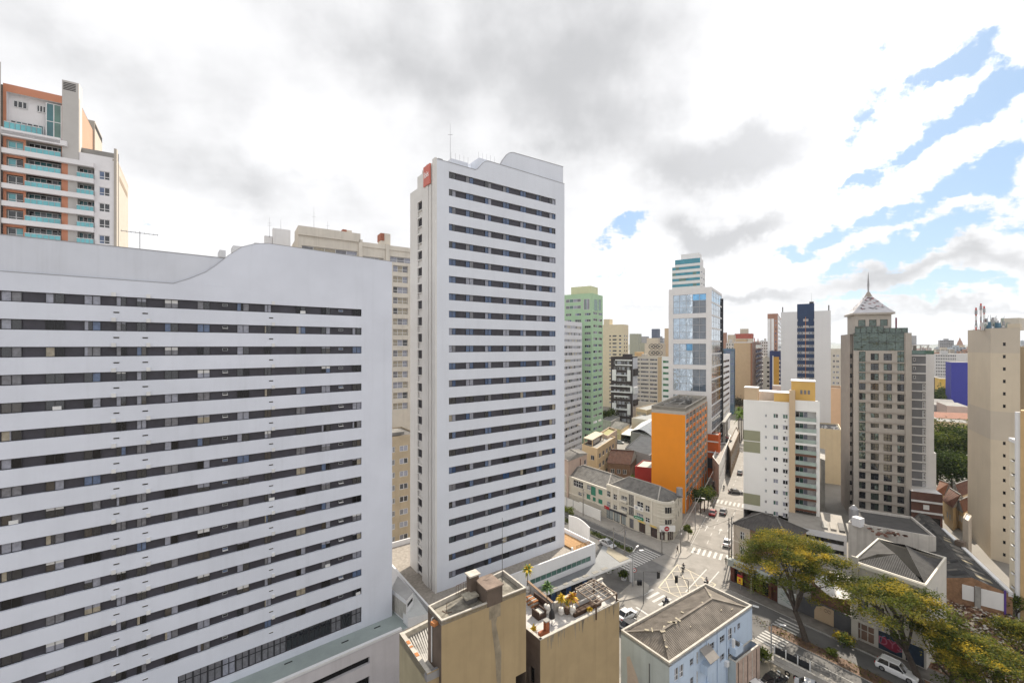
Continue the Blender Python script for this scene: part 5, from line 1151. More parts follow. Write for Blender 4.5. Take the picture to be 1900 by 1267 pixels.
    g3 = Fac(T[6], T[0]); k = MB(); g3.rect(k, g3.L*.25, g3.L*.6, z3-5.2, z3-3.4, G_NIGHT, -.25); k.build('window', t)
    zf = z3-.75; r = MB(); r.poly([V3(p, zf) for p in T], pmat('terrace_tile', (.50, .48, .46), var=.18, scale=2.2)); r.build('terrace_floor', t)
    k = MB(); 
    for i, hgt in ((0, .76), (1, .76), (2, 1.15), (3, 1.15), (6, .76)):
        g4 = Fac(T[i], T[(i+1) % 7]); g4.slab(k, 0 if i else .0, g4.L, zf, zf+hgt, pmat('terrace_plaster', (.40, .385, .37), var=.12, streak=.15), -.2, -.012)
    k.build('terrace_parapet', t)
    k = MB()
    for i, hgt in ((0, .76), (1, .76), (2, 1.15), (3, 1.15), (6, .76)):
        g4 = Fac(T[i], T[(i+1) % 7]); g4.slab(k, -.02, g4.L+.02, zf+hgt, zf+hgt+.07, COPE if i != 3 else pmat('brown_coping', (.26, .17, .11), var=.2), -.26, .04)
    k.build('terrace_coping', t)
    k = MB(); rr = random.Random(8)
    for i in range(26):
        s_ = rr.uniform(.2, ff.L-.5); ln = rr.uniform(.4, 1.9); wd_ = rr.uniform(.1, .4); ff.shape(k, [(s_, z3), (s_+wd_*.4, z3-ln), (s_+wd_*.6, z3-ln), (s_+wd_, z3)], STN, 0, .006)
    k.build('drip_stain', t)
    return t, T, zf, ff, z3
TB, TER, ZF, TF, ZT3 = tan_building()
def terrace_things():
    rr = random.Random(21); POT = pmat('white_pot', (.66, .63, .58), var=.08); LEAFP = pmat('palm_leaf', (.12, .19, .05), var=.3); LEAFY = pmat('yellow_leaf', (.55, .38, .03), var=.3, scale=4); LEAFO = pmat('orange_leaf', (.40, .17, .03), var=.4, scale=4); STEM = pmat('plant_stem', (.12, .085, .05))
    def pot_plant(u, v, h, potr, leaf, label, ph=.9, n=60, spread=.55, potm=POT, trunk=True):
        p = px(u, v, ZF); t = thing('potted_plant', label, 'potted plant', p, 'potted plants on the roof terrace'); m = MB()
        m.tube(p, p+Vector((0, 0, ph*.55)), potr*.62, potm, potr, 12); m.tube(p+Vector((0, 0, ph*.55)), p+Vector((0, 0, ph)), potr, potm, potr*.8, 12); m.build('pot', t, True)
        s_ = MB(); top = p+Vector((0, 0, h))
        if trunk: s_.tube(p+Vector((0, 0, ph)), top, .05, STEM, .04, 5); s_.build('stem', t)
        l = MB()
        for i in range(n):
            az = rr.random()*6.28; el = rr.uniform(-.5, 1.2); L_ = spread*rr.uniform(.7, 1.2); d = Vector((math.cos(az)*math.cos(el), math.sin(az)*math.cos(el), math.sin(el))); s2 = d.cross(Vector((0, 0, 1))).normalized()*.06*(1+spread)
            c = top+Vector((rr.uniform(-.12, .12), rr.uniform(-.12, .12), rr.uniform(-.2, .1))); e = c+d*L_; mid_ = c+d*L_*.5+Vector((0, 0, .08*L_)); e = e-Vector((0, 0, .22*L_))
            l.poly([c, mid_-s2, e, mid_+s2], rr.choice(leaf))
        l.build('leaves', t)
    pot_plant(1015, 1138, 3.0, .42, [LEAFP, MATS['balcony_leaf'], LEAFP], 'green yucca palm in a white pot on the roof terrace', 1.0, 90, .75)
    pot_plant(1041, 1140.5, 1.9, .36, [LEAFY], 'bright yellow plant in a pale pot by the terrace parapet', .8, 90, .6)
    pot_plant(1062.5, 1140, 1.9, .38, [LEAFY, LEAFO, LEAFO], 'orange and yellow croton in a white pot next to the pergola', .9, 110, .7)
    pot_plant(1052, 1138, 1.3, .40, [LEAFP, LEAFY], 'small green plant in a brown pot between the two yellow ones', .7, 50, .4, pmat('brown_pot', (.09, .055, .035)), False)
    pot_plant(979, 1100, 2.9, .4, [LEAFP, LEAFY], 'tall yucca at the back of the terrace behind the roof corner', .9, 80, .8)
    pot_plant(1094.5, 1139, .55, .30, [LEAFY], 'low yellow succulent bowl near the pergola post', .35, 50, .35, POT, False)
    pot_plant(990, 1175, .5, .34, [LEAFY], 'low yellow flower bowl in the near terrace corner', .35, 60, .4, POT, False)
    # dark wicker seats
    WICK = pmat('dark_wicker', (.06, .035, .025), var=.3, scale=5); CUSH = pmat('cream_cushion', (.55, .52, .47))
    t = thing('garden_sofa', 'dark brown high backed terrace sofa by the parapet', 'sofa', px(998, 1128, ZF)); p = px(998, 1128, ZF)
    m = MB(); m.box(p, 1.0, 2.6, .4, WICK, R(36)); m.build('seat', t); m = MB(); m.box(p+Vector((.42, .3, 0)), .2, 2.6, 1.1, WICK, R(36)); m.build('backrest', t); m = MB(); m.box(p+Vector((-.75, 1.05, 0)), 1.1, .2, .8, WICK, R(36)); m.build('armrest', t)
    p = px(1000, 1143, ZF); t = thing('garden_armchair', 'dark brown box armchair in front of the terrace sofa', 'armchair', p)
    m = MB(); m.box(p, 1.15, 1.15, .5, WICK, R(36)); m.build('seat', t)
    for dx in (-.5, .5): m = MB(); m.box(p+Vector((dx*.81, dx*.58, .5)), .16, 1.15, .35, WICK, R(36)); m.build('armrest', t)
    m = MB(); m.box(p+Vector((0, 0, .5)), .8, .9, .12, CUSH, R(36)); m.build('cushion', t)
    # barbecue chimney: brick base, tall flue
    p = px(1009, 1180, ZF); t = thing('barbecue', 'red brick barbecue with glass front near the terrace edge', 'barbecue', p); BRKR = pmat('barbecue_brick', (.30, .095, .04), var=.25, scale=5)
    m = MB(); m.box(p, 1.15, .5, .55, BRKR, TF.ang); m.build('hearth', t); m = MB(); m.box(p+V3(TF.d*.35, .55), .45, .45, .95, BRKR, TF.ang); m.build('flue', t); m = MB(); m.box(p+V3(TF.d*.35, 1.5), .6, .55, .1, CONC, TF.ang); m.build('cap', t); m = MB(); m.box(p+V3(TF.d*.61, .5), .05, .4, .8, G_BLUE, TF.ang); m.build('glass_front', t)
    p = px(1024, 1161, ZF); t = thing('parasol', 'folded black parasol standing behind the barbecue', 'parasol', p); m = MB(); m.tube(p, p+Vector((0, 0, 1.9)), .03, BLACK, n=5); m.build('pole', t); m = MB(); m.tube(p+Vector((0, 0, .9)), p+Vector((0, 0, 1.5)), .35, BLACK, .28, 8); m.tube(p+Vector((0, 0, 1.5)), p+Vector((0, 0, 1.9)), .28, BLACK, .05, 8); m.build('canopy', t)
    # stacked logs at the wall
    p = px(983, 1126, ZF); t = thing('log_pile', 'stack of pale cut logs against the brown wall', 'logs', p); m = MB()
    for r_ in range(4):
        for c in range(5): q = p+V3(TF.d*0+D(AB)*(c*.3-.6), .12+r_*.24); m.tube(q, q+V3(TF.d*.7), .12, RUST if (r_+c) % 2 else COPE, n=7)
    m.build('log', t)
    # pergola
    hp = 1.7; z = ZF+hp; c4 = [px(*q, z) for q in ((1106, 1120.5), (1144, 1100.5), (1102, 1075), (1067.5, 1092))]
    t = thing('pergola', 'dark timber pergola over a bench on the roof terrace', 'pergola', V3(V2(c4[0]), ZF)); GW_ = pmat('grey_timber', (.25, .20, .16), var=.25, scale=3)
    for i in range(4): m = MB(); m.beam(V3(V2(c4[i]), ZF), c4[i], .16, .16, WOOD_D); m.build('post', t)
    for i in range(4): m = MB(); m.beam(c4[i], c4[(i+1) % 4], .1, .16, GW_); m.build('edge_beam', t)
    up = Vector((0, 0, .1))
    for k in range(1, 7): m = MB(); a = k/7; m.beam(c4[0].lerp(c4[3], a)+up, c4[1].lerp(c4[2], a)+up, .07, .08, GW_); m.build('slat', t)
    for k in range(1, 4): m = MB(); a = k/4; m.beam(c4[0].lerp(c4[1], a)+up*1.6, c4[3].lerp(c4[2], a)+up*1.6, .07, .08, COPE if k == 2 else GW_); m.build('slat', t)
    p = px(1087, 1130, ZF); t = thing('bench', 'long dark timber bench under the pergola', 'bench', p); m = MB(); m.box(p, 4.2, .9, .45, WOOD_D, TF.ang); m.build('seat', t); m = MB(); m.box(p+V3(TF.n*-.42, .45), 4.2, .12, .45, pmat('bench_back', (.40, .39, .38)), TF.ang); m.build('backrest', t)
terrace_things()

# ------------------------------------------------------------------ pale blue building at the corner
BLUEW = pmat('pale_blue_render', (.47, .565, .69), var=.07, scale=.35, streak=.22); BLUEG = pmat('grey_blue_render', (.44, .49, .50), var=.10, scale=.3, streak=.3); PEEL = pmat('peeled_pink', (.50, .42, .36), var=.1, scale=1.5)
TILEB = pmat('old_fibre_roof', (.105, .090, .074), var=.35, scale=.7, c2=(.245, .212, .178), streak=.0); LICH = pmat('lichen', (.34, .30, .22), var=.3, scale=3)
def blue_building():
    z = 10.0; l, n_, r_, tp = px(1152, 1171, z), px(1242, 1233, z), px(1395.6, 1125, z), px(1308.6, 1084, z)
    P = [V2(p) for p in (l, n_, r_, tp)]; t = thing('corner_house', 'pale blue three storey house with brown hipped roof at the junction', 'building', n_)
    w = MB(); f0, f = Fac(P[0], P[1]), Fac(P[1], P[2]); S = f.su
    def q(x, y): return 1130+x/5.347, 1030+y/5.347
    raw = [((650, 1130), (690, 1230), 'd'), ((700, 1100), (740, 1195), 'd'), ((803, 1030), (838, 1085), 'w'), ((868, 990), (888, 1045), 'd'), ((1000, 880), (1045, 920), 'w'), ((990, 1075), (1043, 1130), 'w'), ((1100, 800), (1148, 858), 'w'), ((1098, 985), (1146, 1040), 'w'), ((1182, 730), (1222, 830), 'o'), ((1240, 712), (1256, 765), 'w'), ((1273, 680), (1303, 725), 'w'), ((1272, 865), (1300, 905), 'w'), ((803, 1225), (838, 1267), 'w'), ((868, 1185), (885, 1235), 'd'), ((1182, 930), (1222, 1010), 'd')]
    hol = []
    for (x0, y0), (x1, y1), k in raw:
        u0, v0 = q(x0, y0); u1, v1 = q(x1, y1); sm = S((u0+u1)/2); dv = (v1-v0)
        zc = zat((v0+v1)/2, f.Y(sm)); hh = max(.9, (dv/F*f.Y(sm))*.72)
        if k in 'do': hh = max(1.6, hh)
        hol.append((S(u0), S(u1), max(.2, zc-hh/2), min(z-.3, zc+hh/2)))
    f.wall(w, 0, z, hol, BLUEW, .18); f0.wall(w, 0, z, [], BLUEG)
    for i in (2, 3): g = Fac(P[i], P[(i+1) % 4]); g.wall(w, 0, z, [(a, a+1.3, zz, zz+1.5) for a in [1.5+3.4*j for j in range(int(g.L/3.4))] for zz in (1.2, 4.2, 7.2)], BLUEW, .18)
    w.build('wall', t)
    for h in hol: window(f, *h, -.13, [pick((2, G_DARK), (1, CUR_G), (1, CUR_W)), G_DARK], FRAME_W if h[3]-h[2] > 1.5 else FRAME_A, .06, 2, .4).build('window', t)
    k = MB(); f0.shape(k, [(f0.L*.10, 0), (f0.L*.42, 0), (f0.L*.46, 2.4), (f0.L*.38, 5.4), (f0.L*.28, 6.6), (f0.L*.20, 7.6), (f0.L*.13, 7.2), (f0.L*.15, 4.6)], PEEL, 0, .008); k.build('peeled_patch', t)
    k = MB(); s_ = f0.L*.62; k.tube(f0.pt(s_, 0, .07), f0.pt(s_, z-1.5, .07), .05, CONC_D, n=6); k.build('drain_pipe', t)
    for u in (1330.5, 1348, 1236+75): k = MB(); s_ = S(u); k.tube(f.pt(s_, .3, .08), f.pt(s_, z-.3, .08), .06, BLUEW, n=6); k.build('drain_pipe', t)
    k = MB(); parapet(k, P, z-.3, .55, .25, COPE); k.build('parapet', t)
    # hipped fibre-cement roof with real corrugation
    zr = z-.15; ins = .3; Cc = sum(P, Vector((0, 0)))/4; E = [V3(p+(Cc-p).normalized()*.42, zr) for p in P]; h = 1.25
    r1 = V3(V2(px(1229, 1169, z+h)), z+h); r2 = V3(V2(px(1321, 1110.5, z+h)), z+h)
    def hipn(a, b): return ((b-a).cross(Vector((0, 0, 1)))).normalized()
    k = MB()
    def slope(e0, e1, t0, t1, n, amp):   # corrugated quad e0-e1 eave, t0-t1 top
        k.corr(e0, e1, t1, t0, TILEB, n, amp)
    slope(E[1], E[2], r1, r2, 62, .035); slope(E[3], E[0], r2, r1, 62, .035); slope(E[0], E[1], r1, r1, 26, .035); slope(E[2], E[3], r2, r2, 26, .035); k.build('roof', t)
    k = MB(); up = Vector((0, 0, .06))
    for a, b in ((r1, r2), (E[0], r1), (E[1], r1), (E[2], r2), (E[3], r2)): k.beam(a+up, b+up, .28, .12, TILEB)
    k.build('ridge_cap', t)
    k = MB(); rr = random.Random(5)
    for a, b, n in ((E[0], r1, 2), (E[1], r1, 3), (E[3], r2, 2), (r1, r2, 3)):
        for _ in range(n): q_ = rr.random(); p = a.lerp(b, q_)+up*1.9; k.box(p, rr.uniform(.25, .9), rr.uniform(.15, .4), .05, LICH, rr.random()*3)
    for _ in range(7): a_, b_ = rr.random(), rr.random(); p = E[1].lerp(E[2], a_).lerp(r1.lerp(r2, a_), b_)+up*1.5; k.box(p, rr.uniform(.2, 1.0), .10, .03, LICH, R(AA-90+90)+rr.uniform(-.2, .2))
    for _ in range(4): a_, b_ = rr.random(), rr.random(); p = E[3].lerp(E[0], a_).lerp(r2.lerp(r1, a_), b_)+up*1.5; k.box(p, rr.uniform(.3, 1.2), .25, .05, LICH, rr.random()*3)
    k.build('roof_debris', t)
    # awning and balcony on the long face
    s0 = S(1130+905/5.347); k = MB(); zz = f.zuv(1303, 1201); k.hexa([f.pt(s0-.2, zz-1.0, 1.5), f.pt(s0+1.9, zz-1.0, 1.5), f.pt(s0+1.9, zz+.0, .02), f.pt(s0-.2, zz+0, .02), f.pt(s0-.2, zz-.94, 1.5), f.pt(s0+1.9, zz-.94, 1.5), f.pt(s0+1.9, zz+.06, .02), f.pt(s0-.2, zz+.06, .02)], pmat('awning_grey', (.24, .22, .20), var=.2)); k.build('awning', t)
    for zb in (f.zuv(1303, 1240), f.zuv(1303, 1240)-3.0): k = MB(); f.slab(k, s0, s0+1.6, zb-.2, zb+.9, BLUEW, 0, 1.0); k.build('balcony', t)
    s1 = S(1353); zb = f.zuv(1360, 1190); k = MB(); f.slab(k, s1, s1+2.0, zb-1.2, zb-.2, BLUEW, 0, .9); k.build('balcony', t)
    k = MB(); f.slab(k, s1+.1, s1+.45, zb-.2, zb+.9, FRAME_W, .3, .6); f.slab(k, s1+.9, s1+1.3, zb-.2, zb+.25, CONC_D, .2, .8); k.build('balcony_clutter', t)
    k = MB(); f.slab(k, S(1344), S(1348), 4.6, 5.3, FRAME_W, 0, .4); k.build('air_conditioner', t)
    # annexe
    za = 5.4; A = [px(*q(*c), za) for c in ((1178, 1015), (1260, 1068), (1497, 887), (1400, 832))]; A = [V2(p) for p in A]
    t2 = thing('annexe', 'low roofless lean-to of pink boards against the blue house', 'building', V3(A[1])); w = MB(); PINKB = pmat('pink_boards', (.44, .33, .27), var=.2, scale=1.5, streak=.4)
    for i in range(4): Fac(A[i], A[(i+1) % 4]).wall(w, 0, za, [], BLUEG if i == 0 else (PINKB if i == 1 else BLUEW))
    w.build('wall', t2); k = MB(); parapet(k, A, za-.01, .1, .22, COPE); k.build('parapet', t2)
    k = MB(); k.poly([V3(p, za-1.6) for p in A], BLUEG); g = Fac(A[1], A[2]); g.slab(k, g.L*.2, g.L*.9, za-1.59, za-1.2, TILEB, -1.4, -.4); k.build('floor', t2)
    for i in range(5): k = MB(); g.slab(k, g.L*(.08+.19*i), g.L*(.1+.19*i), 0, za-.2, COPE if i % 2 else BRW, 0, .05); k.build('board_joint', t2)
    antenna(t, V3(P[2], z+.2), .1)
    return P
BLU = blue_building()

# ------------------------------------------------------------------ cream corner building with shops
CBW = pmat('cream_deco_render', (.56, .52, .44), var=.07, scale=.4, streak=.15); CBD = pmat('cream_trim', (.64, .60, .52), var=.06); FIBR = pmat('grey_fibre_roof', (.10, .095, .088), var=.3, scale=.8, c2=(.21, .20, .185))
GREENF = pmat('green_shutter', (.05, .22, .15), var=.15); SIGNW = pmat('sign_pale', (.75, .74, .72), var=.03); SIGNR = pmat('sign_crimson', (.38, .02, .03)); SIGNG = pmat('sign_green', (.02, .20, .10)); SIGNY = pmat('sign_yellow', (.75, .50, .03)); SHOP = pmat('shop_dark', (.07, .045, .04), rough=.2, var=.5, scale=2, coat=.5)
def corner_building():
    c0 = 9.0; P0 = cs(48.0, c0); P1 = cs(12.5, c0); f = Fac(P0, P1); t = thing('corner_shops', 'cream three storey corner building with rounded end and shop fronts', 'building', P1)
    def q(x, y): return 1020+x/4.223, 780+y/4.223
    S = f.su
    zt = 9.4; zl = 7.9; sj = S(q(445, 0)[0])
    raw = [(185, 262, 485, 530, 0), (290, 320, 518, 550, 0), (322, 360, 530, 592, 1), (380, 413, 553, 588, 1), (222, 250, 572, 600, 0), (288, 318, 590, 640, 1), (336, 360, 612, 640, 1), (380, 413, 630, 682, 1),
           (447, 475, 565, 605, 0), (497, 525, 590, 628, 0), (558, 607, 605, 658, 0), (447, 475, 648, 685, 0), (497, 525, 675, 712, 0), (558, 607, 690, 745, 0), (682, 732, 650, 695, 0), (748, 782, 680, 722, 0), (680, 732, 742, 795, 0), (748, 782, 775, 815, 0)]
    hol = []; gm = []
    for x0, x1, y0, y1, gr in raw:
        u0, u1 = q(x0, 0)[0], q(x1, 0)[0]; va, vb = q(0, y0)[1], q(0, y1)[1]; zc = f.zuv((u0+u1)/2, (va+vb)/2)+.35; hh = (vb-va)/F*f.Y(S((u0+u1)/2))*1.15
        hol.append((S(u0), S(u1), max(3.4, zc-hh/2), min(zl-.3 if x0 < 440 else zt-.4, zc+hh/2))); gm.append(gr)
    shops = [(430, 500, 0), (500, 552, 0), (556, 600, 0), (622, 660, 0), (697, 752, 1), (788, 855, 1)]
    sh = [(S(q(a, 0)[0])+.1, S(q(b, 0)[0])-.1, .25, 2.7) for a, b, _ in shops]
    w = MB(); cut = sj
    f.wall(w, 0, zl, [h for h in hol if h[1] < cut], CBW, .25, s1=cut); f.wall(w, 0, zt, [h for h in hol+sh if h[1] >= cut], CBW, .25, s0=cut, s1=f.L)
    # rounded corner
    n = f.n; e = V2(P1); back = sdr; rad = 2.6; n2 = sn
    pts = [e]; cen = e-n*rad
    a0 = math.atan2(n.y, n.x); a1 = math.atan2(n2.y, n2.x)
    if a1 < a0: a1 += 2*math.pi
    for i in range(1, 9): a = a0+(a1-a0)*i/8; pts.append(cen+Vector((math.cos(a), math.sin(a)))*rad)
    for i in range(8):
        g = Fac(pts[i], pts[i+1]); hh = [(.02, g.L-.02, 3.9+.3, 5.4), (.02, g.L-.02, 6.9, 8.4)] if i in (3, 4, 5) else []
        if i in (1, 2, 4, 5, 6): hh = hh+[(.02, g.L-.02, .3, 2.5)]
        g.wall(w, 0, zt, hh, CBW, .2)
        for h in hh: m = MB(); g.rect(m, *h, SHOP if h[3] < 3 else G_DARK, -.15); m.build('window' if h[3] > 3 else 'shop_window', t)
    pe = pts[-1]; pb = pe+back*9; g = Fac(pe, pb); g.wall(w, 0, zt, [(1.5+i*2.6, 2.5+i*2.6, zz, zz+1.4) for i in range(3) for zz in (4.2, 7)], CBW, .2)
    depth = 12; rear = [pb-n*0, V2(cs(20, c0+depth)), V2(P0)-n*-0+nb*depth]
    Rr = [pb, V2(cs(22, c0+depth)), V2(cs(48, c0+depth)), V2(P0)]
    for i in range(3): Fac(Rr[i], Rr[i+1]).wall(w, 0, zl, [], CBW)
    w.build('wall', t)
    for h, gr in zip(hol, gm): window(f, *h, -.18, [GREENF if gr else pick((3, G_DARK), (1, CUR_G))], GREENF if gr else FRAME_W, .08, 4 if h[1]-h[0] > 2 else 2, .55).build('window', t)
    for h, s_ in zip(sh, shops): window(f, *h, -.2, [SHOP if s_[2] else pick((1, CUR_G), (1, G_DARK), (1, pmat('roller_shutter', (.30, .33, .33), var=.2, scale=3)))], FRAME_D, .09, 2).build('shop_window', t)
    # mouldings
    k = MB()
    for z in (3.15, 5.85, zt-.25):
        f.slab(k, cut, f.L, z, z+.22, CBD, 0, .16)
        for i in range(8): g2 = Fac(pts[i], pts[i+1]); g2.slab(k, 0, g2.L, z, z+.22, CBD, -.1, .16)
    for z in (4.4, 5.1, 6.9, 7.7, 8.4):
        for i in (0, 1, 2, 6, 7): g2 = Fac(pts[i], pts[i+1]); g2.slab(k, 0, g2.L, z, z+.14, CBD, -.1, .1)
    f.slab(k, 0, cut, 3.0, 3.2, CBD, 0, .2); k.build('moulding', t)
    for x in (490, 540, 668, 800): k = MB(); s_ = S(q(x, 0)[0]); f.slab(k, s_-.25, s_+.25, 3.37, zt-.26, CBD, 0, .13); k.build('pilaster', t)
    k = MB(); s0, s1 = S(q(622, 0)[0]), S(q(660, 0)[0])
    for i in range(16):
        f.slab(k, s0, s1, 3.6+i*.35, 3.72+i*.35, CONC, .0, .12)
    for i in range(4): f.slab(k, s0+(s1-s0)*i/3-.05, s0+(s1-s0)*i/3+.05, 3.6, 9.0, CONC, .0, .13)
    f.rect(k, s0, s1, 3.6, 9.0, G_NIGHT, .004); k.build('breeze_block_screen', t)
    for x0, x1 in ((558, 607),):
        for z in (4.3, 7.0): k = MB(); f.slab(k, S(q(x0, 0)[0])-.2, S(q(x1, 0)[0])+.2, z-.55, z-.1, CBD, 0, .7); k.build('balcony', t)
    # signs
    def sign(name, x0, x1, z0, z1, m, txt=None, tm=None, o=.2, size=None):
        k = MB(); a, b = S(q(x0, 0)[0]), S(q(x1, 0)[0]); f.slab(k, a, b, z0, z1, m, 0, o); s_ = k.build(name, t); return s_, (a+b)/2, (z0+z1)/2, b-a
    s_, a, z, wd = sign('shop_sign', 663, 735, 3.3, 4.0, SIGNG)
    k = MB()
    for i in range(7): f.slab(k, a-wd*.38+i*wd*.11, a-wd*.38+i*wd*.11+wd*.06, z-.12, z+.12, SIGNW, .2, .22)
    k.build('sign_marks', s_)
    s_, a, z, wd = sign('banner', 665, 735, 5.7, 6.7, SIGNW)
    f.text('A', a+wd*.3, z, .9, BLACK, .21, parent=s_)
    k = MB(); f.slab(k, a-wd*.35, a-wd*.1, z-.3, z+.3, FRAME_A, .2, .215); k.build('sign_marks', s_)
    sign('shop_sign', 430, 470, 2.75, 3.5, SIGNR); sign('shop_fascia', 470, 605, 2.75, 3.3, pmat('fascia_dark', (.05, .05, .06)))
    for x0, x1 in ((690, 755), (785, 845)):
        s_, a, z, wd = sign('shop_sign', x0, x1, 2.75, 3.35, pmat('sign_cream', (.55, .46, .28)))
        k = MB()
        for i in range(6): f.slab(k, a-wd*.35+i*wd*.12, a-wd*.35+i*wd*.12+wd*.07, z-.13, z+.13, SIGNY, .2, .24)
        k.build('sign_marks', s_)
    g2 = Fac(pts[1], pts[7]); k = MB(); g2.slab(k, -.3, g2.L+.1, 2.65, 4.05, SIGNW, .7, .95); sg = k.build('corner_sign', t)
    k = MB(); c = g2.pt(g2.L*.42, 3.35, .96); ring = [c+V3(g2.d*.62*math.cos(i*math.pi/10))+Vector((0, 0, .62*math.sin(i*math.pi/10))) for i in range(20)]; k.poly(ring, SIGNR); k.build('red_disc', sg)
    k = MB(); g2.slab(k, g2.L*.42-.35, g2.L*.42+.35, 3.27, 3.43, SIGNW, .96, .975); k.build('disc_bar', sg)
    # roofs
    def hip(a, b, d0, d1, zb, h, name, nw):
        A, B_, C_, D_ = (V3(p, zb) for p in (a, b, d1, d0)); m1 = (A+D_)/2; m2 = (B_+C_)/2; ax = (m2-m1); r1 = m1+ax*.22+Vector((0, 0, h)); r2 = m2-ax*.18+Vector((0, 0, h)); k = MB()
        k.corr(A, B_, r2, r1, FIBR, nw, .04); k.corr(C_, D_, r1, r2, FIBR, nw, .04); k.corr(D_, A, r1, r1, FIBR, nw//3, .04); k.corr(B_, C_, r2, r2, FIBR, nw//3, .04); k.build(name, t)
        k = MB()
        for p_, q_ in ((r1, r2), (A, r1), (D_, r1), (B_, r2), (C_, r2)): k.beam(p_+Vector((0, 0, .05)), q_+Vector((0, 0, .05)), .3, .14, pmat('ridge_pale', (.34, .32, .29), var=.2))
        k.build('ridge_cap', t)
    hip(cs(48, c0+.3), f.pt(cut-.2, 0, -.3).xy, cs(48, c0+depth), f.pt(cut-.2, 0, -depth).xy, zl-.1, 2.7, 'roof', 26)
    hip(f.pt(cut+.1, 0, -.4).xy, f.pt(f.L-.2, 0, -.4).xy, f.pt(cut+.1, 0, -9.5).xy, f.pt(f.L+1.5, 0, -9.0).xy, zt-.3, 2.6, 'roof', 60)
    k = MB(); f.slab(k, cut, f.L, zt-.02, zt+.28, CBD, -.35, .02); f.slab(k, 0, cut, zl-.02, zl+.28, CBD, -.35, .02)
    for i in range(8): g2 = Fac(pts[i], pts[i+1]); g2.slab(k, 0, g2.L, zt-.02, zt+.28, CBD, -.35, .02)
    k.build('parapet', t)
    k = MB(); k.tube(f.pt(f.L+1.0, zt+.3, -8), f.pt(f.L+1.0, zt+2.2, -8), .8, METAL, .75, 9); k.build('roof_tank', t)
    # white yard wall in front of the left part
    t2 = thing('yard_wall', 'white sheet yard fence on the pavement before the green shuttered house', 'fence', cs(45, 6.5)); k = MB(); g3 = Fac(cs(50, 6.4), cs(28.5, 6.4)); g3.slab(k, 0, g3.L*.62, .1, 2.6, SIGNW, -.08, 0); g3.slab(k, g3.L*.62, g3.L, .1, 2.9, SIGNW, -.08, .2); k.build('panel', t2)
    for i in range(9): k = MB(); g3.slab(k, g3.L*i/8-.06, g3.L*i/8+.06, .1, 2.75, FRAME_A, 0, .1); k.build('post', t2)
corner_building()

# ------------------------------------------------------------------ low buildings behind the corner building
def pxbox(name, label, cat, pts, z, wm, rm, wins=None, par=.4, zb=0.0):
    """flat-roofed block whose roof corners are seen at pts (left, near, right[, back])"""
    Q = [px(u, v, z) for u, v in pts]
    if len(Q) == 3: Q.append(Q[0]+Q[2]-Q[1])
    Q = [V2(q) for q in Q]; t = thing(name, label, cat, V3(Q[1], zb)); w = MB(); ws = []
    for i in range(4):
        f = Fac(Q[i], Q[(i+1) % 4]); hol = []
        for (fi, s0, s1, n, z0, z1) in (wins or []):
            if fi == i:
                for k in range(n): a = f.L*(s0+(s1-s0)*(k+.2)/n); b = f.L*(s0+(s1-s0)*(k+.8)/n); hol.append((a, b, z0, z1))
        f.wall(w, zb, z, hol, wm, .18); ws += [window(f, *h, -.12, [pick((3, G_DARK), (1, CUR_G), (1, CUR_W)), G_DARK], FRAME_W, .08, 2) for h in hol]
    w.build('wall', t); r = MB(); r.poly([V3(q, z-.02) for q in Q], rm); r.build('roof', t)
    if par: k = MB(); parapet(k, Q, z-.01, par, .25, wm); k.build('parapet', t)
    emit(ws, t); return t, Q
def gable(t, Q, z, h, m, n, amp=.05, over=.4, axis=0):
    """gabled roof; ridge runs parallel to edge Q0-Q1 if axis is 0"""
    c = sum((V2(q) for q in Q), Vector((0, 0)))/4; Q = [V3(V2(q)+(V2(q)-c).normalized()*over, z) for q in Q]
    if axis: Q = Q[1:]+Q[:1]
    r1 = (Q[0]+Q[3])/2+Vector((0, 0, h)); r2 = (Q[1]+Q[2])/2+Vector((0, 0, h)); k = MB(); k.corr(Q[0], Q[1], r2, r1, m, n, amp); k.corr(Q[2], Q[3], r1, r2, m, n, amp); k.poly([Q[1]-Vector((0, 0, .1)), Q[2]-Vector((0, 0, .1)), r2-Vector((0, 0, .1))], CONC); k.poly([Q[3]-Vector((0, 0, .1)), Q[0]-Vector((0, 0, .1)), r1-Vector((0, 0, .1))], CONC); k.build('roof', t)
    k = MB(); k.beam(r1+Vector((0, 0, .05)), r2+Vector((0, 0, .05)), .3, .15, FIBR); k.build('ridge_cap', t)
PINK = pmat('dusty_pink_render', (.52, .40, .33), var=.06, streak=.15); CREAMY = pmat('butter_render', (.60, .46, .28), var=.06, streak=.12); REDT = pmat('red_clay_tile', (.125, .055, .035), var=.35, scale=1.2); DRED = pmat('dark_red_render', (.30, .025, .02), var=.1, streak=.15)
t, Q = pxbox('row_house', 'dusty pink party walled house with grey sheet roof beside the tower', 'house', [(1040, 848), (1054, 857), (1089, 843)], 12.5, PINK, FIBR, [(1, .8, 1.0, 1, 9.5, 11), (1, .8, 1, 1, 6, 7.5), (1, .8, 1, 1, 2.5, 4)])
gable(t, Q, 12.8, 1.2, FIBR, 14, .06)
k = MB(); f = Fac(Q[1], Q[2]); k.tube(f.pt(f.L*.62, .2, .1), f.pt(f.L*.62, 12, .1), .12, REDT, n=6); k.build('drain_pipe', t)
t, Q = pxbox('row_house', 'butter yellow four storey house with roof veranda behind the corner shops', 'house', [(1080, 826), (1108, 834), (1142, 812)], 13.0, CREAMY, CONC, [(1, .05, .95, 5, 9.6, 11.2), (1, .05, .95, 5, 6.2, 7.8), (1, .05, .95, 5, 2.6, 4.2), (0, .5, .9, 1, 9, 10.6)])
c = sum(Q, Vector((0, 0)))/4
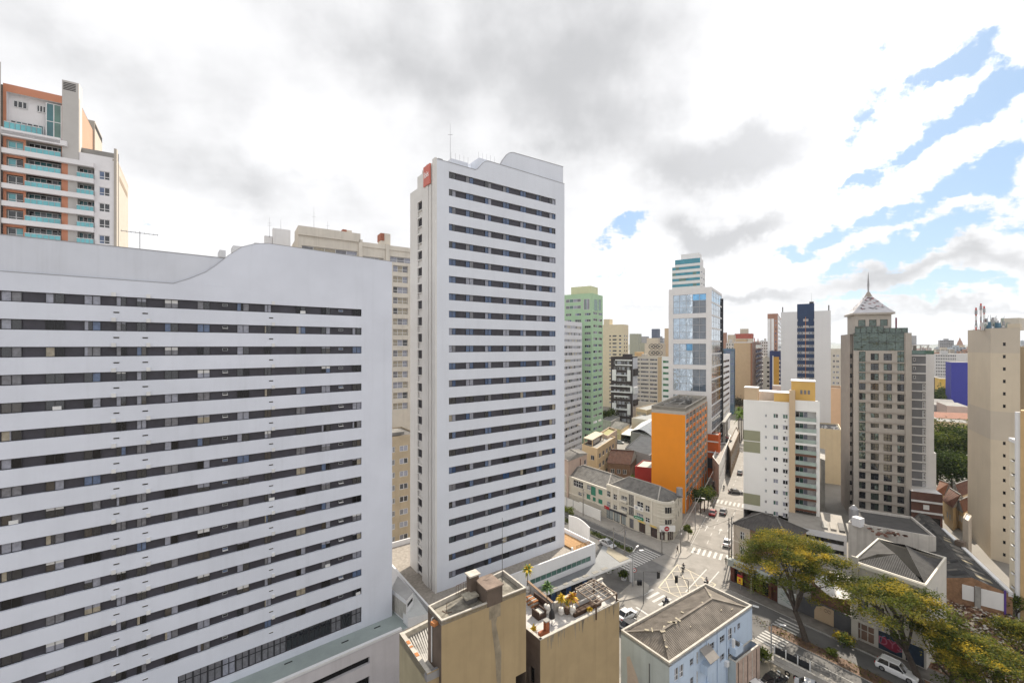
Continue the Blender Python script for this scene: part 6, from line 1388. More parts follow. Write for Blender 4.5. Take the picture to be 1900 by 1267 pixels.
k = MB(); k.prism([c+(q-c)*.6+Vector((-2.4, -2)) for q in Q], 15.4, 15.6, pmat('veranda_sheet', (.52, .45, .34), var=.15)); k.build('veranda_roof', t)
for q in Q: k = MB(); p = c+(q-c)*.55+Vector((-2.4, -2)); k.beam(V3(p, 13), V3(p, 15.4), .3, .3, CREAMY); k.build('post', t)
k = MB(); k.prism([c+(q-c)*.42+Vector((-2, -1.2)) for q in Q], 13, 15.3, SHOP); k.build('roof_room', t)
pxbox('row_house', 'pale house with an olive flat roof beyond the butter yellow one', 'house', [(1113, 806), (1128, 812), (1145, 800)], 13.5, pmat('rosy_render', (.56, .43, .33)), pmat('olive_roof', (.30, .29, .12)), [(1, .1, .9, 4, 9, 10.5), (1, .1, .9, 4, 5, 6.5)], .7)
t, Q = pxbox('cottage', 'small house with steep red brown tiled roof and white verges', 'house', [(1127, 858), (1169, 861), (1181, 846)], 7.0, pmat('brick_brown', (.22, .14, .09), var=.2), REDT, [(0, .1, .9, 3, 3.4, 5.0)], 0)
gable(t, Q, 7.0, 3.4, REDT, 22, .08, .5, 0)
pxbox('annexe', 'dark red flat roofed box beside the orange block', 'building', [(1178, 866), (1212, 870), (1226, 858)], 8.8, DRED, pmat('pale_sheet_roof', (.50, .47, .42), var=.15), None, .25)
pxbox('warehouse', 'pale grey warehouse with raised roof light left of the orange block', 'warehouse', [(1160, 832), (1206, 846), (1232, 818)], 7, pmat('warehouse_grey', (.42, .41, .40), var=.08), pmat('zinc_roof', (.34, .33, .32), var=.2), None, .3)
pxbox('carport', 'long flat white carport roof over the parking lot', 'carport', [(1138, 803), (1172, 808), (1182, 797)], 3.2, FRAME_W, FRAME_W, None, 0, 2.9)
t, Q = pxbox('hall', 'low hall with rounded pale roof at the end of the parking lot', 'warehouse', [(1170, 800), (1212, 812), (1232, 790)], 6, pmat('hall_wall', (.30, .29, .28)), FRAME_W, None, 0)
k = MB(); n = 8; prev = None
for i in range(n+1):
    a = i/n; z = 6+2.2*math.sin(math.pi*a); p = V3(Q[0].lerp(Q[1], a), z); q = V3(Q[3].lerp(Q[2], a), z)
    if prev: k.quad(prev[0], p, q, prev[1], FRAME_W)
    prev = (p, q)
k.build('vault', t)
t, Q = pxbox('cottage', 'low house with grey roof slopes beyond the carport', 'house', [(1130, 792), (1152, 797), (1168, 786)], 5.5, CREAMY, FIBR, None, 0); gable(t, Q, 5.5, 2, FIBR, 12, .08)
pxbox('warehouse', 'broad grey roofed shed below the beige office', 'warehouse', [(1172, 776), (1212, 781), (1250, 768)], 7.5, OFF, pmat('slate_sheet', (.26, .27, .27), var=.15), None, .3)
pxbox('warehouse', 'tan low block under the office with dark shopfront', 'building', [(1180, 758), (1200, 762), (1236, 752)], 10, CREAMY, pmat('slate_sheet', (.26, .27, .27)), [(0, .05, .95, 8, 6.5, 8.5)], .4)
pxbox('cottage', 'dark roofed house beside the black and white block', 'house', [(1118, 778), (1134, 783), (1150, 774)], 8, CONC, CONC_D, None, .3)
# lower blocks along the left side of the main street, past the glass tower
t, Q = pxbox('shop_row', 'orange red shop block at the foot of the glass tower', 'building', [(1310, 806), (1333, 808.5), (1337, 804)], 15.5, pmat('orange_red_render', (.50, .10, .02), var=.08), ROOFG, None, .3)
f = Fac(Q[0], Q[1]); 
for z in (13, 9.2): k = MB(); f.slab(k, 0, f.L, z, z+.4, FRAME_W, 0, .2); k.build('white_line', t)
k = MB(); f.slab(k, 0, f.L, 3.6, 7.2, pmat('fascia_dark', (.05, .05, .06)), 0, .4); k.build('fascia', t)
t, Q = pxbox('parking_deck', 'open rooftop parking deck with white parapets beside the street', 'building', [(1322, 852), (1334, 868), (1356, 812)], 9, SIGNW, PAVE, [(1, .02, .98, 12, 4.4, 6.2)], 1.0)
t, Q = pxbox('arcade_block', 'brown arcaded shop block beyond the parking deck', 'building', [(1350, 826), (1356, 840), (1372, 803)], 9, pmat('brown_stone', (.24, .17, .11), var=.3, scale=1), PAVE, [(1, .03, .97, 8, 3, 7)], .6)
k = MB(); f = Fac(Q[1], Q[2]); 
for a in (.35, .6): f.slab(k, f.L*a, f.L*a+.8, 9, 17, CONC, -4, -3.2)
f.slab(k, f.L*.3, f.L*.95, 17, 18, CONC, -4.2, -3); k.build('concrete_frame', t)
# ------------------------------------------------------------------ right-hand low buildings
GRH = pmat('beige_house', (.50, .43, .35), var=.06, streak=.15); BRH = pmat('brown_side', (.24, .14, .095), var=.1, streak=.1)
def grey_roof_house():
    z = 8.2; A = V2(px(1391.5, 981, z)); L_ = V2(hit(A, AB, 1361)); R_ = A-bd*7.5; P = [L_, R_, R_+nb*9, L_+nb*9]; fdir = bd
    t = thing('corner_house', 'beige and brown two storey house with dark hipped tile roof', 'house', V3(P[1])); w = MB(); f0 = Fac(P[0], P[1]); sA = f0.su(1391.5)
    hol = [(sA*.4, sA*.68, 5.2, 7.0), (sA*.4, sA*.68, 1.9, 3.7)]; f0.wall(w, 0, z, hol, GRH, .15, s1=sA); f0.wall(w, 0, z, [], BRH, s0=sA)
    for k in (1, 2, 3): Fac(P[k], P[(k+1) % 4]).wall(w, 0, z, [], GRH if k == 3 else BRH)
    w.build('wall', t)
    for h in hol: window(f0, *h, -.1, [G_DARK, CUR_G], FRAME_W, .08, 2, .6).build('window', t)
    k = MB(); f0.slab(k, 0, sA, 4.4, 4.6, CBD, 0, .1); k.build('moulding', t); k = MB(); f0.slab(k, 0, sA, z-.2, z, CBD, 0, .2); k.build('cornice', t)
    c = sum(P, Vector((0, 0)))/4; E = [V3(p+(p-c).normalized()*.5, z) for p in P]; a1 = V3(c, z+2.6)+V3(fdir*1.5); a2 = V3(c, z+2.6)-V3(fdir*1.5); k = MB(); m = pmat('dark_tile_roof', (.045, .040, .037), var=.35, scale=1, c2=(.085, .077, .072))
    k.corr(E[0], E[1], a2, a1, m, 22, .05); k.corr(E[1], E[2], a2, a2, m, 20, .05); k.corr(E[2], E[3], a1, a2, m, 22, .05); k.corr(E[3], E[0], a1, a1, m, 20, .05); k.build('roof', t)
    k = MB()
    for a, b in ((E[0], a1), (E[1], a2), (E[2], a2), (E[3], a1), (a1, a2)): k.beam(a+Vector((0, 0, .06)), b+Vector((0, 0, .06)), .3, .12, FIBR)
    k.build('ridge_cap', t)
grey_roof_house()
def bar():
    P0 = cs(-7.5, 5.2); P1 = cs(-16.6, 4.6); f = Fac(P0, P1); t = thing('corner_bar', 'low dark brown bar with pale sign fascia under the big tree', 'building', P0); w = MB()
    hol = [(.8+i*1.8, 2.1+i*1.8, .15, 2.8) for i in range(5)]; BR = pmat('bar_brown', (.11, .035, .022), var=.25, streak=.2); f.wall(w, 0, 3.3, hol, BR, .6); B = [f.p, f.q, f.q-f.n*9, f.p-f.n*9+f.d*3]
    for i in (1, 2, 3): Fac(B[i], B[(i+1) % 4]).wall(w, 0, 4.4, [], CONC)
    w.build('wall', t); k = MB(); k.poly([V3(b, 4.3) for b in B], CONC_D); k.build('roof', t)
    for i, h in enumerate(hol): m = MB(); f.rect(m, *h, BR if i in (1, 4) else G_NIGHT, -.5); m.build('doorway', t)
    k = MB(); f.slab(k, -.2, f.L*.86, 3.3, 4.6, pmat('sign_grey_green', (.30, .32, .30), var=.15), -.3, .7); sg = k.build('sign_fascia', t)
    k = MB(); rr = random.Random(2)
    for i in range(9): s_ = 1+i*.8; f.slab(k, s_, s_+rr.uniform(.3, .6), 3.75, 4.15, pmat('sign_letters', (.12, .13, .14)), .7, .73)
    k.build('sign_marks', sg)
    p = cs(-10.4, 3.4, .13); t = thing('hanging_sign', 'yellow and red sign on a post before the brown bar', 'sign', p); m = MB(); m.tube(p, p+Vector((0, 0, 1.4)), .05, METAL, n=6); m.build('post', t); m = MB(); g = Fac(cs(-9.9, 3.3), cs(-10.9, 3.3)); g.slab(m, 0, g.L, 1.3, 2.6, SIGNY, 0, .2); g.slab(m, 0, g.L, 2.6, 3.0, SIGNR, 0, .2); m.build('panel', t)
    m = MB(); g.slab(m, g.L*.2, g.L*.8, 1.55, 1.7, SIGNR, .2, .22); g.slab(m, g.L*.3, g.L*.7, 1.85, 2.3, SIGNR, .2, .22); m.build('panel_mark', t)
bar()
def lot_walls():
    # dark wall with the beige mural panel, along the pavement
    f = Fac(cs(-19.8, 4.7), cs(-27.9, 4.7)); t = thing('street_wall', 'dark grey street wall with a beige rounded panel and ring mark', 'wall', V3(f.p)); m = MB(); f.slab(m, 0, f.L*.02+f.L*.98, 0, 3.1, pmat('dark_wall', (.085, .085, .09), var=.15, streak=.2), -.25, 0); m.build('wall', t)
    m = MB(); BP = pmat('beige_mural', (.46, .34, .22), var=.06); s0, s1 = f.su(1511), f.su(1547); f.shape(m, [(s0, .15), (s1, .15), (s1, 2.9), (s0+1.4, 3.0), (s0+.3, 2.4), (s0, 1.6)], BP, 0, .03); m.build('panel', t)
    m = MB(); cx = (s0+s1)/2+.3
    for k in range(2):
        for i in range(12):
            a = i*math.pi/6; b = a+math.pi/6; c = f.pt(cx+k*.5, 2.35, .05); m.beam(c+V3(f.d*.25*math.cos(a))+Vector((0, 0, .25*math.sin(a))), c+V3(f.d*.25*math.cos(b))+Vector((0, 0, .25*math.sin(b))), .06, .06, BRW)
    m.build('ring_mark', t)
    f = Fac(cs(-16.7, 4.75), cs(-19.7, 4.75)); t = thing('street_wall', 'short white wall covered with green scribbles behind the tree trunk', 'wall', V3(f.p)); m = MB(); f.slab(m, 0, f.L, .1, 3.0, pmat('scribble_white', (.50, .52, .50), var=.1), .05, .3); m.build('wall', t)
    m = MB(); rr = random.Random(6)
    for i in range(40): a, z = rr.uniform(.3, f.L-.5), rr.uniform(.7, 2.7); f.slab(m, a, a+.3, z, z+.07, pmat('scribble_green', (.10, .20, .16)), .3, .312)
    m.build('scribble', t)
    # white lean-to roof behind
    t, Q = pxbox('shed', 'white sheet lean-to roof behind the dark street wall', 'shed', [(1505, 1075), (1540, 1108), (1578, 1112), (1555, 1060)], 4.6, pmat('shed_brown', (.15, .08, .055), var=.2), pmat('sheet_white', (.55, .54, .53), var=.12), None, 0)
lot_walls()
def deco_house():
    z = 12.3; Q = [V2(px(*q, z)) for q in ((1583, 1051), (1676, 1079), (1741, 1023), (1629, 996))]
    f = Fac(cs(-28, 4.2), cs(-37, 4.2)); P = [f.p, f.q, f.q-f.n*-0+nb*14, f.p+nb*14]
    t = thing('terraced_house', 'cream three storey house with dark flat hipped roof between the yellow trees', 'house', V3(f.p)); w = MB(); CW = pmat('grey_cream_render', (.47, .44, .39), var=.07, streak=.25)
    hol = [(f.L*a, f.L*b, z0, z1) for z0, z1 in ((8.6, 10.2), (5.2, 6.8)) for a, b in ((.08, .24), (.3, .46), (.58, .72), (.78, .92))]; sh = [(f.L*.03, f.L*.33, .3, 3.0), (f.L*.38, f.L*.70, .2, 3.1), (f.L*.74, f.L*.97, .2, 3.1)]
    f.wall(w, 0, z, hol+sh, CW, .2); g = Fac(P[1], P[2]); wh = [(g.L*.3, g.L*.38, 8.5, 10.4), (g.L*.45, g.L*.53, 8.5, 10)]; g.wall(w, 0, z, wh, pmat('side_white', (.60, .57, .52), var=.06, streak=.15), .15); Fac(P[2], P[3]).wall(w, 0, z, [], CW); Fac(P[3], P[0]).wall(w, 0, z, [], CW); w.build('wall', t)
    for h in hol: window(f, *h, -.15, [G_DARK, CUR_G], FRAME_D, .08, 3).build('window', t)
    for h in wh: window(g, *h, -.1, [CUR_B, G_DARK], FRAME_W, .1, 2).build('window', t)
    for i, h in enumerate(sh):
        if i == 0: window(f, *h, -.15, [pmat('gate_brown', (.16, .10, .07), var=.3)], COPE, .12, 3, .6).build('gate', t)
        else: m = MB(); f.rect(m, *h, pmat('shutter_navy', (.02, .035, .06), var=.3, scale=1.5), -.12); sht = m.build('roller_shutter', t)
        if i == 1:      # spray-painted letters on the shutter
            GP_ = pmat('graffiti_pink', (.24, .02, .05), var=.2); GC = pmat('graffiti_cyan', (.13, .19, .25), var=.2); a0 = h[0]+.2; wd = h[1]-h[0]-.4
            m = MB(); pts = [(0, .9), (.1, 2.2), (.25, 2.4), (.33, 2.0), (.5, 2.3), (.66, 2.05), (.8, 2.4), (.95, 1.9), (1, .9), (.8, .5), (.4, .6)]; f.shape(m, [(a0+wd*x, y+.12) for x, y in pts], GC, -.118, -.10); f.shape(m, [(a0+wd*(.03+.94*x), y*.95+.15) for x, y in pts], GP_, -.118, -.085); m.build('graffiti', sht)
            f.text('DYS', a0+wd*.5, 1.55, 1.7, pmat('graffiti_rose', (.36, .11, .16)), -.08, 'graffiti_letters', sht, .005)
    m = MB(); f.slab(m, 0, f.L, 3.3, 3.7, COPE, 0, .5); m.build('cornice', t); m = MB(); f.slab(m, 0, f.L, 7.5, 7.7, CBD, 0, .15); m.build('cornice', t); m = MB(); f.slab(m, 0, f.L, z-.3, z+.3, CBD, -.3, .2); m.build('cornice', t)
    m = MB(); f.slab(m, 0, f.L*.1, 0, z+1.2, CW, 0, .25); m.build('pilaster', t)
    zz = z+.05; E = [V3(q, zz) for q in P]; r1 = E[0].lerp(E[2], .45)+Vector((0, 0, 1.3)); r2 = E[1].lerp(E[3], .38)+Vector((0, 0, 1.0)); m = MB(); DT = pmat('charcoal_roof', (.034, .032, .031), var=.35, scale=.6, c2=(.075, .072, .069))
    ap = E[0].lerp(E[1], .5).lerp(E[3].lerp(E[2], .5), .35)+Vector((0, 0, 1.7)); ap2 = E[0].lerp(E[1], .5).lerp(E[3].lerp(E[2], .5), .75)+Vector((0, 0, 1.7))
    m.corr(E[0], E[1], ap, ap, DT, 34, .035); m.corr(E[1], E[2], ap, ap2, DT, 50, .02); m.corr(E[2], E[3], ap2, ap2, DT, 30, .03); m.corr(E[3], E[0], ap2, ap, DT, 50, .02); m.build('roof', t)
    m = MB(); parapet(m, P, z-.1, .5, .25, CBD); m.build('parapet', t)
    # lower wing with white wall at right, and the back yard building
    pxbox('lean_to', 'small dark roofed lean-to on the white side wall', 'shed', [(1685, 1076), (1712, 1087), (1730, 1070)], 8.0, pmat('side_white', (.60, .57, .52)), DT, None, .2)
    t, Q = pxbox('row_house', 'white walled yard house with broken tiles behind the cream house', 'house', [(1574, 972), (1737, 1000), (1692, 962), (1590, 947)], 9, pmat('stained_white', (.54, .51, .47), var=.12, streak=.55), pmat('grey_flat_roof', (.065, .062, .06), var=.3, scale=.5), None, .5)
    m = MB(); rr = random.Random(9); c = px(1645, 985, 9.3)
    for i in range(30): m.box(c+Vector((rr.uniform(-3, 3), rr.uniform(-2, 2), -.3)), rr.uniform(.4, 1), rr.uniform(.3, .8), .15, REDT if rr.random() < .7 else COPE, rr.random()*3)
    m.build('broken_tiles', t)
    m = MB(); p = px(1584, 965, 9); m.tube(p, p+Vector((0, 0, 2.6)), .9, METAL, .9, 10); m.tube(p+Vector((0, 0, 2.6)), p+Vector((0, 0, 3.4)), .9, METAL, .2, 10); m.build('roof_vent', t)
    m = MB(); p = px(1592, 975, 9); m.box(p, 1.6, 1.6, 1.8, WHITE, .4); m.build('roof_box', t)
deco_house()
def shed():
    z = 6.0; Q = [px(1692, 962, z), px(1745, 1072, z), px(1879, 1104, z), px(1724, 957, z)]; Q[0] = px(1688, 966, z); Q = [V2(q) for q in Q]
    t = thing('warehouse', 'long low shed with patchy charcoal sheet roof and white edge', 'warehouse', V3(Q[1])); w = MB(); RB = pmat('raw_brick', (.29, .165, .09), var=.3, scale=1.5, streak=.3)
    for i in range(4): Fac(Q[i], Q[(i+1) % 4]).wall(w, 0, z, [], RB if i == 1 else CONC)
    w.build('wall', t); DT = MATS['charcoal_roof']; k = MB(); E = [V3(q, z) for q in Q]; r1 = E[1].lerp(E[2], .45)+Vector((0, 0, 1.4)); r2 = E[0].lerp(E[3], .5)+Vector((0, 0, 1.4))
    k.corr(E[0], E[1], r1, r2, DT, 60, .04); k.corr(E[2], E[3], r2, r1, DT, 60, .04); k.poly([E[1], E[2], r1], RB); k.build('roof', t)
    rr = random.Random(11); LT = pmat('faded_sheet', (.12, .11, .095), var=.3, scale=1); DK = pmat('new_sheet', (.024, .024, .025), var=.2); YS = pmat('clear_sheet', (.27, .23, .155), var=.25)
    up = Vector((0, 0, .09)); k = MB()
    for i in range(46):
        left = rr.random() < .45; a = rr.random()*.93; da = rr.uniform(.018, .04); b0 = rr.uniform(0, .5); b1 = min(.98, b0+rr.uniform(.3, .6))
        e0, e1, t0, t1 = (E[0], E[1], r2, r1) if left else (E[3], E[2], r2, r1); p = lambda a_, b_: e0.lerp(e1, a_).lerp(t0.lerp(t1, a_), b_)+up
        k.quad(p(a, b0), p(a+da, b0), p(a+da, b1), p(a, b1), pick((2, LT), (2, DK), (.0 if left else 1.0, YS)))
    k.build('roof_sheet', t)
    f = Fac(Q[2], Q[3]); k = MB(); f.slab(k, 0, f.L*.48, z-.3, z+.5, FRAME_W, -.5, .1); f.slab(k, f.L*.52, f.L*.75, z-.3, z+.5, FRAME_W, -.5, .1); k.build('white_gutter', t)
    k = MB(); k.box(f.pt(f.L*.5, z+.4, -.4), 1.2, 1.4, 1.0, BRW, .4); k.build('roof_motor', t)
    f = Fac(Q[1], Q[2]); t = thing('hoarding', 'two white painted wall panels at the back of the rubble lot', 'wall', V3(f.pt(f.su(1824), 0, .2)))
    for u0, u1, v0, v1 in ((1785, 1807, 1083, 1110), (1820, 1862, 1091, 1122)): m = MB(); a, b_ = f.su(u0), f.su(u1); f.slab(m, a, b_, f.zuv(u0, v1), f.zuv(u0, v0), SIGNW, .02, .16); m.build('white_panel', t)
    m = MB(); f.slab(m, f.su(1808), f.su(1819), 0, f.zuv(1812, 1087), CONC, .02, .3); m.build('pier', t)
    m = MB(); a = f.su(1862.5); f.slab(m, a, a+.25, 0, f.zuv(1862, 1094), pmat('violet_strip', (.10, .05, .25)), .02, .2); m.build('violet_strip', t)
    return f
SHF = shed()
def heap_z(p):
    o = (V2(p)-SHF.p).dot(SHF.n); s_ = (V2(p)-SHF.p).dot(SHF.d)
    return max(0, 2.3*max(0, 1-max(0, o)/11)**1.4+.28*math.sin(s_*1.7+o)*math.sin(o*1.1+.6)) if -1 < o < 12 else 0
# rubble lot
def rubble():
    EM = pmat('red_earth', (.135, .066, .036), var=.5, scale=.8, c2=(.24, .14, .085)); k = MB(); n1, n2 = 30, 14
    for i in range(n1):
        for j in range(n2):
            q = [SHF.pt(-3+(SHF.L+7)*a/n1, 0, .01+12*b_/n2) for a, b_ in ((i, j), (i+1, j), (i+1, j+1), (i, j+1))]; k.poly([(p.x, p.y, heap_z(p)+.055) for p in q], EM)
    tag(k.build('bare_lot'), kind='structure')
    P = [px(1700, 1235), px(1735, 1100), px(1790, 1105), px(1893, 1150), px(1990, 1230), px(1960, 1300), px(1730, 1290)]
    sheet('bare_lot', P, EM, .05)
    k = MB(); rr = random.Random(15); Ms = [pmat('rubble_pale', (.50, .42, .33), var=.3), REDT, SOIL, pmat('rubble_brown', (.20, .11, .065), var=.3), COPE]
    for i in range(3400):
        p = SHF.pt(rr.uniform(-3, SHF.L+3), 0, rr.uniform(.2, 20)); p.z = heap_z(p)+.05; s_ = rr.uniform(.12, .55); k.hexa([(p.x+rr.uniform(-s_, s_), p.y+rr.uniform(-s_, s_), p.z+(0 if j < 4 else s_*.5)) for j in range(8)], rr.choice(Ms))
    tag(k.build('rubble'), 'scattered broken brick and rubble on the bare red lot', 'rubble', kind='stuff')
rubble()

# ------------------------------------------------------------------ trees and plants
def leafmat(name, c, tr=.35):
    if name in MATS: return MATS[name]
    mt = pmat(name, c, rough=.7, var=.3, scale=1.5, spec=.08); nt = mt.node_tree; N = nt.nodes; L = nt.links; b = N['Principled BSDF']; out = N['Material Output']
    t = N.new('ShaderNodeBsdfTranslucent'); mx = N.new('ShaderNodeMixShader'); mx.inputs['Fac'].default_value = tr
    src = b.inputs['Base Color'].links[0].from_socket; L.new(src, t.inputs['Color']); L.new(b.outputs[0], mx.inputs[1]); L.new(t.outputs[0], mx.inputs[2]); L.new(mx.outputs[0], out.inputs['Surface']); return mt
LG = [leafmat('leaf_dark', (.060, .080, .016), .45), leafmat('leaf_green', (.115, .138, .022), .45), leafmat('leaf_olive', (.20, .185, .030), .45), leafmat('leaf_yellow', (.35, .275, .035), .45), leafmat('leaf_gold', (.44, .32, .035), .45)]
LF = [leafmat('wood_leaf_dark', (.030, .050, .013)), leafmat('wood_leaf', (.060, .088, .018)), leafmat('wood_leaf_light', (.13, .155, .03))]
BARK = pmat('bark', (.065, .05, .04), var=.4, scale=4, bump=.5)
def leaves(name, parent, clusters, mats, size, flat=.6, seed=1):
    """clusters: (centre, (rx, ry, rz), count, material index)"""
    g = np.random.default_rng(seed); V = []; M = []
    for c, r, n, mi in clusters:
        p = g.normal(size=(n, 3))*np.array(r)*.5+np.array(c)
        a = g.normal(size=(n, 3)); a[:, 2] *= flat*.6; a /= np.linalg.norm(a, axis=1)[:, None]
        b = g.normal(size=(n, 3)); b[:, 2] *= flat; b -= a*(a*b).sum(1)[:, None]; b /= np.linalg.norm(b, axis=1)[:, None]+1e-9
        s = size*g.uniform(.6, 1.3, (n, 1)); a *= s; b *= s*.55
        V.append(np.stack([p-a, p-b*.9, p+a, p+b*.9], 1).reshape(-1, 3)); mm = np.full(n, mi); j = g.random(n); mm = np.where(j < .16, np.minimum(mi+1, len(mats)-1), np.where(j > .84, max(mi-1, 0), mm)); M.append(mm)
    V = np.concatenate(V); M = np.concatenate(M); nq = len(M); o0 = ORG.get(parent, Vector((0, 0, 0))); V = V-np.array(o0)
    me = bpy.data.meshes.new(name); me.vertices.add(nq*4); me.vertices.foreach_set('co', V.ravel()); me.loops.add(nq*4); me.loops.foreach_set('vertex_index', np.arange(nq*4)); me.polygons.add(nq)
    me.polygons.foreach_set('loop_start', np.arange(nq)*4); me.polygons.foreach_set('loop_total', np.full(nq, 4)); me.polygons.foreach_set('material_index', M.astype(np.int32))
    for m in mats: me.materials.append(m)
    me.update(calc_edges=True); me.validate()
    o = bpy.data.objects.new(name, me); col.objects.link(o); o.parent = parent; ORG[o] = o0; return o
def limb(mb, p, d, ln, r, depth, rr, tips, up=.25):
    q = p; n = 3
    for i in range(n):
        d = (d+Vector((rr.uniform(-.22, .22), rr.uniform(-.22, .22), rr.uniform(-.1, .2)*up*2))).normalized(); e = q+d*ln/n; mb.tube(q, e, r*(1-.25*i/n), BARK, r*(1-.25*(i+1)/n), 6, False); q = e
    if depth == 0: tips.append(q); return
    for k in range(rr.choice((2, 3))):
        a = rr.uniform(0, 6.28); nd = (d*.8+Vector((math.cos(a), math.sin(a), rr.uniform(-.1, .5)*up*2))*.75).normalized(); limb(mb, q, nd, ln*rr.uniform(.62, .82), r*.6, depth-1, rr, tips, up)
def umbrella_tree(label, base, crown, rad, h, seed, ncl, per, yellow, group=None, trunk_r=.38, lean=(0, 0)):
    rr = random.Random(seed); t = thing('street_tree', label, 'tree', base, group); m = MB(); tips = []; base = Vector(base); c = Vector(crown)
    fork = base+Vector((lean[0], lean[1], (c.z-base.z)*.40)); m.tube(base-Vector((0, 0, .2)), base.lerp(fork, .5)+Vector((.1, 0, 0)), trunk_r*1.25, BARK, trunk_r, 8, False); m.tube(base.lerp(fork, .5)+Vector((.1, 0, 0)), fork, trunk_r, BARK, trunk_r*.9, 8, False)
    for k in range(6):
        a = 6.28*k/6+rr.uniform(-.3, .3); tgt = c+Vector((math.cos(a)*rad*.5, math.sin(a)*rad*.5, rr.uniform(-.1, .35)*h)); d = (tgt-fork); limb(m, fork, d.normalized(), d.length*.55, trunk_r*.55, 2, rr, tips, .3)
    m.build('trunk', t, True)
    cl = []
    for i in range(ncl):
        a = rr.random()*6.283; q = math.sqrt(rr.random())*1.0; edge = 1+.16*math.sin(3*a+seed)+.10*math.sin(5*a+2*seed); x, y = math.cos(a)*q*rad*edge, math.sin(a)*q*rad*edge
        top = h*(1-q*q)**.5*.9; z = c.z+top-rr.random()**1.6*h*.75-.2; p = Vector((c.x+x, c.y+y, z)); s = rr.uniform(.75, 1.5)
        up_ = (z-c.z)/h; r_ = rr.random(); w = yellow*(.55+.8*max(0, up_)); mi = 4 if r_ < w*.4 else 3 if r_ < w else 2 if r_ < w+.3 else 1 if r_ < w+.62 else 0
        cl.append((p, (s*1.15, s*1.15, s*.42), int(per*s), mi))
    for p in tips: cl.append((p+Vector((0, 0, .2)), (1.0, 1.0, .4), int(per*.5), rr.choice((0, 1, 2))))
    leaves('crown', t, cl, LG, .155, .45, seed); return t
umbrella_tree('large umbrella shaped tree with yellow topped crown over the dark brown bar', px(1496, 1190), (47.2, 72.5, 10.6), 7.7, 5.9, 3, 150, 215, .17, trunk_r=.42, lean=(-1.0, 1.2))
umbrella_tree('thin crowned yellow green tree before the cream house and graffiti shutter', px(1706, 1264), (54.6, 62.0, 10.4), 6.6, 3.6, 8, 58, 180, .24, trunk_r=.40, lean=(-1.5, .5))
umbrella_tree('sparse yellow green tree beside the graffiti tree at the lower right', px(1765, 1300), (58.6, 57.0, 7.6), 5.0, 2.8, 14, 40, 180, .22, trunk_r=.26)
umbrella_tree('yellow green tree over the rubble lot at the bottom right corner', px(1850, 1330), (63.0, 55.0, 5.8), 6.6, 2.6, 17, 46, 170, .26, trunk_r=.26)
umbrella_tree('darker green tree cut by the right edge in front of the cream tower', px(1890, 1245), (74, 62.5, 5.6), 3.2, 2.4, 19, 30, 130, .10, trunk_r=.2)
def bush_tree(name, label, p, h, r, n, mats, size, seed, group=None, ncl=14, cat='tree', base_mi=1):
    rr = random.Random(seed); p = Vector(p); t = thing(name, label, cat, p, group); m = MB(); fk = p+Vector((0, 0, h*.45)); m.tube(p, fk, max(.06, h*.025), BARK, max(.04, h*.018), 6, False)
    for k in range(5): a = k*1.257; m.tube(fk, fk+Vector((math.cos(a)*r*.6, math.sin(a)*r*.6, h*.3)), max(.03, h*.014), BARK, .03, 5, False)
    m.build('trunk', t); cl = []
    for i in range(ncl):
        a = rr.random()*6.283; el = rr.uniform(-.5, 1.3); q = rr.uniform(.35, .95); cpt = p+Vector((math.cos(a)*math.cos(el)*r*q, math.sin(a)*math.cos(el)*r*q, h*.62+math.sin(el)*h*.36*q)); s = r*rr.uniform(.35, .6)
        cl.append((cpt, (s, s, s*.75), n//ncl, min(len(mats)-1, max(0, base_mi+rr.choice((-1, 0, 0, 1))))))
    leaves('crown', t, cl, mats, size, .8, seed); return t
for i, (u, Y, h, r) in enumerate(((1738, 150, 19, 7.5), (1755, 158, 20, 8), (1776, 152, 19.5, 8), (1790, 160, 19, 7), (1745, 140, 14, 6.5), (1766, 138, 13, 7), (1786, 140, 14, 6.5))):
    bush_tree('broadleaf_tree', ('tall full crowned tree in the wood left of the tan tower' if i < 4 else 'lower tree at the front of the wood left of the tan tower'), at(u, Y), h, r, 3600, LF, .42, 40+i, 'trees of the wood left of the tan tower', 26, base_mi=1 if i < 4 else 0)
for i, (u, Y, h, r) in enumerate(((1737, 318, 14, 9), (1749, 330, 16, 10), (1762, 322, 15, 10), (1776, 335, 17, 11), (1790, 325, 14, 10), (1742, 395, 13, 9))):
    bush_tree('broadleaf_tree', 'dark round tree in the row before the blue wall', at(u, Y), h, r, 900, LF[:2], .95, 60+i, 'dark trees before the blue wall', 16, base_mi=0)
for i, (u, v, h, r, lab) in enumerate(((1300, 953, 7.5, 2.7, 'dark leafy street tree on the pavement beside the orange block'), (1307, 950, 7.0, 2.3, 'second dark street tree on the pavement, nearer the kerb by the orange block'), (1314, 940, 6, 2.0, 'small street tree behind the two dark ones at the orange block'), (1277, 1001, 3.6, .9, 'thin sapling with a sparse crown on the main street pavement'),
        (1121, 797, 12, 4.5, 'dark tree at the foot of the green tower'), (1135, 787, 9, 4.0, 'dark tree left of the black and white block'), (1345, 765, 9, 6, 'dull brown tree beyond the white banded block'), (1358, 762, 10, 6, 'dull olive tree under the sand coloured slab'), (1372, 763, 9, 6, 'dull tree behind the white roof of the apartment block'))):
    bush_tree('street_tree', lab, px(u, v), h, r, 1500 if v > 900 else 800, LF if i not in (6, 7, 8) else [leafmat('dull_leaf', (.09, .085, .06)), leafmat('dull_leaf_light', (.13, .12, .08))], .26 if v > 900 else .55, 80+i, None, 14)
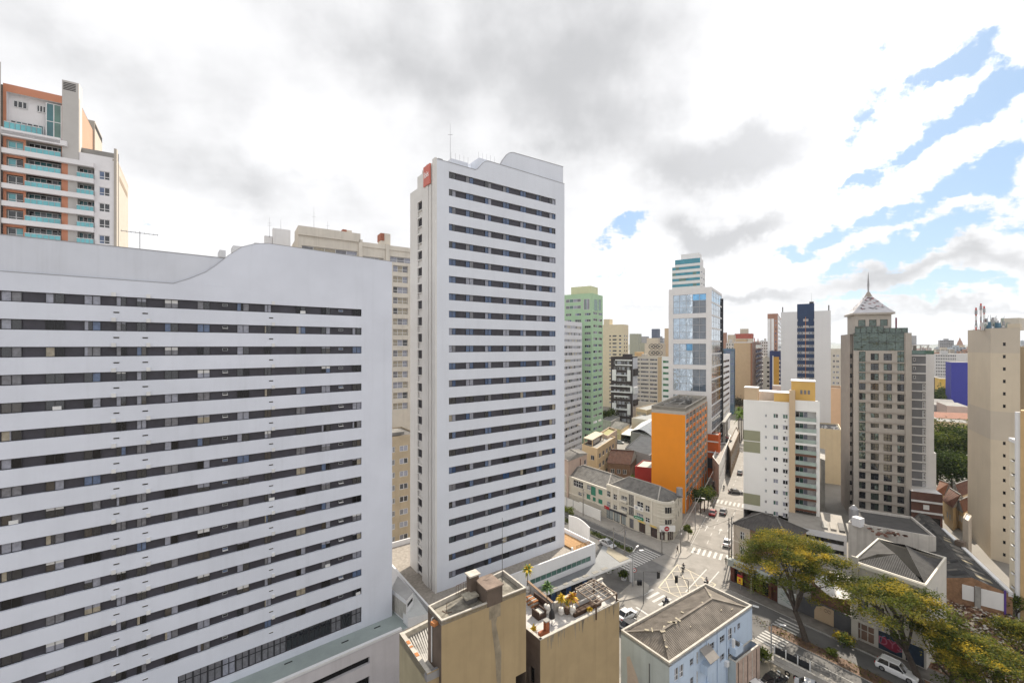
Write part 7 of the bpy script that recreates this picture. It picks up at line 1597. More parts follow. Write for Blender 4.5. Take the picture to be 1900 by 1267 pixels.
for i, (u, v, h, r) in enumerate(((1134, 884, 3.6, 1.9), (1150, 889, 4.2, 2.2), (1163, 892, 3.6, 2.0), (1172, 897, 2.8, 1.7))):
    bush_tree('shrub', 'bright green garden shrub behind the corner shops roof', px(u, v), h, r, 700, LF[1:], .3, 100+i, 'garden shrubs behind the corner shops', 10, 'shrub')
for i, (u, v, h, r, lab) in enumerate(((1413, 1228, 1.8, 1.3, 'bright green bush beside the pink boarded annexe'), (1747, 1098, 3.2, 1.5, 'dark bush against the white side wall of the cream house'), (1887, 1168, 6, 1.6, 'green creeper climbing the foot of the cream tower'), (1544, 1216, .9, .7, 'little bright shrub on the traffic island'), (1568, 1196, 1.5, 1.3, 'small yellow green sapling on the pavement by the brown gate'), (1052, 962, 3.4, 1.6, 'green shrub behind the white flaring wall'), (1540, 1125, 2.6, 1.8, 'yellow green bush behind the dark street wall'), (1563, 1130, 2.4, 1.7, 'yellow bush beside the cream house pilaster'))):
    bush_tree('shrub', lab, px(u, v), h, r, 900, LF[1:]+[LG[3]] if i in (4, 6, 7) else LF[1:], .2, 120+i, None, 10, 'shrub')
for i, (u, Y, h, r) in enumerate(((1748, 132, 2, 2.4), (1756, 130, 2, 2.4), (1765, 128, 1.8, 2.2), (1773, 127, 1.8, 2.0))):
    bush_tree('shrub', 'bright low garden shrub below the red tiled roofs', at(u, Y), h, r, 500, LF[1:], .3, 140+i, 'garden shrubs below the red tiled roofs', 8, 'shrub')
def palm(label, p, h, seed, n=26, ln=3.2):
    rr = random.Random(seed); p = Vector(p); t = thing('palm_tree', label, 'palm tree', p, 'palms on the far pavement'); m = MB(); m.tube(p, p+Vector((0, 0, h)), .3, BARK, .2, 7, False); m.build('trunk', t); k = MB(); top = p+Vector((0, 0, h)); pm = leafmat('palm_frond', (.13, .21, .03))
    for i in range(n):
        a = rr.random()*6.28; el = rr.uniform(-.5, 1.3); d = Vector((math.cos(a)*math.cos(el), math.sin(a)*math.cos(el), math.sin(el))); s = d.cross(Vector((0, 0, 1))).normalized(); prev = top
        for j in range(4):
            q = top+d*ln*(j+1)/4-Vector((0, 0, .13*(j+1)**2*ln/6)); w = .32*(1-j*.2); k.quad(prev-s*w, prev+s*w, q+s*w*.8-Vector((0, 0, .1)), q-s*w*.8-Vector((0, 0, .1)), pm); prev = q
    k.build('crown', t)
for i, (u, v, h) in enumerate(((1373, 822, 13), (1376, 818, 14), (1379, 813, 13.5), (1370, 806, 13))): palm('tall green palm on the far pavement left of the white block', px(u, v), h, i, 34, 4.2)
k = MB(); rr = random.Random(1)      # clipped ground cover along the island
for i in range(2600):
    b = rr.uniform(12, 95); c = rr.uniform(-2.0, -.6); p = cs(b, c, rr.uniform(.1, .75)); e = Vector((rr.uniform(-1, 1), rr.uniform(-1, 1), rr.uniform(-.5, .5)))*.28; g_ = Vector((rr.uniform(-1, 1), rr.uniform(-1, 1), rr.uniform(-.3, 1)))*.28; k.poly([p-e, p+g_, p+e], rr.choice(LF))
tag(k.build('ground_cover'), 'low green hedge planting along the traffic island', 'hedge', kind='stuff')
k = MB()
for i in range(1500):
    b = rr.uniform(-75, -16); c = rr.uniform(-5.3, -2.9); p = cs(b, c, rr.uniform(.13, .4)); e = Vector((rr.uniform(-1, 1), rr.uniform(-1, 1), rr.uniform(-.5, .5)))*.2; g_ = Vector((rr.uniform(-1, 1), rr.uniform(-1, 1), rr.uniform(-.3, 1)))*.2; k.poly([p-e, p+g_, p+e], rr.choice([LF[1], SOIL, LG[2], SOIL, BARK]))
tag(k.build('ground_cover'), 'sparse dry weeds on the near traffic island', 'weeds', kind='stuff')
for i, (u, v) in enumerate(((1157, 1075), (1130, 1062))):
    p = px(u, v); t = thing('planter', ('white tub of green shrubs beside the canopy column', 'long green planter in the shade of the canopy')[i], 'planter', p); m = MB(); m.tube(p, p+Vector((0, 0, .8)), .5, WHITE, .7, 10); m.build('tub', t); leaves('shrub', t, [(p+Vector((rr.uniform(-.3, .3), rr.uniform(-.3, .3), 1.2)), (.8, .8, .7), 130, 1) for _ in range(4)], LF, .22, .9, 7+i)

# ------------------------------------------------------------------ vehicles
CARG = glass('car_glass', (.010, .011, .014), rough=.04); TYRE = pmat('tyre_rubber', (.018, .018, .018), rough=.8); RIM = pmat('wheel_rim', (.35, .35, .36), rough=.35, metal=.7); LAMP = pmat('lamp_lens', (.75, .75, .72), rough=.1); TAIL = pmat('tail_lens', (.40, .02, .02), rough=.15)
def carpaint(n, c): return pmat(n, c, rough=.28, var=.03, coat=.8)
PAINTS = dict(white=carpaint('car_white', (.74, .74, .74)), black=carpaint('car_black', (.015, .015, .017)), silver=carpaint('car_silver', (.42, .43, .45)), red=carpaint('car_red', (.30, .012, .02)), grey=carpaint('car_grey', (.10, .10, .11)), blue=carpaint('car_blue', (.04, .07, .14)))
def loft(m, secs, mat_):
    """closed sections joined end to end"""
    k = m.mi(mat_); n = len(secs[0]); i = len(m.v)
    for s in secs: m.v += [tuple(p) for p in s]
    for a in range(len(secs)-1):
        for b in range(n-1): m.f.append([i+a*n+b, i+a*n+b+1, i+(a+1)*n+b+1, i+(a+1)*n+b]); m.m.append(k)
    for a in (0, len(secs)-1): m.f.append([i+a*n+b for b in range(n)]); m.m.append(k)
def car_meshes(suv):
    L_, W, hb, hr = (4.7, 1.85, .98, 1.72) if suv else (4.3, 1.74, .88, 1.45)
    prof = [(-L_/2, .35, hb-.12, .86), (-L_/2+.12, .22, hb, .95), (-L_/2+.8, .2, hb+.02, 1), (-.2, .2, hb+.02, 1), (.75, .2, hb, 1), (L_/2-.55, .22, hb-.12, .97), (L_/2-.15, .24, hb-.24, .92), (L_/2, .36, hb-.38, .82)]
    secs = []
    for y, z0, z1, w in prof:
        w = w*W/2; secs.append([Vector((-w*.94, y, z0)), Vector((-w, y, z0+.2)), Vector((-w, y, z1-.14)), Vector((-w*.9, y, z1)), Vector((w*.9, y, z1)), Vector((w, y, z1-.14)), Vector((w, y, z0+.2)), Vector((w*.94, y, z0))])
    body = MB(); B = bpy.data.materials; loft(body, secs, PAINTS['white'])
    rear, rt0, rt1, fr = (-L_/2+.25, -L_/2+.55, .35, 1.05) if suv else (-L_/2+.55, -L_/2+1.15, .25, 1.05)
    c = [(rear, hb, .86), (rt0, hr-.02, .74), (rt1, hr, .74), (fr, hb, .84)]
    w0, w1 = W/2*.88, W/2*.74
    roof = [Vector((s*w1, y, z)) for (y, z) in ((rt0, hr-.03), (rt1, hr)) for s in (-1, 1)]
    body.hexa([(-w1, rt0, hr-.06), (w1, rt0, hr-.06), (w1, rt1, hr-.04), (-w1, rt1, hr-.04), (-w1*.96, rt0+.05, hr), (w1*.96, rt0+.05, hr), (w1*.96, rt1-.05, hr+.02), (-w1*.96, rt1-.05, hr+.02)], PAINTS['white'])
    for s in (-1, 1):      # pillars
        for (y0, y1) in ((rear, rt0), (fr, rt1), ((rt0+rt1)/2, (rt0+rt1)/2)): body.beam((s*w0, y0, hb), (s*w1, y1, hr-.04), .07, .08, PAINTS['white'])
    gl = MB(); gl.hexa([(-w0+.02, rear, hb), (w0-.02, rear, hb), (w0-.02, fr, hb), (-w0+.02, fr, hb), (-w1+.01, rt0, hr-.05), (w1-.01, rt0, hr-.05), (w1-.01, rt1, hr-.04), (-w1+.01, rt1, hr-.04)], CARG)
    if suv:
        for s in (-1, 1): body.beam((s*w1*.9, rt0+.2, hr+.06), (s*w1*.9, rt1-.1, hr+.06), .05, .06, FRAME_D)
    wh = MB(); r = .36 if suv else .31; wh.tube((-.11, 0, 0), (.11, 0, 0), r, TYRE, n=14); wh.tube((-.12, 0, 0), (.12, 0, 0), r*.62, RIM, n=10)
    hl = MB(); hl.box((0, 0, 0), .38, .16, .14, LAMP); tl = MB(); tl.box((0, 0, 0), .26, .12, .2, TAIL); mir = MB(); mir.box((0, 0, 0), .16, .1, .12, FRAME_D)
    pos = dict(wheel=[(s*(W/2-.1), y, r) for s in (-1, 1) for y in (-L_/2+.85, L_/2-.85)], headlight=[(s*W*.34, L_/2-.1, hb-.32) for s in (-1, 1)], tail_light=[(s*W*.38, -L_/2+.03, hb-.28) for s in (-1, 1)], mirror=[(s*(W/2+.05), fr-.25, hb+.02) for s in (-1, 1)])
    def me(mb, n):
        o = mb.build(n, None, org=(0, 0, 0)); d = o.data; bpy.data.objects.remove(o); return d
    return dict(body=me(body, 'body'), window_glass=me(gl, 'window_glass'), wheel=me(wh, 'wheel'), headlight=me(hl, 'headlight'), tail_light=me(tl, 'tail_light'), mirror=me(mir, 'mirror')), pos
CARS = {False: car_meshes(False), True: car_meshes(True)}; BODY = {}
def car(label, p, ang, paint, suv=False, group=None, roof=None):
    ms_, pos = CARS[suv]; t = thing('parked_car' if group else 'car', label, 'car', p, group, -R(ang)); key = (suv, paint)
    if key not in BODY:
        BODY[key] = ms_['body'].copy(); BODY[key].materials.clear(); BODY[key].materials.append(PAINTS[paint]); 
        if suv: BODY[key].materials.append(FRAME_D)
    def ob(n, d, loc=(0, 0, 0)): o = bpy.data.objects.new(n, d); col.objects.link(o); o.parent = t; o.location = loc
    ob('body', BODY[key]); ob('window_glass', ms_['window_glass'])
    for n, ps in pos.items():
        for q in ps: ob(n, ms_[n], q)
    return t
zA_ = .03
car('white saloon waiting at the stop line beside the terrace building', px(1163, 1145, zA_), AA, 'white')
car('black car with bright reflections behind the white saloon', px(1169, 1166, zA_), AA, 'black')
car('silver car standing beside the green traffic island', cs(17.5, -3.4, zA_), AB+180, 'silver')
car('white estate car with roof rails parked below the graffiti shutter', px(1664, 1250, zA_), AB+180, 'white', True)
car('red car in the left lane of the main street', px(1323, 954, zA_), SA, 'red'); car('dark grey car in the middle lane beside the red one', px(1342, 952, zA_), SA, 'grey')
car('black car turning across the far crossing', px(1365, 915, zA_), 108, 'black'); car('dark car half hidden by street trees at the far junction', px(1322, 907, zA_), 105, 'grey')
car('small dark car driving away up the far street', px(1373, 879, zA_), SA, 'grey'); car('white car parked at the right kerb beside twin poles', px(1350, 1010, zA_), SA, 'white')
car('black car in the dirt lot below the railing', px(1437, 1268, .06), 62, 'black'); car('white car at the bottom edge beside the black one in the dirt lot', px(1407, 1283, .06), 62, 'white'); car('grey car with only its roof showing at the bottom edge', px(1508, 1285, .06), 125, 'silver')
rr = random.Random(31)
LOT = [(1148, 813, 'white'), (1161, 818, 'black'), (1150, 822, 'silver'), (1174, 822, 'black'), (1180, 818, 'grey'), (1185, 815, 'white'), (1189, 811, 'black'), (1194, 809, 'grey'), (1199, 807, 'black'), (1168, 812, 'black'), (1203, 812, 'silver')]
for u, v, c_ in LOT: car({'black': 'black car in the parking lot behind the corner shops', 'white': 'white car in the parking lot behind the corner shops', 'silver': 'silver car in the parking lot behind the corner shops', 'grey': 'dark grey car in the parking lot behind the corner shops'}[c_], px(u, v, .02), rr.choice((SA+90, SA+95)), c_, False, 'cars in the parking lot behind the corner shops')
for u, v, c_, lab in ((1336, 824, 'silver', 'pale car on the roof parking deck'), (1343, 814, 'red', 'red car on the roof parking deck'), (1347, 819, 'black', 'dark car on the roof parking deck')): car(lab, px(u, v, 9.02), SA+60, c_)
for i, (t_, w_, c_) in enumerate(((150, 1.6, 'white'), (175, 5, 'silver'), (215, 1.7, 'grey'))): car('tiny %s car far along the main street' % c_, ms(t_, w_, zA_), SA, c_, False)

# people and motorcycles
SKIN = pmat('skin', (.40, .24, .16), var=.08); HAIR = pmat('hair_dark', (.02, .014, .01)); CLOTH = [pmat('cloth_black', (.02, .02, .024)), pmat('cloth_navy', (.03, .04, .08)), pmat('cloth_grey', (.16, .16, .17)), pmat('cloth_olive', (.10, .10, .06))]
def skin_mesh(verts, edges, rad, zones):
    me = bpy.data.meshes.new('b'); me.from_pydata(verts, edges, []); o = bpy.data.objects.new('b', me); col.objects.link(o); md = o.modifiers.new('s', 'SKIN'); sv = me.skin_vertices[0].data
    for i, r in enumerate(rad): sv[i].radius = (r, r*.85)
    sv[0].use_root = True; s2 = o.modifiers.new('u', 'SUBSURF'); s2.levels = 1; s2.render_levels = 1; bpy.context.view_layer.update()
    r = bpy.data.meshes.new_from_object(o.evaluated_get(bpy.context.evaluated_depsgraph_get())); bpy.data.objects.remove(o); r.materials.clear()
    for m in zones[0]: r.materials.append(m)
    for p in r.polygons: p.material_index = zones[1](p.center); p.use_smooth = True
    return r
def person(label, p, ang, pose, shirt, legs, group=None, helmet=False):
    if pose == 'walk':
        J = dict(pel=(0, 0, .95), chest=(0, .02, 1.30), neck=(0, .03, 1.46), head=(0, .05, 1.58), crown=(0, .04, 1.70), hl=(-.10, 0, .92), kl=(-.10, .20, .52), al=(-.10, .12, .09), tl=(-.10, .28, .04), hr=(.10, 0, .92), kr=(.10, -.02, .50), ar=(.10, -.28, .12), tr=(.10, -.12, .04), sl=(-.19, .02, 1.40), el=(-.25, -.10, 1.13), wl=(-.24, -.02, .90), fl=(-.23, .02, .80), sr=(.19, .02, 1.40), er=(.25, .02, 1.12), wr=(.23, .22, .95), fr=(.22, .28, .87))
    else:
        J = dict(pel=(0, 0, .82), chest=(0, .16, 1.16), neck=(0, .24, 1.32), head=(0, .30, 1.44), crown=(0, .30, 1.55), hl=(-.12, .04, .80), kl=(-.22, .42, .72), al=(-.18, .30, .32), tl=(-.18, .44, .27), hr=(.12, .04, .80), kr=(.22, .42, .72), ar=(.18, .30, .32), tr=(.18, .44, .27), sl=(-.20, .18, 1.26), el=(-.34, .36, 1.06), wl=(-.32, .62, 1.04), fl=(-.31, .70, 1.02), sr=(.20, .18, 1.26), er=(.34, .36, 1.06), wr=(.32, .62, 1.04), fr=(.31, .70, 1.02))
    N = list(J); ix = {n: i for i, n in enumerate(N)}; E = [('pel', 'chest'), ('chest', 'neck'), ('neck', 'head'), ('head', 'crown'), ('pel', 'hl'), ('hl', 'kl'), ('kl', 'al'), ('al', 'tl'), ('pel', 'hr'), ('hr', 'kr'), ('kr', 'ar'), ('ar', 'tr'), ('chest', 'sl'), ('sl', 'el'), ('el', 'wl'), ('wl', 'fl'), ('chest', 'sr'), ('sr', 'er'), ('er', 'wr'), ('wr', 'fr')]
    RD_ = dict(pel=.15, chest=.17, neck=.06, head=.105, crown=.07, hl=.10, hr=.10, kl=.065, kr=.065, al=.05, ar=.05, tl=.04, tr=.04, sl=.075, sr=.075, el=.048, er=.048, wl=.036, wr=.036, fl=.035, fr=.035)
    nk = J['neck'][2]+.02; pv = J['pel'][2]+.06
    def zone(c):
        if c.z > nk: return 0
        if min((c-Vector(J[k])).length for k in ('fl', 'fr', 'wl', 'wr')) < .09: return 0
        if c.z < .12 and pose == 'walk': return 3
        return 1 if c.z > pv or abs(c.x) > .24 and pose == 'walk' else 2
    me = skin_mesh([J[n] for n in N], [(ix[a], ix[b]) for a, b in E], [RD_[n] for n in N], ([SKIN, CLOTH[shirt], CLOTH[legs], BLACK], zone)); me.name = 'person'
    o = bpy.data.objects.new('person', me); col.objects.link(o); o.location = p; o.rotation_euler = (0, 0, -R(ang)); tag(o, label, 'person', group); h = MB(); H = Vector(J['head'])+Vector((0, -.01, .06))
    hm = CLOTH[0] if helmet else HAIR
    for a in range(3): h.tube(H+Vector((0, -.03, -.02+a*.045)), H+Vector((0, -.03, .025+a*.045)), (.118, .112, .085)[a]*(1.12 if helmet else 1), hm, (.112, .085, .03)[a]*(1.12 if helmet else 1), 10)
    ho = h.build('helmet' if helmet else 'hair', None, org=(0, 0, 0)); ho.parent = o
    return o
def motorcycle(label, p, ang, rider, shirt, legs, red=False):
    t = thing('motorcycle', label, 'motorcycle', p, None, -R(ang)); ORG[t] = Vector((0, 0, 0)); pm_ = PAINTS['red' if red else 'black']
    def pt_(n, fn): m = MB(); fn(m); m.build(n, t)
    for y in (-.65, .68): pt_('wheel', lambda m: (m.tube((-.06, y, .31), (.06, y, .31), .31, TYRE, n=14), m.tube((-.07, y, .31), (.07, y, .31), .18, RIM, n=10)))
    pt_('frame', lambda m: (m.beam((0, -.65, .31), (0, .1, .55), .12, .14, METAL), m.box((0, .05, .3), .26, .5, .34, METAL), m.beam((0, .68, .31), (0, .42, 1.0), .08, .08, METAL)))
    pt_('fuel_tank', lambda m: m.hexa([(-.14, -.05, .66), (.14, -.05, .66), (.16, .42, .72), (-.16, .42, .72), (-.1, -.05, .8), (.1, -.05, .8), (.13, .36, .96), (-.13, .36, .96)], pm_))
    pt_('seat', lambda m: m.box((0, -.4, .70), .26, .75, .1, BLACK)); pt_('handlebar', lambda m: m.beam((-.36, .40, 1.02), (.36, .40, 1.02), .05, .05, BLACK)); pt_('headlight', lambda m: m.box((0, .55, .86), .2, .12, .16, LAMP)); pt_('top_box', lambda m: m.box((0, -.78, .78), .42, .38, .36, BLACK))
    person(rider, Vector(p)+Vector((0, 0, 0))-V3(D(ang))*.2, ang, 'ride', shirt, legs, None, True)
motorcycle('dark motorcycle crossing the yellow box', px(1268, 1058, .045), SA, 'motorcyclist in black with a helmet crossing the yellow box', 0, 1)
motorcycle('dark motorcycle on the near crossing above the blue house roof', px(1236, 1122, .04), AA, 'motorcyclist in navy stopped on the near crossing', 1, 0)
motorcycle('motorcycle at the right side of the junction by the roof apex', px(1311, 1085, .045), SA+10, 'motorcyclist in grey near the blue roof apex', 2, 0, True)
motorcycle('distant motorcycle on the far pavement side of the main street', px(1343, 908, .04), SA+180, 'distant motorcyclist in black near the far junction', 0, 2)
person('pedestrian in dark clothes waiting at the corner below the deco building', px(1257, 1026, .13), 150, 'walk', 0, 0)
person('pedestrian in grey walking on the far sunny pavement', px(1350, 878, .13), SA, 'walk', 2, 1); person('pedestrian in navy outside the far arcade', px(1362, 866, .13), SA+180, 'walk', 1, 0)
person('pedestrian in olive on the right pavement by the twin poles', px(1347, 1048, .13), SA, 'walk', 3, 0)
for i, (u, v) in enumerate(((1184.5, 1085), (1189, 1085))):
    p = px(u, v, .1); t = thing('litter_bin', ('left', 'right')[i]+' one of two dark bins at the corner by the planter', 'bin', p); m = MB(); m.tube(p, p+Vector((0, 0, .9)), .26, BLACK, .30, 10); m.build('body', t); m = MB(); m.tube(p+Vector((0, 0, .9)), p+Vector((0, 0, 1.0)), .32, FRAME_D, .22, 10); m.build('lid', t)

# ------------------------------------------------------------------ poles, lamps, signals, wires
POLE = pmat('concrete_pole', (.24, .225, .205), var=.2, streak=.2)
TOPS = {}
def utility_pole(label, p, h, key, arms=1):
    t = thing('utility_pole', label, 'pole', p); m = MB(); m.tube(p, p+Vector((0, 0, h)), .15, POLE, .10, 7); m.build('shaft', t)
    for k in range(arms): m = MB(); z = h-.4-.8*k; m.beam(p+V3(nb*-.9, z), p+V3(nb*.9, z), .09, .1, POLE); m.build('crossarm', t)
    m = MB(); m.tube(p+V3(sdr*.28, h-2.2), p+V3(sdr*.28, h-1.4), .22, METAL, n=8); m.build('transformer', t); TOPS[key] = p+Vector((0, 0, h-.4))
utility_pole('grey pole before the white yard fence of the green shuttered house', px(1082, 957, .1), 7.8, 'a', 2); utility_pole('short pole on the traffic island before the shop fronts', px(1138.5, 1019, .1), 5.2, 'b'); utility_pole('taller pole on the traffic island beside the lamp', px(1159, 1030, .1), 6.8, 'c', 2)
utility_pole('slim pole at the shop corner below the crimson disc sign', px(1228, 1026, .1), 5.4, 'd'); utility_pole('left one of the twin poles at the right kerb of the main street', px(1352.5, 1040, .1), 9.6, 'e', 2); utility_pole('right one of the twin poles at the right kerb of the main street', px(1357.5, 1040, .1), 9.8, 'f', 2); utility_pole('dark pole under the big tree crown before the bar', px(1394, 1103, .1), 7.5, 'h'); utility_pole('slim pole on the left pavement of the main street', px(1263, 1024, .1), 5.6, 'g')
utility_pole('pole on the left pavement beyond the dark street trees', px(1330, 900, .1), 8, 'i', 2)
def wire(a, b, sag, name='overhead_cable', lab=None):
    m = MB(); n = 10; pts = [a.lerp(b, i/n)-Vector((0, 0, sag*4*(i/n)*(1-i/n))) for i in range(n+1)]
    for p, q in zip(pts, pts[1:]): m.tube(p, q, .022, BLACK, n=4, cap=False)
    tag(m.build(name), lab, 'cable', 'overhead cables of the junction')
W_ = [('a', 'c'), ('c', 'd'), ('d', 'g'), ('g', 'f'), ('d', 'h'), ('e', 'h'), ('f', 'i'), ('g', 'i'), ('c', 'h'), ('b', 'c')]
NAMES_ = dict(a='the pole by the yard fence', b='the short island pole', c='the taller island pole', d='the shop corner pole', e='the left twin pole', f='the right twin pole', g='the left pavement pole', h='the pole under the big tree', i='the pole beyond the street trees')
for a, b in W_: wire(TOPS[a], TOPS[b], .7, lab='black cable from %s to %s' % (NAMES_[a], NAMES_[b]))
def street_lamp(label, p, h, arms, ang):
    t = thing('street_lamp', label, 'street lamp', p); m = MB(); m.tube(p, p+Vector((0, 0, h)), .11, METAL, .07, 7); m.build('pole', t); top = p+Vector((0, 0, h))
    for i, (a, ln) in enumerate(arms):
        d = V3(D(ang+a)); q = top+d*ln+Vector((0, 0, .35)); m = MB(); m.tube(top, q, .05, METAL, n=6); m.build('arm', t); m = MB(); m.hexa([q+d*x+V3(D(ang+a+90))*y+Vector((0, 0, z)) for z in (-.08, .06) for x, y in ((-.1, -.16), (.75, -.14), (.75, .14), (-.1, .16))], FRAME_W); m.build('lamp_head', t)
street_lamp('double armed silver street lamp beside the canopy corner', px(1174, 1088), 6.9, ((60, 1.4), (10, 1.9)), 30); street_lamp('single street lamp rising behind the blue roof corner', at(1386, 68.5), 6.6, ((60, .9),), 60)
street_lamp('short single lamp on the pavement at the near crossing', px(1431, 1208, .1), 4.3, ((100, 1.2),), 20); street_lamp('tall single lamp on the left pavement by the orange block', px(1290, 985, .1), 8.5, ((85, 1.6),), 40)
def signal(label, base, h, tip, zt_, n=1):
    t = thing('traffic_light', label, 'traffic light', base); m = MB(); m.tube(base, base+Vector((0, 0, h)), .08, CONC_D, .06, 6); m.build('pole', t); m = MB(); m.tube(base+Vector((0, 0, h)), tip+Vector((0, 0, h-zt_*0-tip.z)), .05, CONC_D, n=6); m.build('arm', t)
    q = V3(tip, h-.05); m = MB(); m.box(q-Vector((0, 0, 1.1)), .42, .32, 1.15, BLACK, R(20)); m.build('signal_head', t); m = MB(); m.box(q-Vector((0, 0, 1.2)), .62, .04, 1.35, BLACK, R(20)); m.build('backplate', t)
signal('traffic light on an arm above the left crossing', px(1194, 1120, .1), 6.0, at(1221.7, 80), 6); signal('traffic light on an arm in front of the yellow box', at(1277, 75), 7.1, at(1255, 76.5), 6)
signal('traffic light at the far junction by the street trees', px(1318, 925, .1), 5.6, px(1324, 926), 5)
p = px(1177, 1080, .1); t = thing('road_sign', 'round no parking sign with red rim beside the canopy column', 'road sign', p); m = MB(); m.tube(p, p+Vector((0, 0, 2.9)), .04, METAL, n=6); m.build('post', t); m = MB(); q = p+Vector((0, -.06, 2.5)); m.tube(q, q+Vector((0, -.03, 0)), .42, pmat('sign_red', (.5, .03, .02)), n=16); m.tube(q+Vector((0, -.031, 0)), q+Vector((0, -.045, 0)), .31, FRAME_W, n=16); m.tube(q+Vector((0, -.046, 0)), q+Vector((0, -.055, 0)), .12, BLACK, n=10); m.build('disc', t)
# ------------------------------------------------------------------ railing and dirt lot at the bottom edge
sheet('dirt_lot', [px(1400, 1238), px(1436, 1215), px(1520, 1262), px(1560, 1300), px(1500, 1340), px(1400, 1330)], pmat('lot_dirt', (.16, .135, .10), var=.4, scale=.8, c2=(.25, .22, .17)), .045)
f = Fac(px(1436, 1224), px(1541, 1278)); t = thing('boundary_wall', 'low white wall between the dirt lot and the pavement', 'wall', V3(f.p)); m = MB(); f.slab(m, 0, f.L, 0, .75, pmat('lot_wall_white', (.52, .49, .45), var=.15, streak=.3), -.25, 0); m.build('wall', t); m = MB(); f.slab(m, 0, f.L, .75, .82, COPE, -.3, .05); m.build('coping', t)
f = Fac(px(1437, 1213), px(1503, 1246)); t = thing('railing', 'black mesh railing with white posts along the pavement', 'railing', V3(f.p))
for i in range(3):
    a, b = f.L*i/3+.1, f.L*(i+1)/3-.1; m = MB(); f.rect(m, a, b, .15, 1.15, pmat('mesh_black', (.02, .022, .026), rough=.6), 0); f.slab(m, a, b, 1.13, 1.2, FRAME_D, -.03, .03); m.build('mesh_panel', t)
for i in range(4): m = MB(); s_ = f.L*i/3; f.slab(m, s_-.07, s_+.07, .05, 1.5, FRAME_W, -.06, .06); m.build('post', t)
for i, (u, v) in enumerate(((1461, 1249), (1477, 1257))):
    p = px(u, v, .35); m = MB(); d = V3(f.n); prev = None; n = 16; ax = V3(f.d); 
    for k in range(n):
        a0, a1 = 2*math.pi*k/n, 2*math.pi*(k+1)/n; c0 = p+ax*.28*math.cos(a0)+Vector((0, 0, .28*math.sin(a0))); c1 = p+ax*.28*math.cos(a1)+Vector((0, 0, .28*math.sin(a1))); m.tube(c0, c1, .1, TYRE, n=6, cap=False)
    tag(m.build('old_tyre'), ('worn black tyre leaning on the low white wall, the left one', 'worn black tyre leaning on the low white wall, the right one')[i], 'tyre')

# ------------------------------------------------------------------ far city
def far(label, u0, u1, vt, Y, wm, rows=0, ang=-56.5, depth=14, group=None, gm=None, dv=None, fr=.5, name='city_block', cols=1, vb=None, frac=.8):
    """a distant block as one small mesh: walls, roof and recess-coloured window bands"""
    C = at(u1, Y); f = Fac(hit(C, ang, u0), C); zt = zat(vt, Y); m = MB(); zb = 0
    P = [f.p, f.q, f.q-f.n*depth, f.p-f.n*depth]; m.prism(P, zb, zt, wm, ROOFG); gm = gm or G_DARK; faces = [f, Fac(P[1], P[2])]
    if rows:
        fl = 3.1 if dv is None else dv*Y/F; n = min(rows, int((zt-3)/fl)); 
        for g in faces:
            k = max(1, int(cols*g.L/f.L+.5)) if g is not f else cols
            for i in range(n):
                z = zt-.9-i*fl
                for c in range(k): a = g.L*(c+(1-frac)/2)/k; b = g.L*(c+1-(1-frac)/2)/k; g.rect(m, a, b, z-fl*fr, z, gm, .06)
    if zt > 25 and rows: c = (P[0]+P[2])/2; m.prism([c+(p-c)*.35 for p in P], zt, zt+3.2, wm, ROOFG)
    return tag(m.build(name, org=V3(P[1])), label, 'building', group)
FARC = [pmat('far_%s' % n, c, var=.06) for n, c in (('cream', (.56, .50, .41)), ('white', (.62, .61, .60)), ('grey', (.36, .36, .37)), ('sand', (.50, .40, .29)), ('pale_blue', (.42, .47, .52)), ('brick', (.36, .20, .14)), ('olive', (.36, .37, .30)), ('pink', (.54, .42, .37)))]
FCN = ['cream', 'white', 'grey', 'sand coloured', 'pale blue', 'brick red', 'olive', 'pink']
# ones the photo shows clearly
far('bright blue blank wall rising beside the tan tower', 1765, 1799, 672.5, 300, pmat('ultramarine_wall', (.045, .05, .33), var=.05), 0)
far('long white block of small windows left of the blue wall', 1736, 1774, 657, 420, FARC[1], 14, cols=12, frac=.5); far('white upper block behind the blue wall', 1760, 1800, 656, 470, FARC[1], 0); far('grey twin towered block on the skyline right of the terrace roof', 1744, 1770, 631, 900, FARC[2], 22, cols=8, fr=.6)
far('yellow low hall below the white block', 1743, 1765, 703, 360, pmat('yellow_hall', (.66, .44, .10)), 0); far('dark low shop beside the yellow hall', 1731, 1744, 700, 380, CONC_D, 0)
t = thing('church_tower', 'distant church tower with stepped red cap on the skyline', 'tower', at(1781, 1250)); m = MB(); p = at(1781, 1250); z = zat(640, 1250); m.box(p, 14, 14, z, FARC[3]); m.build('shaft', t); m = MB(); m.tube(V3(p, z), V3(p, z+12), 7, FARC[5], 4, 8); m.tube(V3(p, z+12), V3(p, z+22), 3, FARC[5], .3, 8); m.build('cap', t)
far('tall grey green tower left end of the skyline cluster', 1168, 1184, 619, 520, FARC[6], 0); far('pale grey tower with dark side behind the black and white block', 1184, 1198, 624, 560, FARC[2], 0); far('slim pale tower between the grey pair and the patterned block', 1193, 1205, 628, 640, FARC[4], 14, cols=2)
far('dark glass tower on the skyline above the patterned block', 1209, 1221.5, 610, 900, pmat('far_dark_glass', (.10, .12, .17), var=.15), 0); far('narrow taupe tower beside the glass tower', 1233, 1243, 609, 420, FARC[3], 0)
far('grey stepped block right of the dark glass tower', 1220, 1230, 627, 800, FARC[2], 14, cols=3); far('low pale shoulder block left of the patterned one', 1187, 1204, 636, 420, FARC[6], 0)
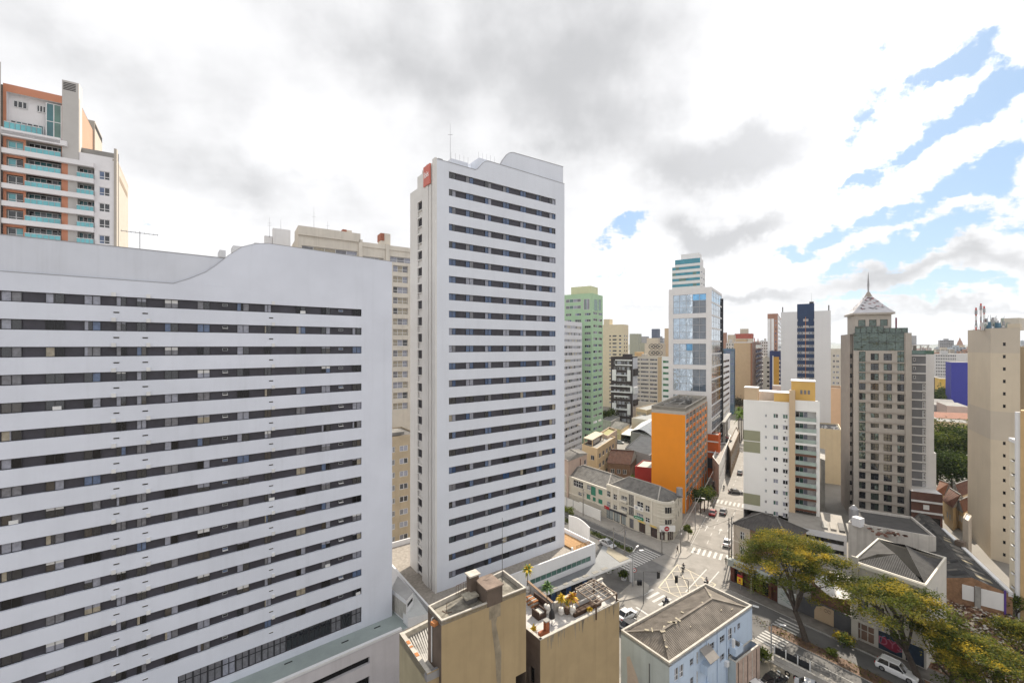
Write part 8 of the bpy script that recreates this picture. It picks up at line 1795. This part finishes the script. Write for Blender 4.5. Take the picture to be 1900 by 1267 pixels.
t = thing('patterned_block', 'pale block with a pattern of big dark rings on its wall', 'building', at(1228, 400)); C = at(1228, 400); f = Fac(hit(C, SB, 1196), C); m = MB(); z = zat(637, 400); P = [f.p, f.q, f.q-f.n*14, f.p-f.n*14]; m.prism(P, 0, z, FARC[0], ROOFG); m.build('wall', t); m = MB(); m.prism([f.pt(f.L*.1, 0, -1).xy, f.pt(f.L*.75, 0, -1).xy, f.pt(f.L*.75, 0, -9).xy, f.pt(f.L*.1, 0, -9).xy], z, zat(627, 400), FARC[0]); m.build('roof_house', t)
for i in range(3):
    for j in range(3):
        cx, cz = f.L*(.42+.22*i), z-3-6*j; m = MB(); n = 14
        for k in range(n):
            a0, a1 = 2*math.pi*k/n, 2*math.pi*(k+1)/n; m.quad(*[f.pt(cx+r_*1.15*math.cos(a), cz+r_*math.sin(a), .05) for r_, a in ((2.6, a0), (2.6, a1), (1.9, a1), (1.9, a0))], CONC_D)
        f.rect(m, cx-1.1, cx+1.1, cz-.8, cz+.8, CONC_D, .05); m.build('ring', t)
far('dark brown tower on the skyline left of the red roofed block', 1342, 1347, 617, 700, FARC[5], 0); far('pale tower with red stepped roof behind the sand slab', 1350, 1362, 621, 420, FARC[0], 0)
t = thing('red_roofed_block', 'cream block with red roof and round windows above the sand slab', 'building', at(1396, 520)); C = at(1396, 520); f = Fac(hit(C, SB, 1363), C); P = [f.p, f.q, f.q-f.n*18, f.p-f.n*18]; m = MB(); z = zat(628, 520); m.prism(P, 0, z, FARC[0], ROOFG); m.build('wall', t); m = MB(); m.prism(P, z, z+6, pmat('far_red', (.40, .10, .07)), ROOFG); m.build('roof', t); m = MB(); m.prism([f.pt(f.L*a, 0, -b).xy for a, b in ((.3, 2), (.75, 2), (.75, 10), (.3, 10))], z+5, z+12, FARC[0]); m.build('roof_house', t)
far('steel blue block with pale slits under the red roofed block', 1347, 1361, 636, 380, FARC[1], 10, cols=3, frac=.4); far('white slim tower right of the striped end', 1413, 1425, 633, 460, FARC[1], 14, cols=3, frac=.5); far('grey slim tower further right of the striped end', 1418, 1424, 641, 600, FARC[2], 10, cols=2); far('pink low block at the foot of the gold panel', 1433, 1449, 716, 235, FARC[7], 0, depth=8)
far('long pale grey industrial hall left of the tan tower', 1729, 1757, 752, 285, FARC[2], 0, depth=30); far('rosy brick market hall beside the tan tower', 1757, 1799, 755, 262, FARC[7], 0, depth=24); far('dark brown shed above the wood', 1731, 1742, 778, 215, BRH, 0); far('long brown wall behind the wood', 1740, 1799, 785, 200, CREAMY, 0, depth=10)
# red tiled houses beside the tan tower
for i, (pts, z) in enumerate((([(1752, 928), (1768, 941), (1792, 930)], 6.0), ([(1768, 910), (1782, 920), (1800, 912)], 6.5), ([(1738, 912), (1752, 918), (1766, 908)], 6.0), ([(1776, 942), (1788, 950), (1806, 941)], 5.0))):
    t, Q = pxbox('cottage', ('red tiled cottage nearest the striped garage block', 'red tiled cottage at the foot of the wood', 'orange tiled cottage behind the striped garage block', 'red tiled cottage touching the tan tower')[i], 'house', pts, z, CREAMY, REDT, [(0, .2, .8, 2, 2, 3.6)], 0); gable(t, Q, z, 2.6, REDT if i != 2 else pmat('orange_tile', (.20, .09, .05), var=.3), 16, .07, .6, i % 2)
t, Q = pxbox('outbuilding', 'tiny white gabled shed end on the shed roof edge', 'shed', [(1786, 962), (1797, 968), (1803, 958)], 9.0, GRH, FRAME_W, None, .2)
# the rest of the skyline and the low roofs between
rr = random.Random(77); placed = []
WIND = [(1118, 1240, 628, 652, 14), (1338, 1450, 632, 655, 12), (1540, 1600, 640, 652, 8), (1690, 1800, 643, 668, 26), (1050, 1130, 628, 655, 6), (1450, 1540, 636, 652, 4), (860, 1050, 634, 650, 6), (1890, 1990, 632, 655, 8)]
for u0, u1, va, vb, n in WIND:
    for i in range(n):
        u = rr.uniform(u0, u1); Y = rr.uniform(480, 2600); vt = rr.uniform(va, vb); w = rr.uniform(14, 34)*F/Y; ci = rr.choice((0, 1, 1, 2, 3, 4, 0, 5, 7)); zt = zat(vt, Y)
        if zt < 9: vt = HV+(CAM_H-rr.uniform(9, 26))*F/Y
        far('small distant %s block on the skyline' % FCN[ci], u, u+w, vt, Y, FARC[ci], 18, rr.choice((-56.5, -70, -40)), rr.uniform(12, 22), 'distant %s blocks on the skyline' % FCN[ci], cols=rr.choice((1, 3, 4)), frac=rr.choice((.8, .55)))
LR = [pmat('far_roof_%d' % i, c, var=.2) for i, c in enumerate(((.30, .13, .08), (.26, .25, .24), (.42, .40, .37), (.34, .21, .14), (.18, .175, .17)))]; LRN = ['red', 'grey', 'pale', 'brown', 'charcoal']
for i in range(150):
    Y = rr.uniform(190, 1300); u = rr.choice((rr.uniform(1728, 1800), rr.uniform(1118, 1240), rr.uniform(1330, 1460), rr.uniform(1728, 1800), rr.uniform(1540, 1600), rr.uniform(1800, 1990)))
    p = at(u, Y)
    w = rr.uniform(9, 20); rel = V2(p)-ms0; off = rel.dot(sn)
    if -14 < off < 26: continue
    if Y < 330 and not 1728 < u < 1799: continue
    if Y < 250: continue
    z = rr.uniform(4, 9); a = R(rr.choice((-33.5, 36, -20))); m = MB(); k = rr.randrange(5); m.box(p, w, w*.8, z, rr.choice(FARC), a); c, s = math.cos(a), math.sin(a)
    q = lambda x, y, zz: (p.x+x*c-y*s, p.y+x*s+y*c, zz); W2, D2 = w/2+.4, w*.4+.4
    m.quad(q(-W2, -D2, z), q(W2, -D2, z), q(W2, 0, z+2.4), q(-W2, 0, z+2.4), LR[k]); m.quad(q(W2, D2, z), q(-W2, D2, z), q(-W2, 0, z+2.4), q(W2, 0, z+2.4), LR[k])
    tag(m.build('distant_house', org=p), 'distant low house with a %s gabled roof' % LRN[k], 'house', 'distant %s roofed houses' % LRN[k])
for i in range(70):
    Y = rr.uniform(260, 1500); u = rr.choice((rr.uniform(1728, 1800), rr.uniform(1728, 1800), rr.uniform(1118, 1240), rr.uniform(1335, 1450), rr.uniform(1540, 1600)))
    if -14 < (V2(at(u, Y))-ms0).dot(sn) < 26: continue
    bush_tree('distant_tree', 'distant round dark tree among the low roofs', at(u, Y), rr.uniform(7, 12), rr.uniform(4, 7), 160, LF, 1.3, 300+i, 'distant trees among the low roofs', 8)

# ------------------------------------------------------------------ the air between here and the hills
hz = MB(); hz.hexa([(-3500, -350, -6.5), (10500, -350, -6.5), (10500, 9800, -6.5), (-3500, 9800, -6.5), (-3500, -350, 260), (10500, -350, 260), (10500, 9800, 260), (-3500, 9800, 260)], METAL)
ho = tag(hz.build('haze', org=(0, 0, 0)), 'thin pale air over the whole city', 'haze', kind='stuff'); hm = bpy.data.materials.new('haze_air'); hm.use_nodes = True; N = hm.node_tree.nodes; N.clear()
vo = N.new('ShaderNodeVolumePrincipled'); vo.inputs['Density'].default_value = 0.00006; vo.inputs['Color'].default_value = (.78, .87, .98, 1); vo.inputs['Anisotropy'].default_value = .2
oo = N.new('ShaderNodeOutputMaterial'); hm.node_tree.links.new(vo.outputs[0], oo.inputs['Volume']); ho.data.materials.clear(); ho.data.materials.append(hm)
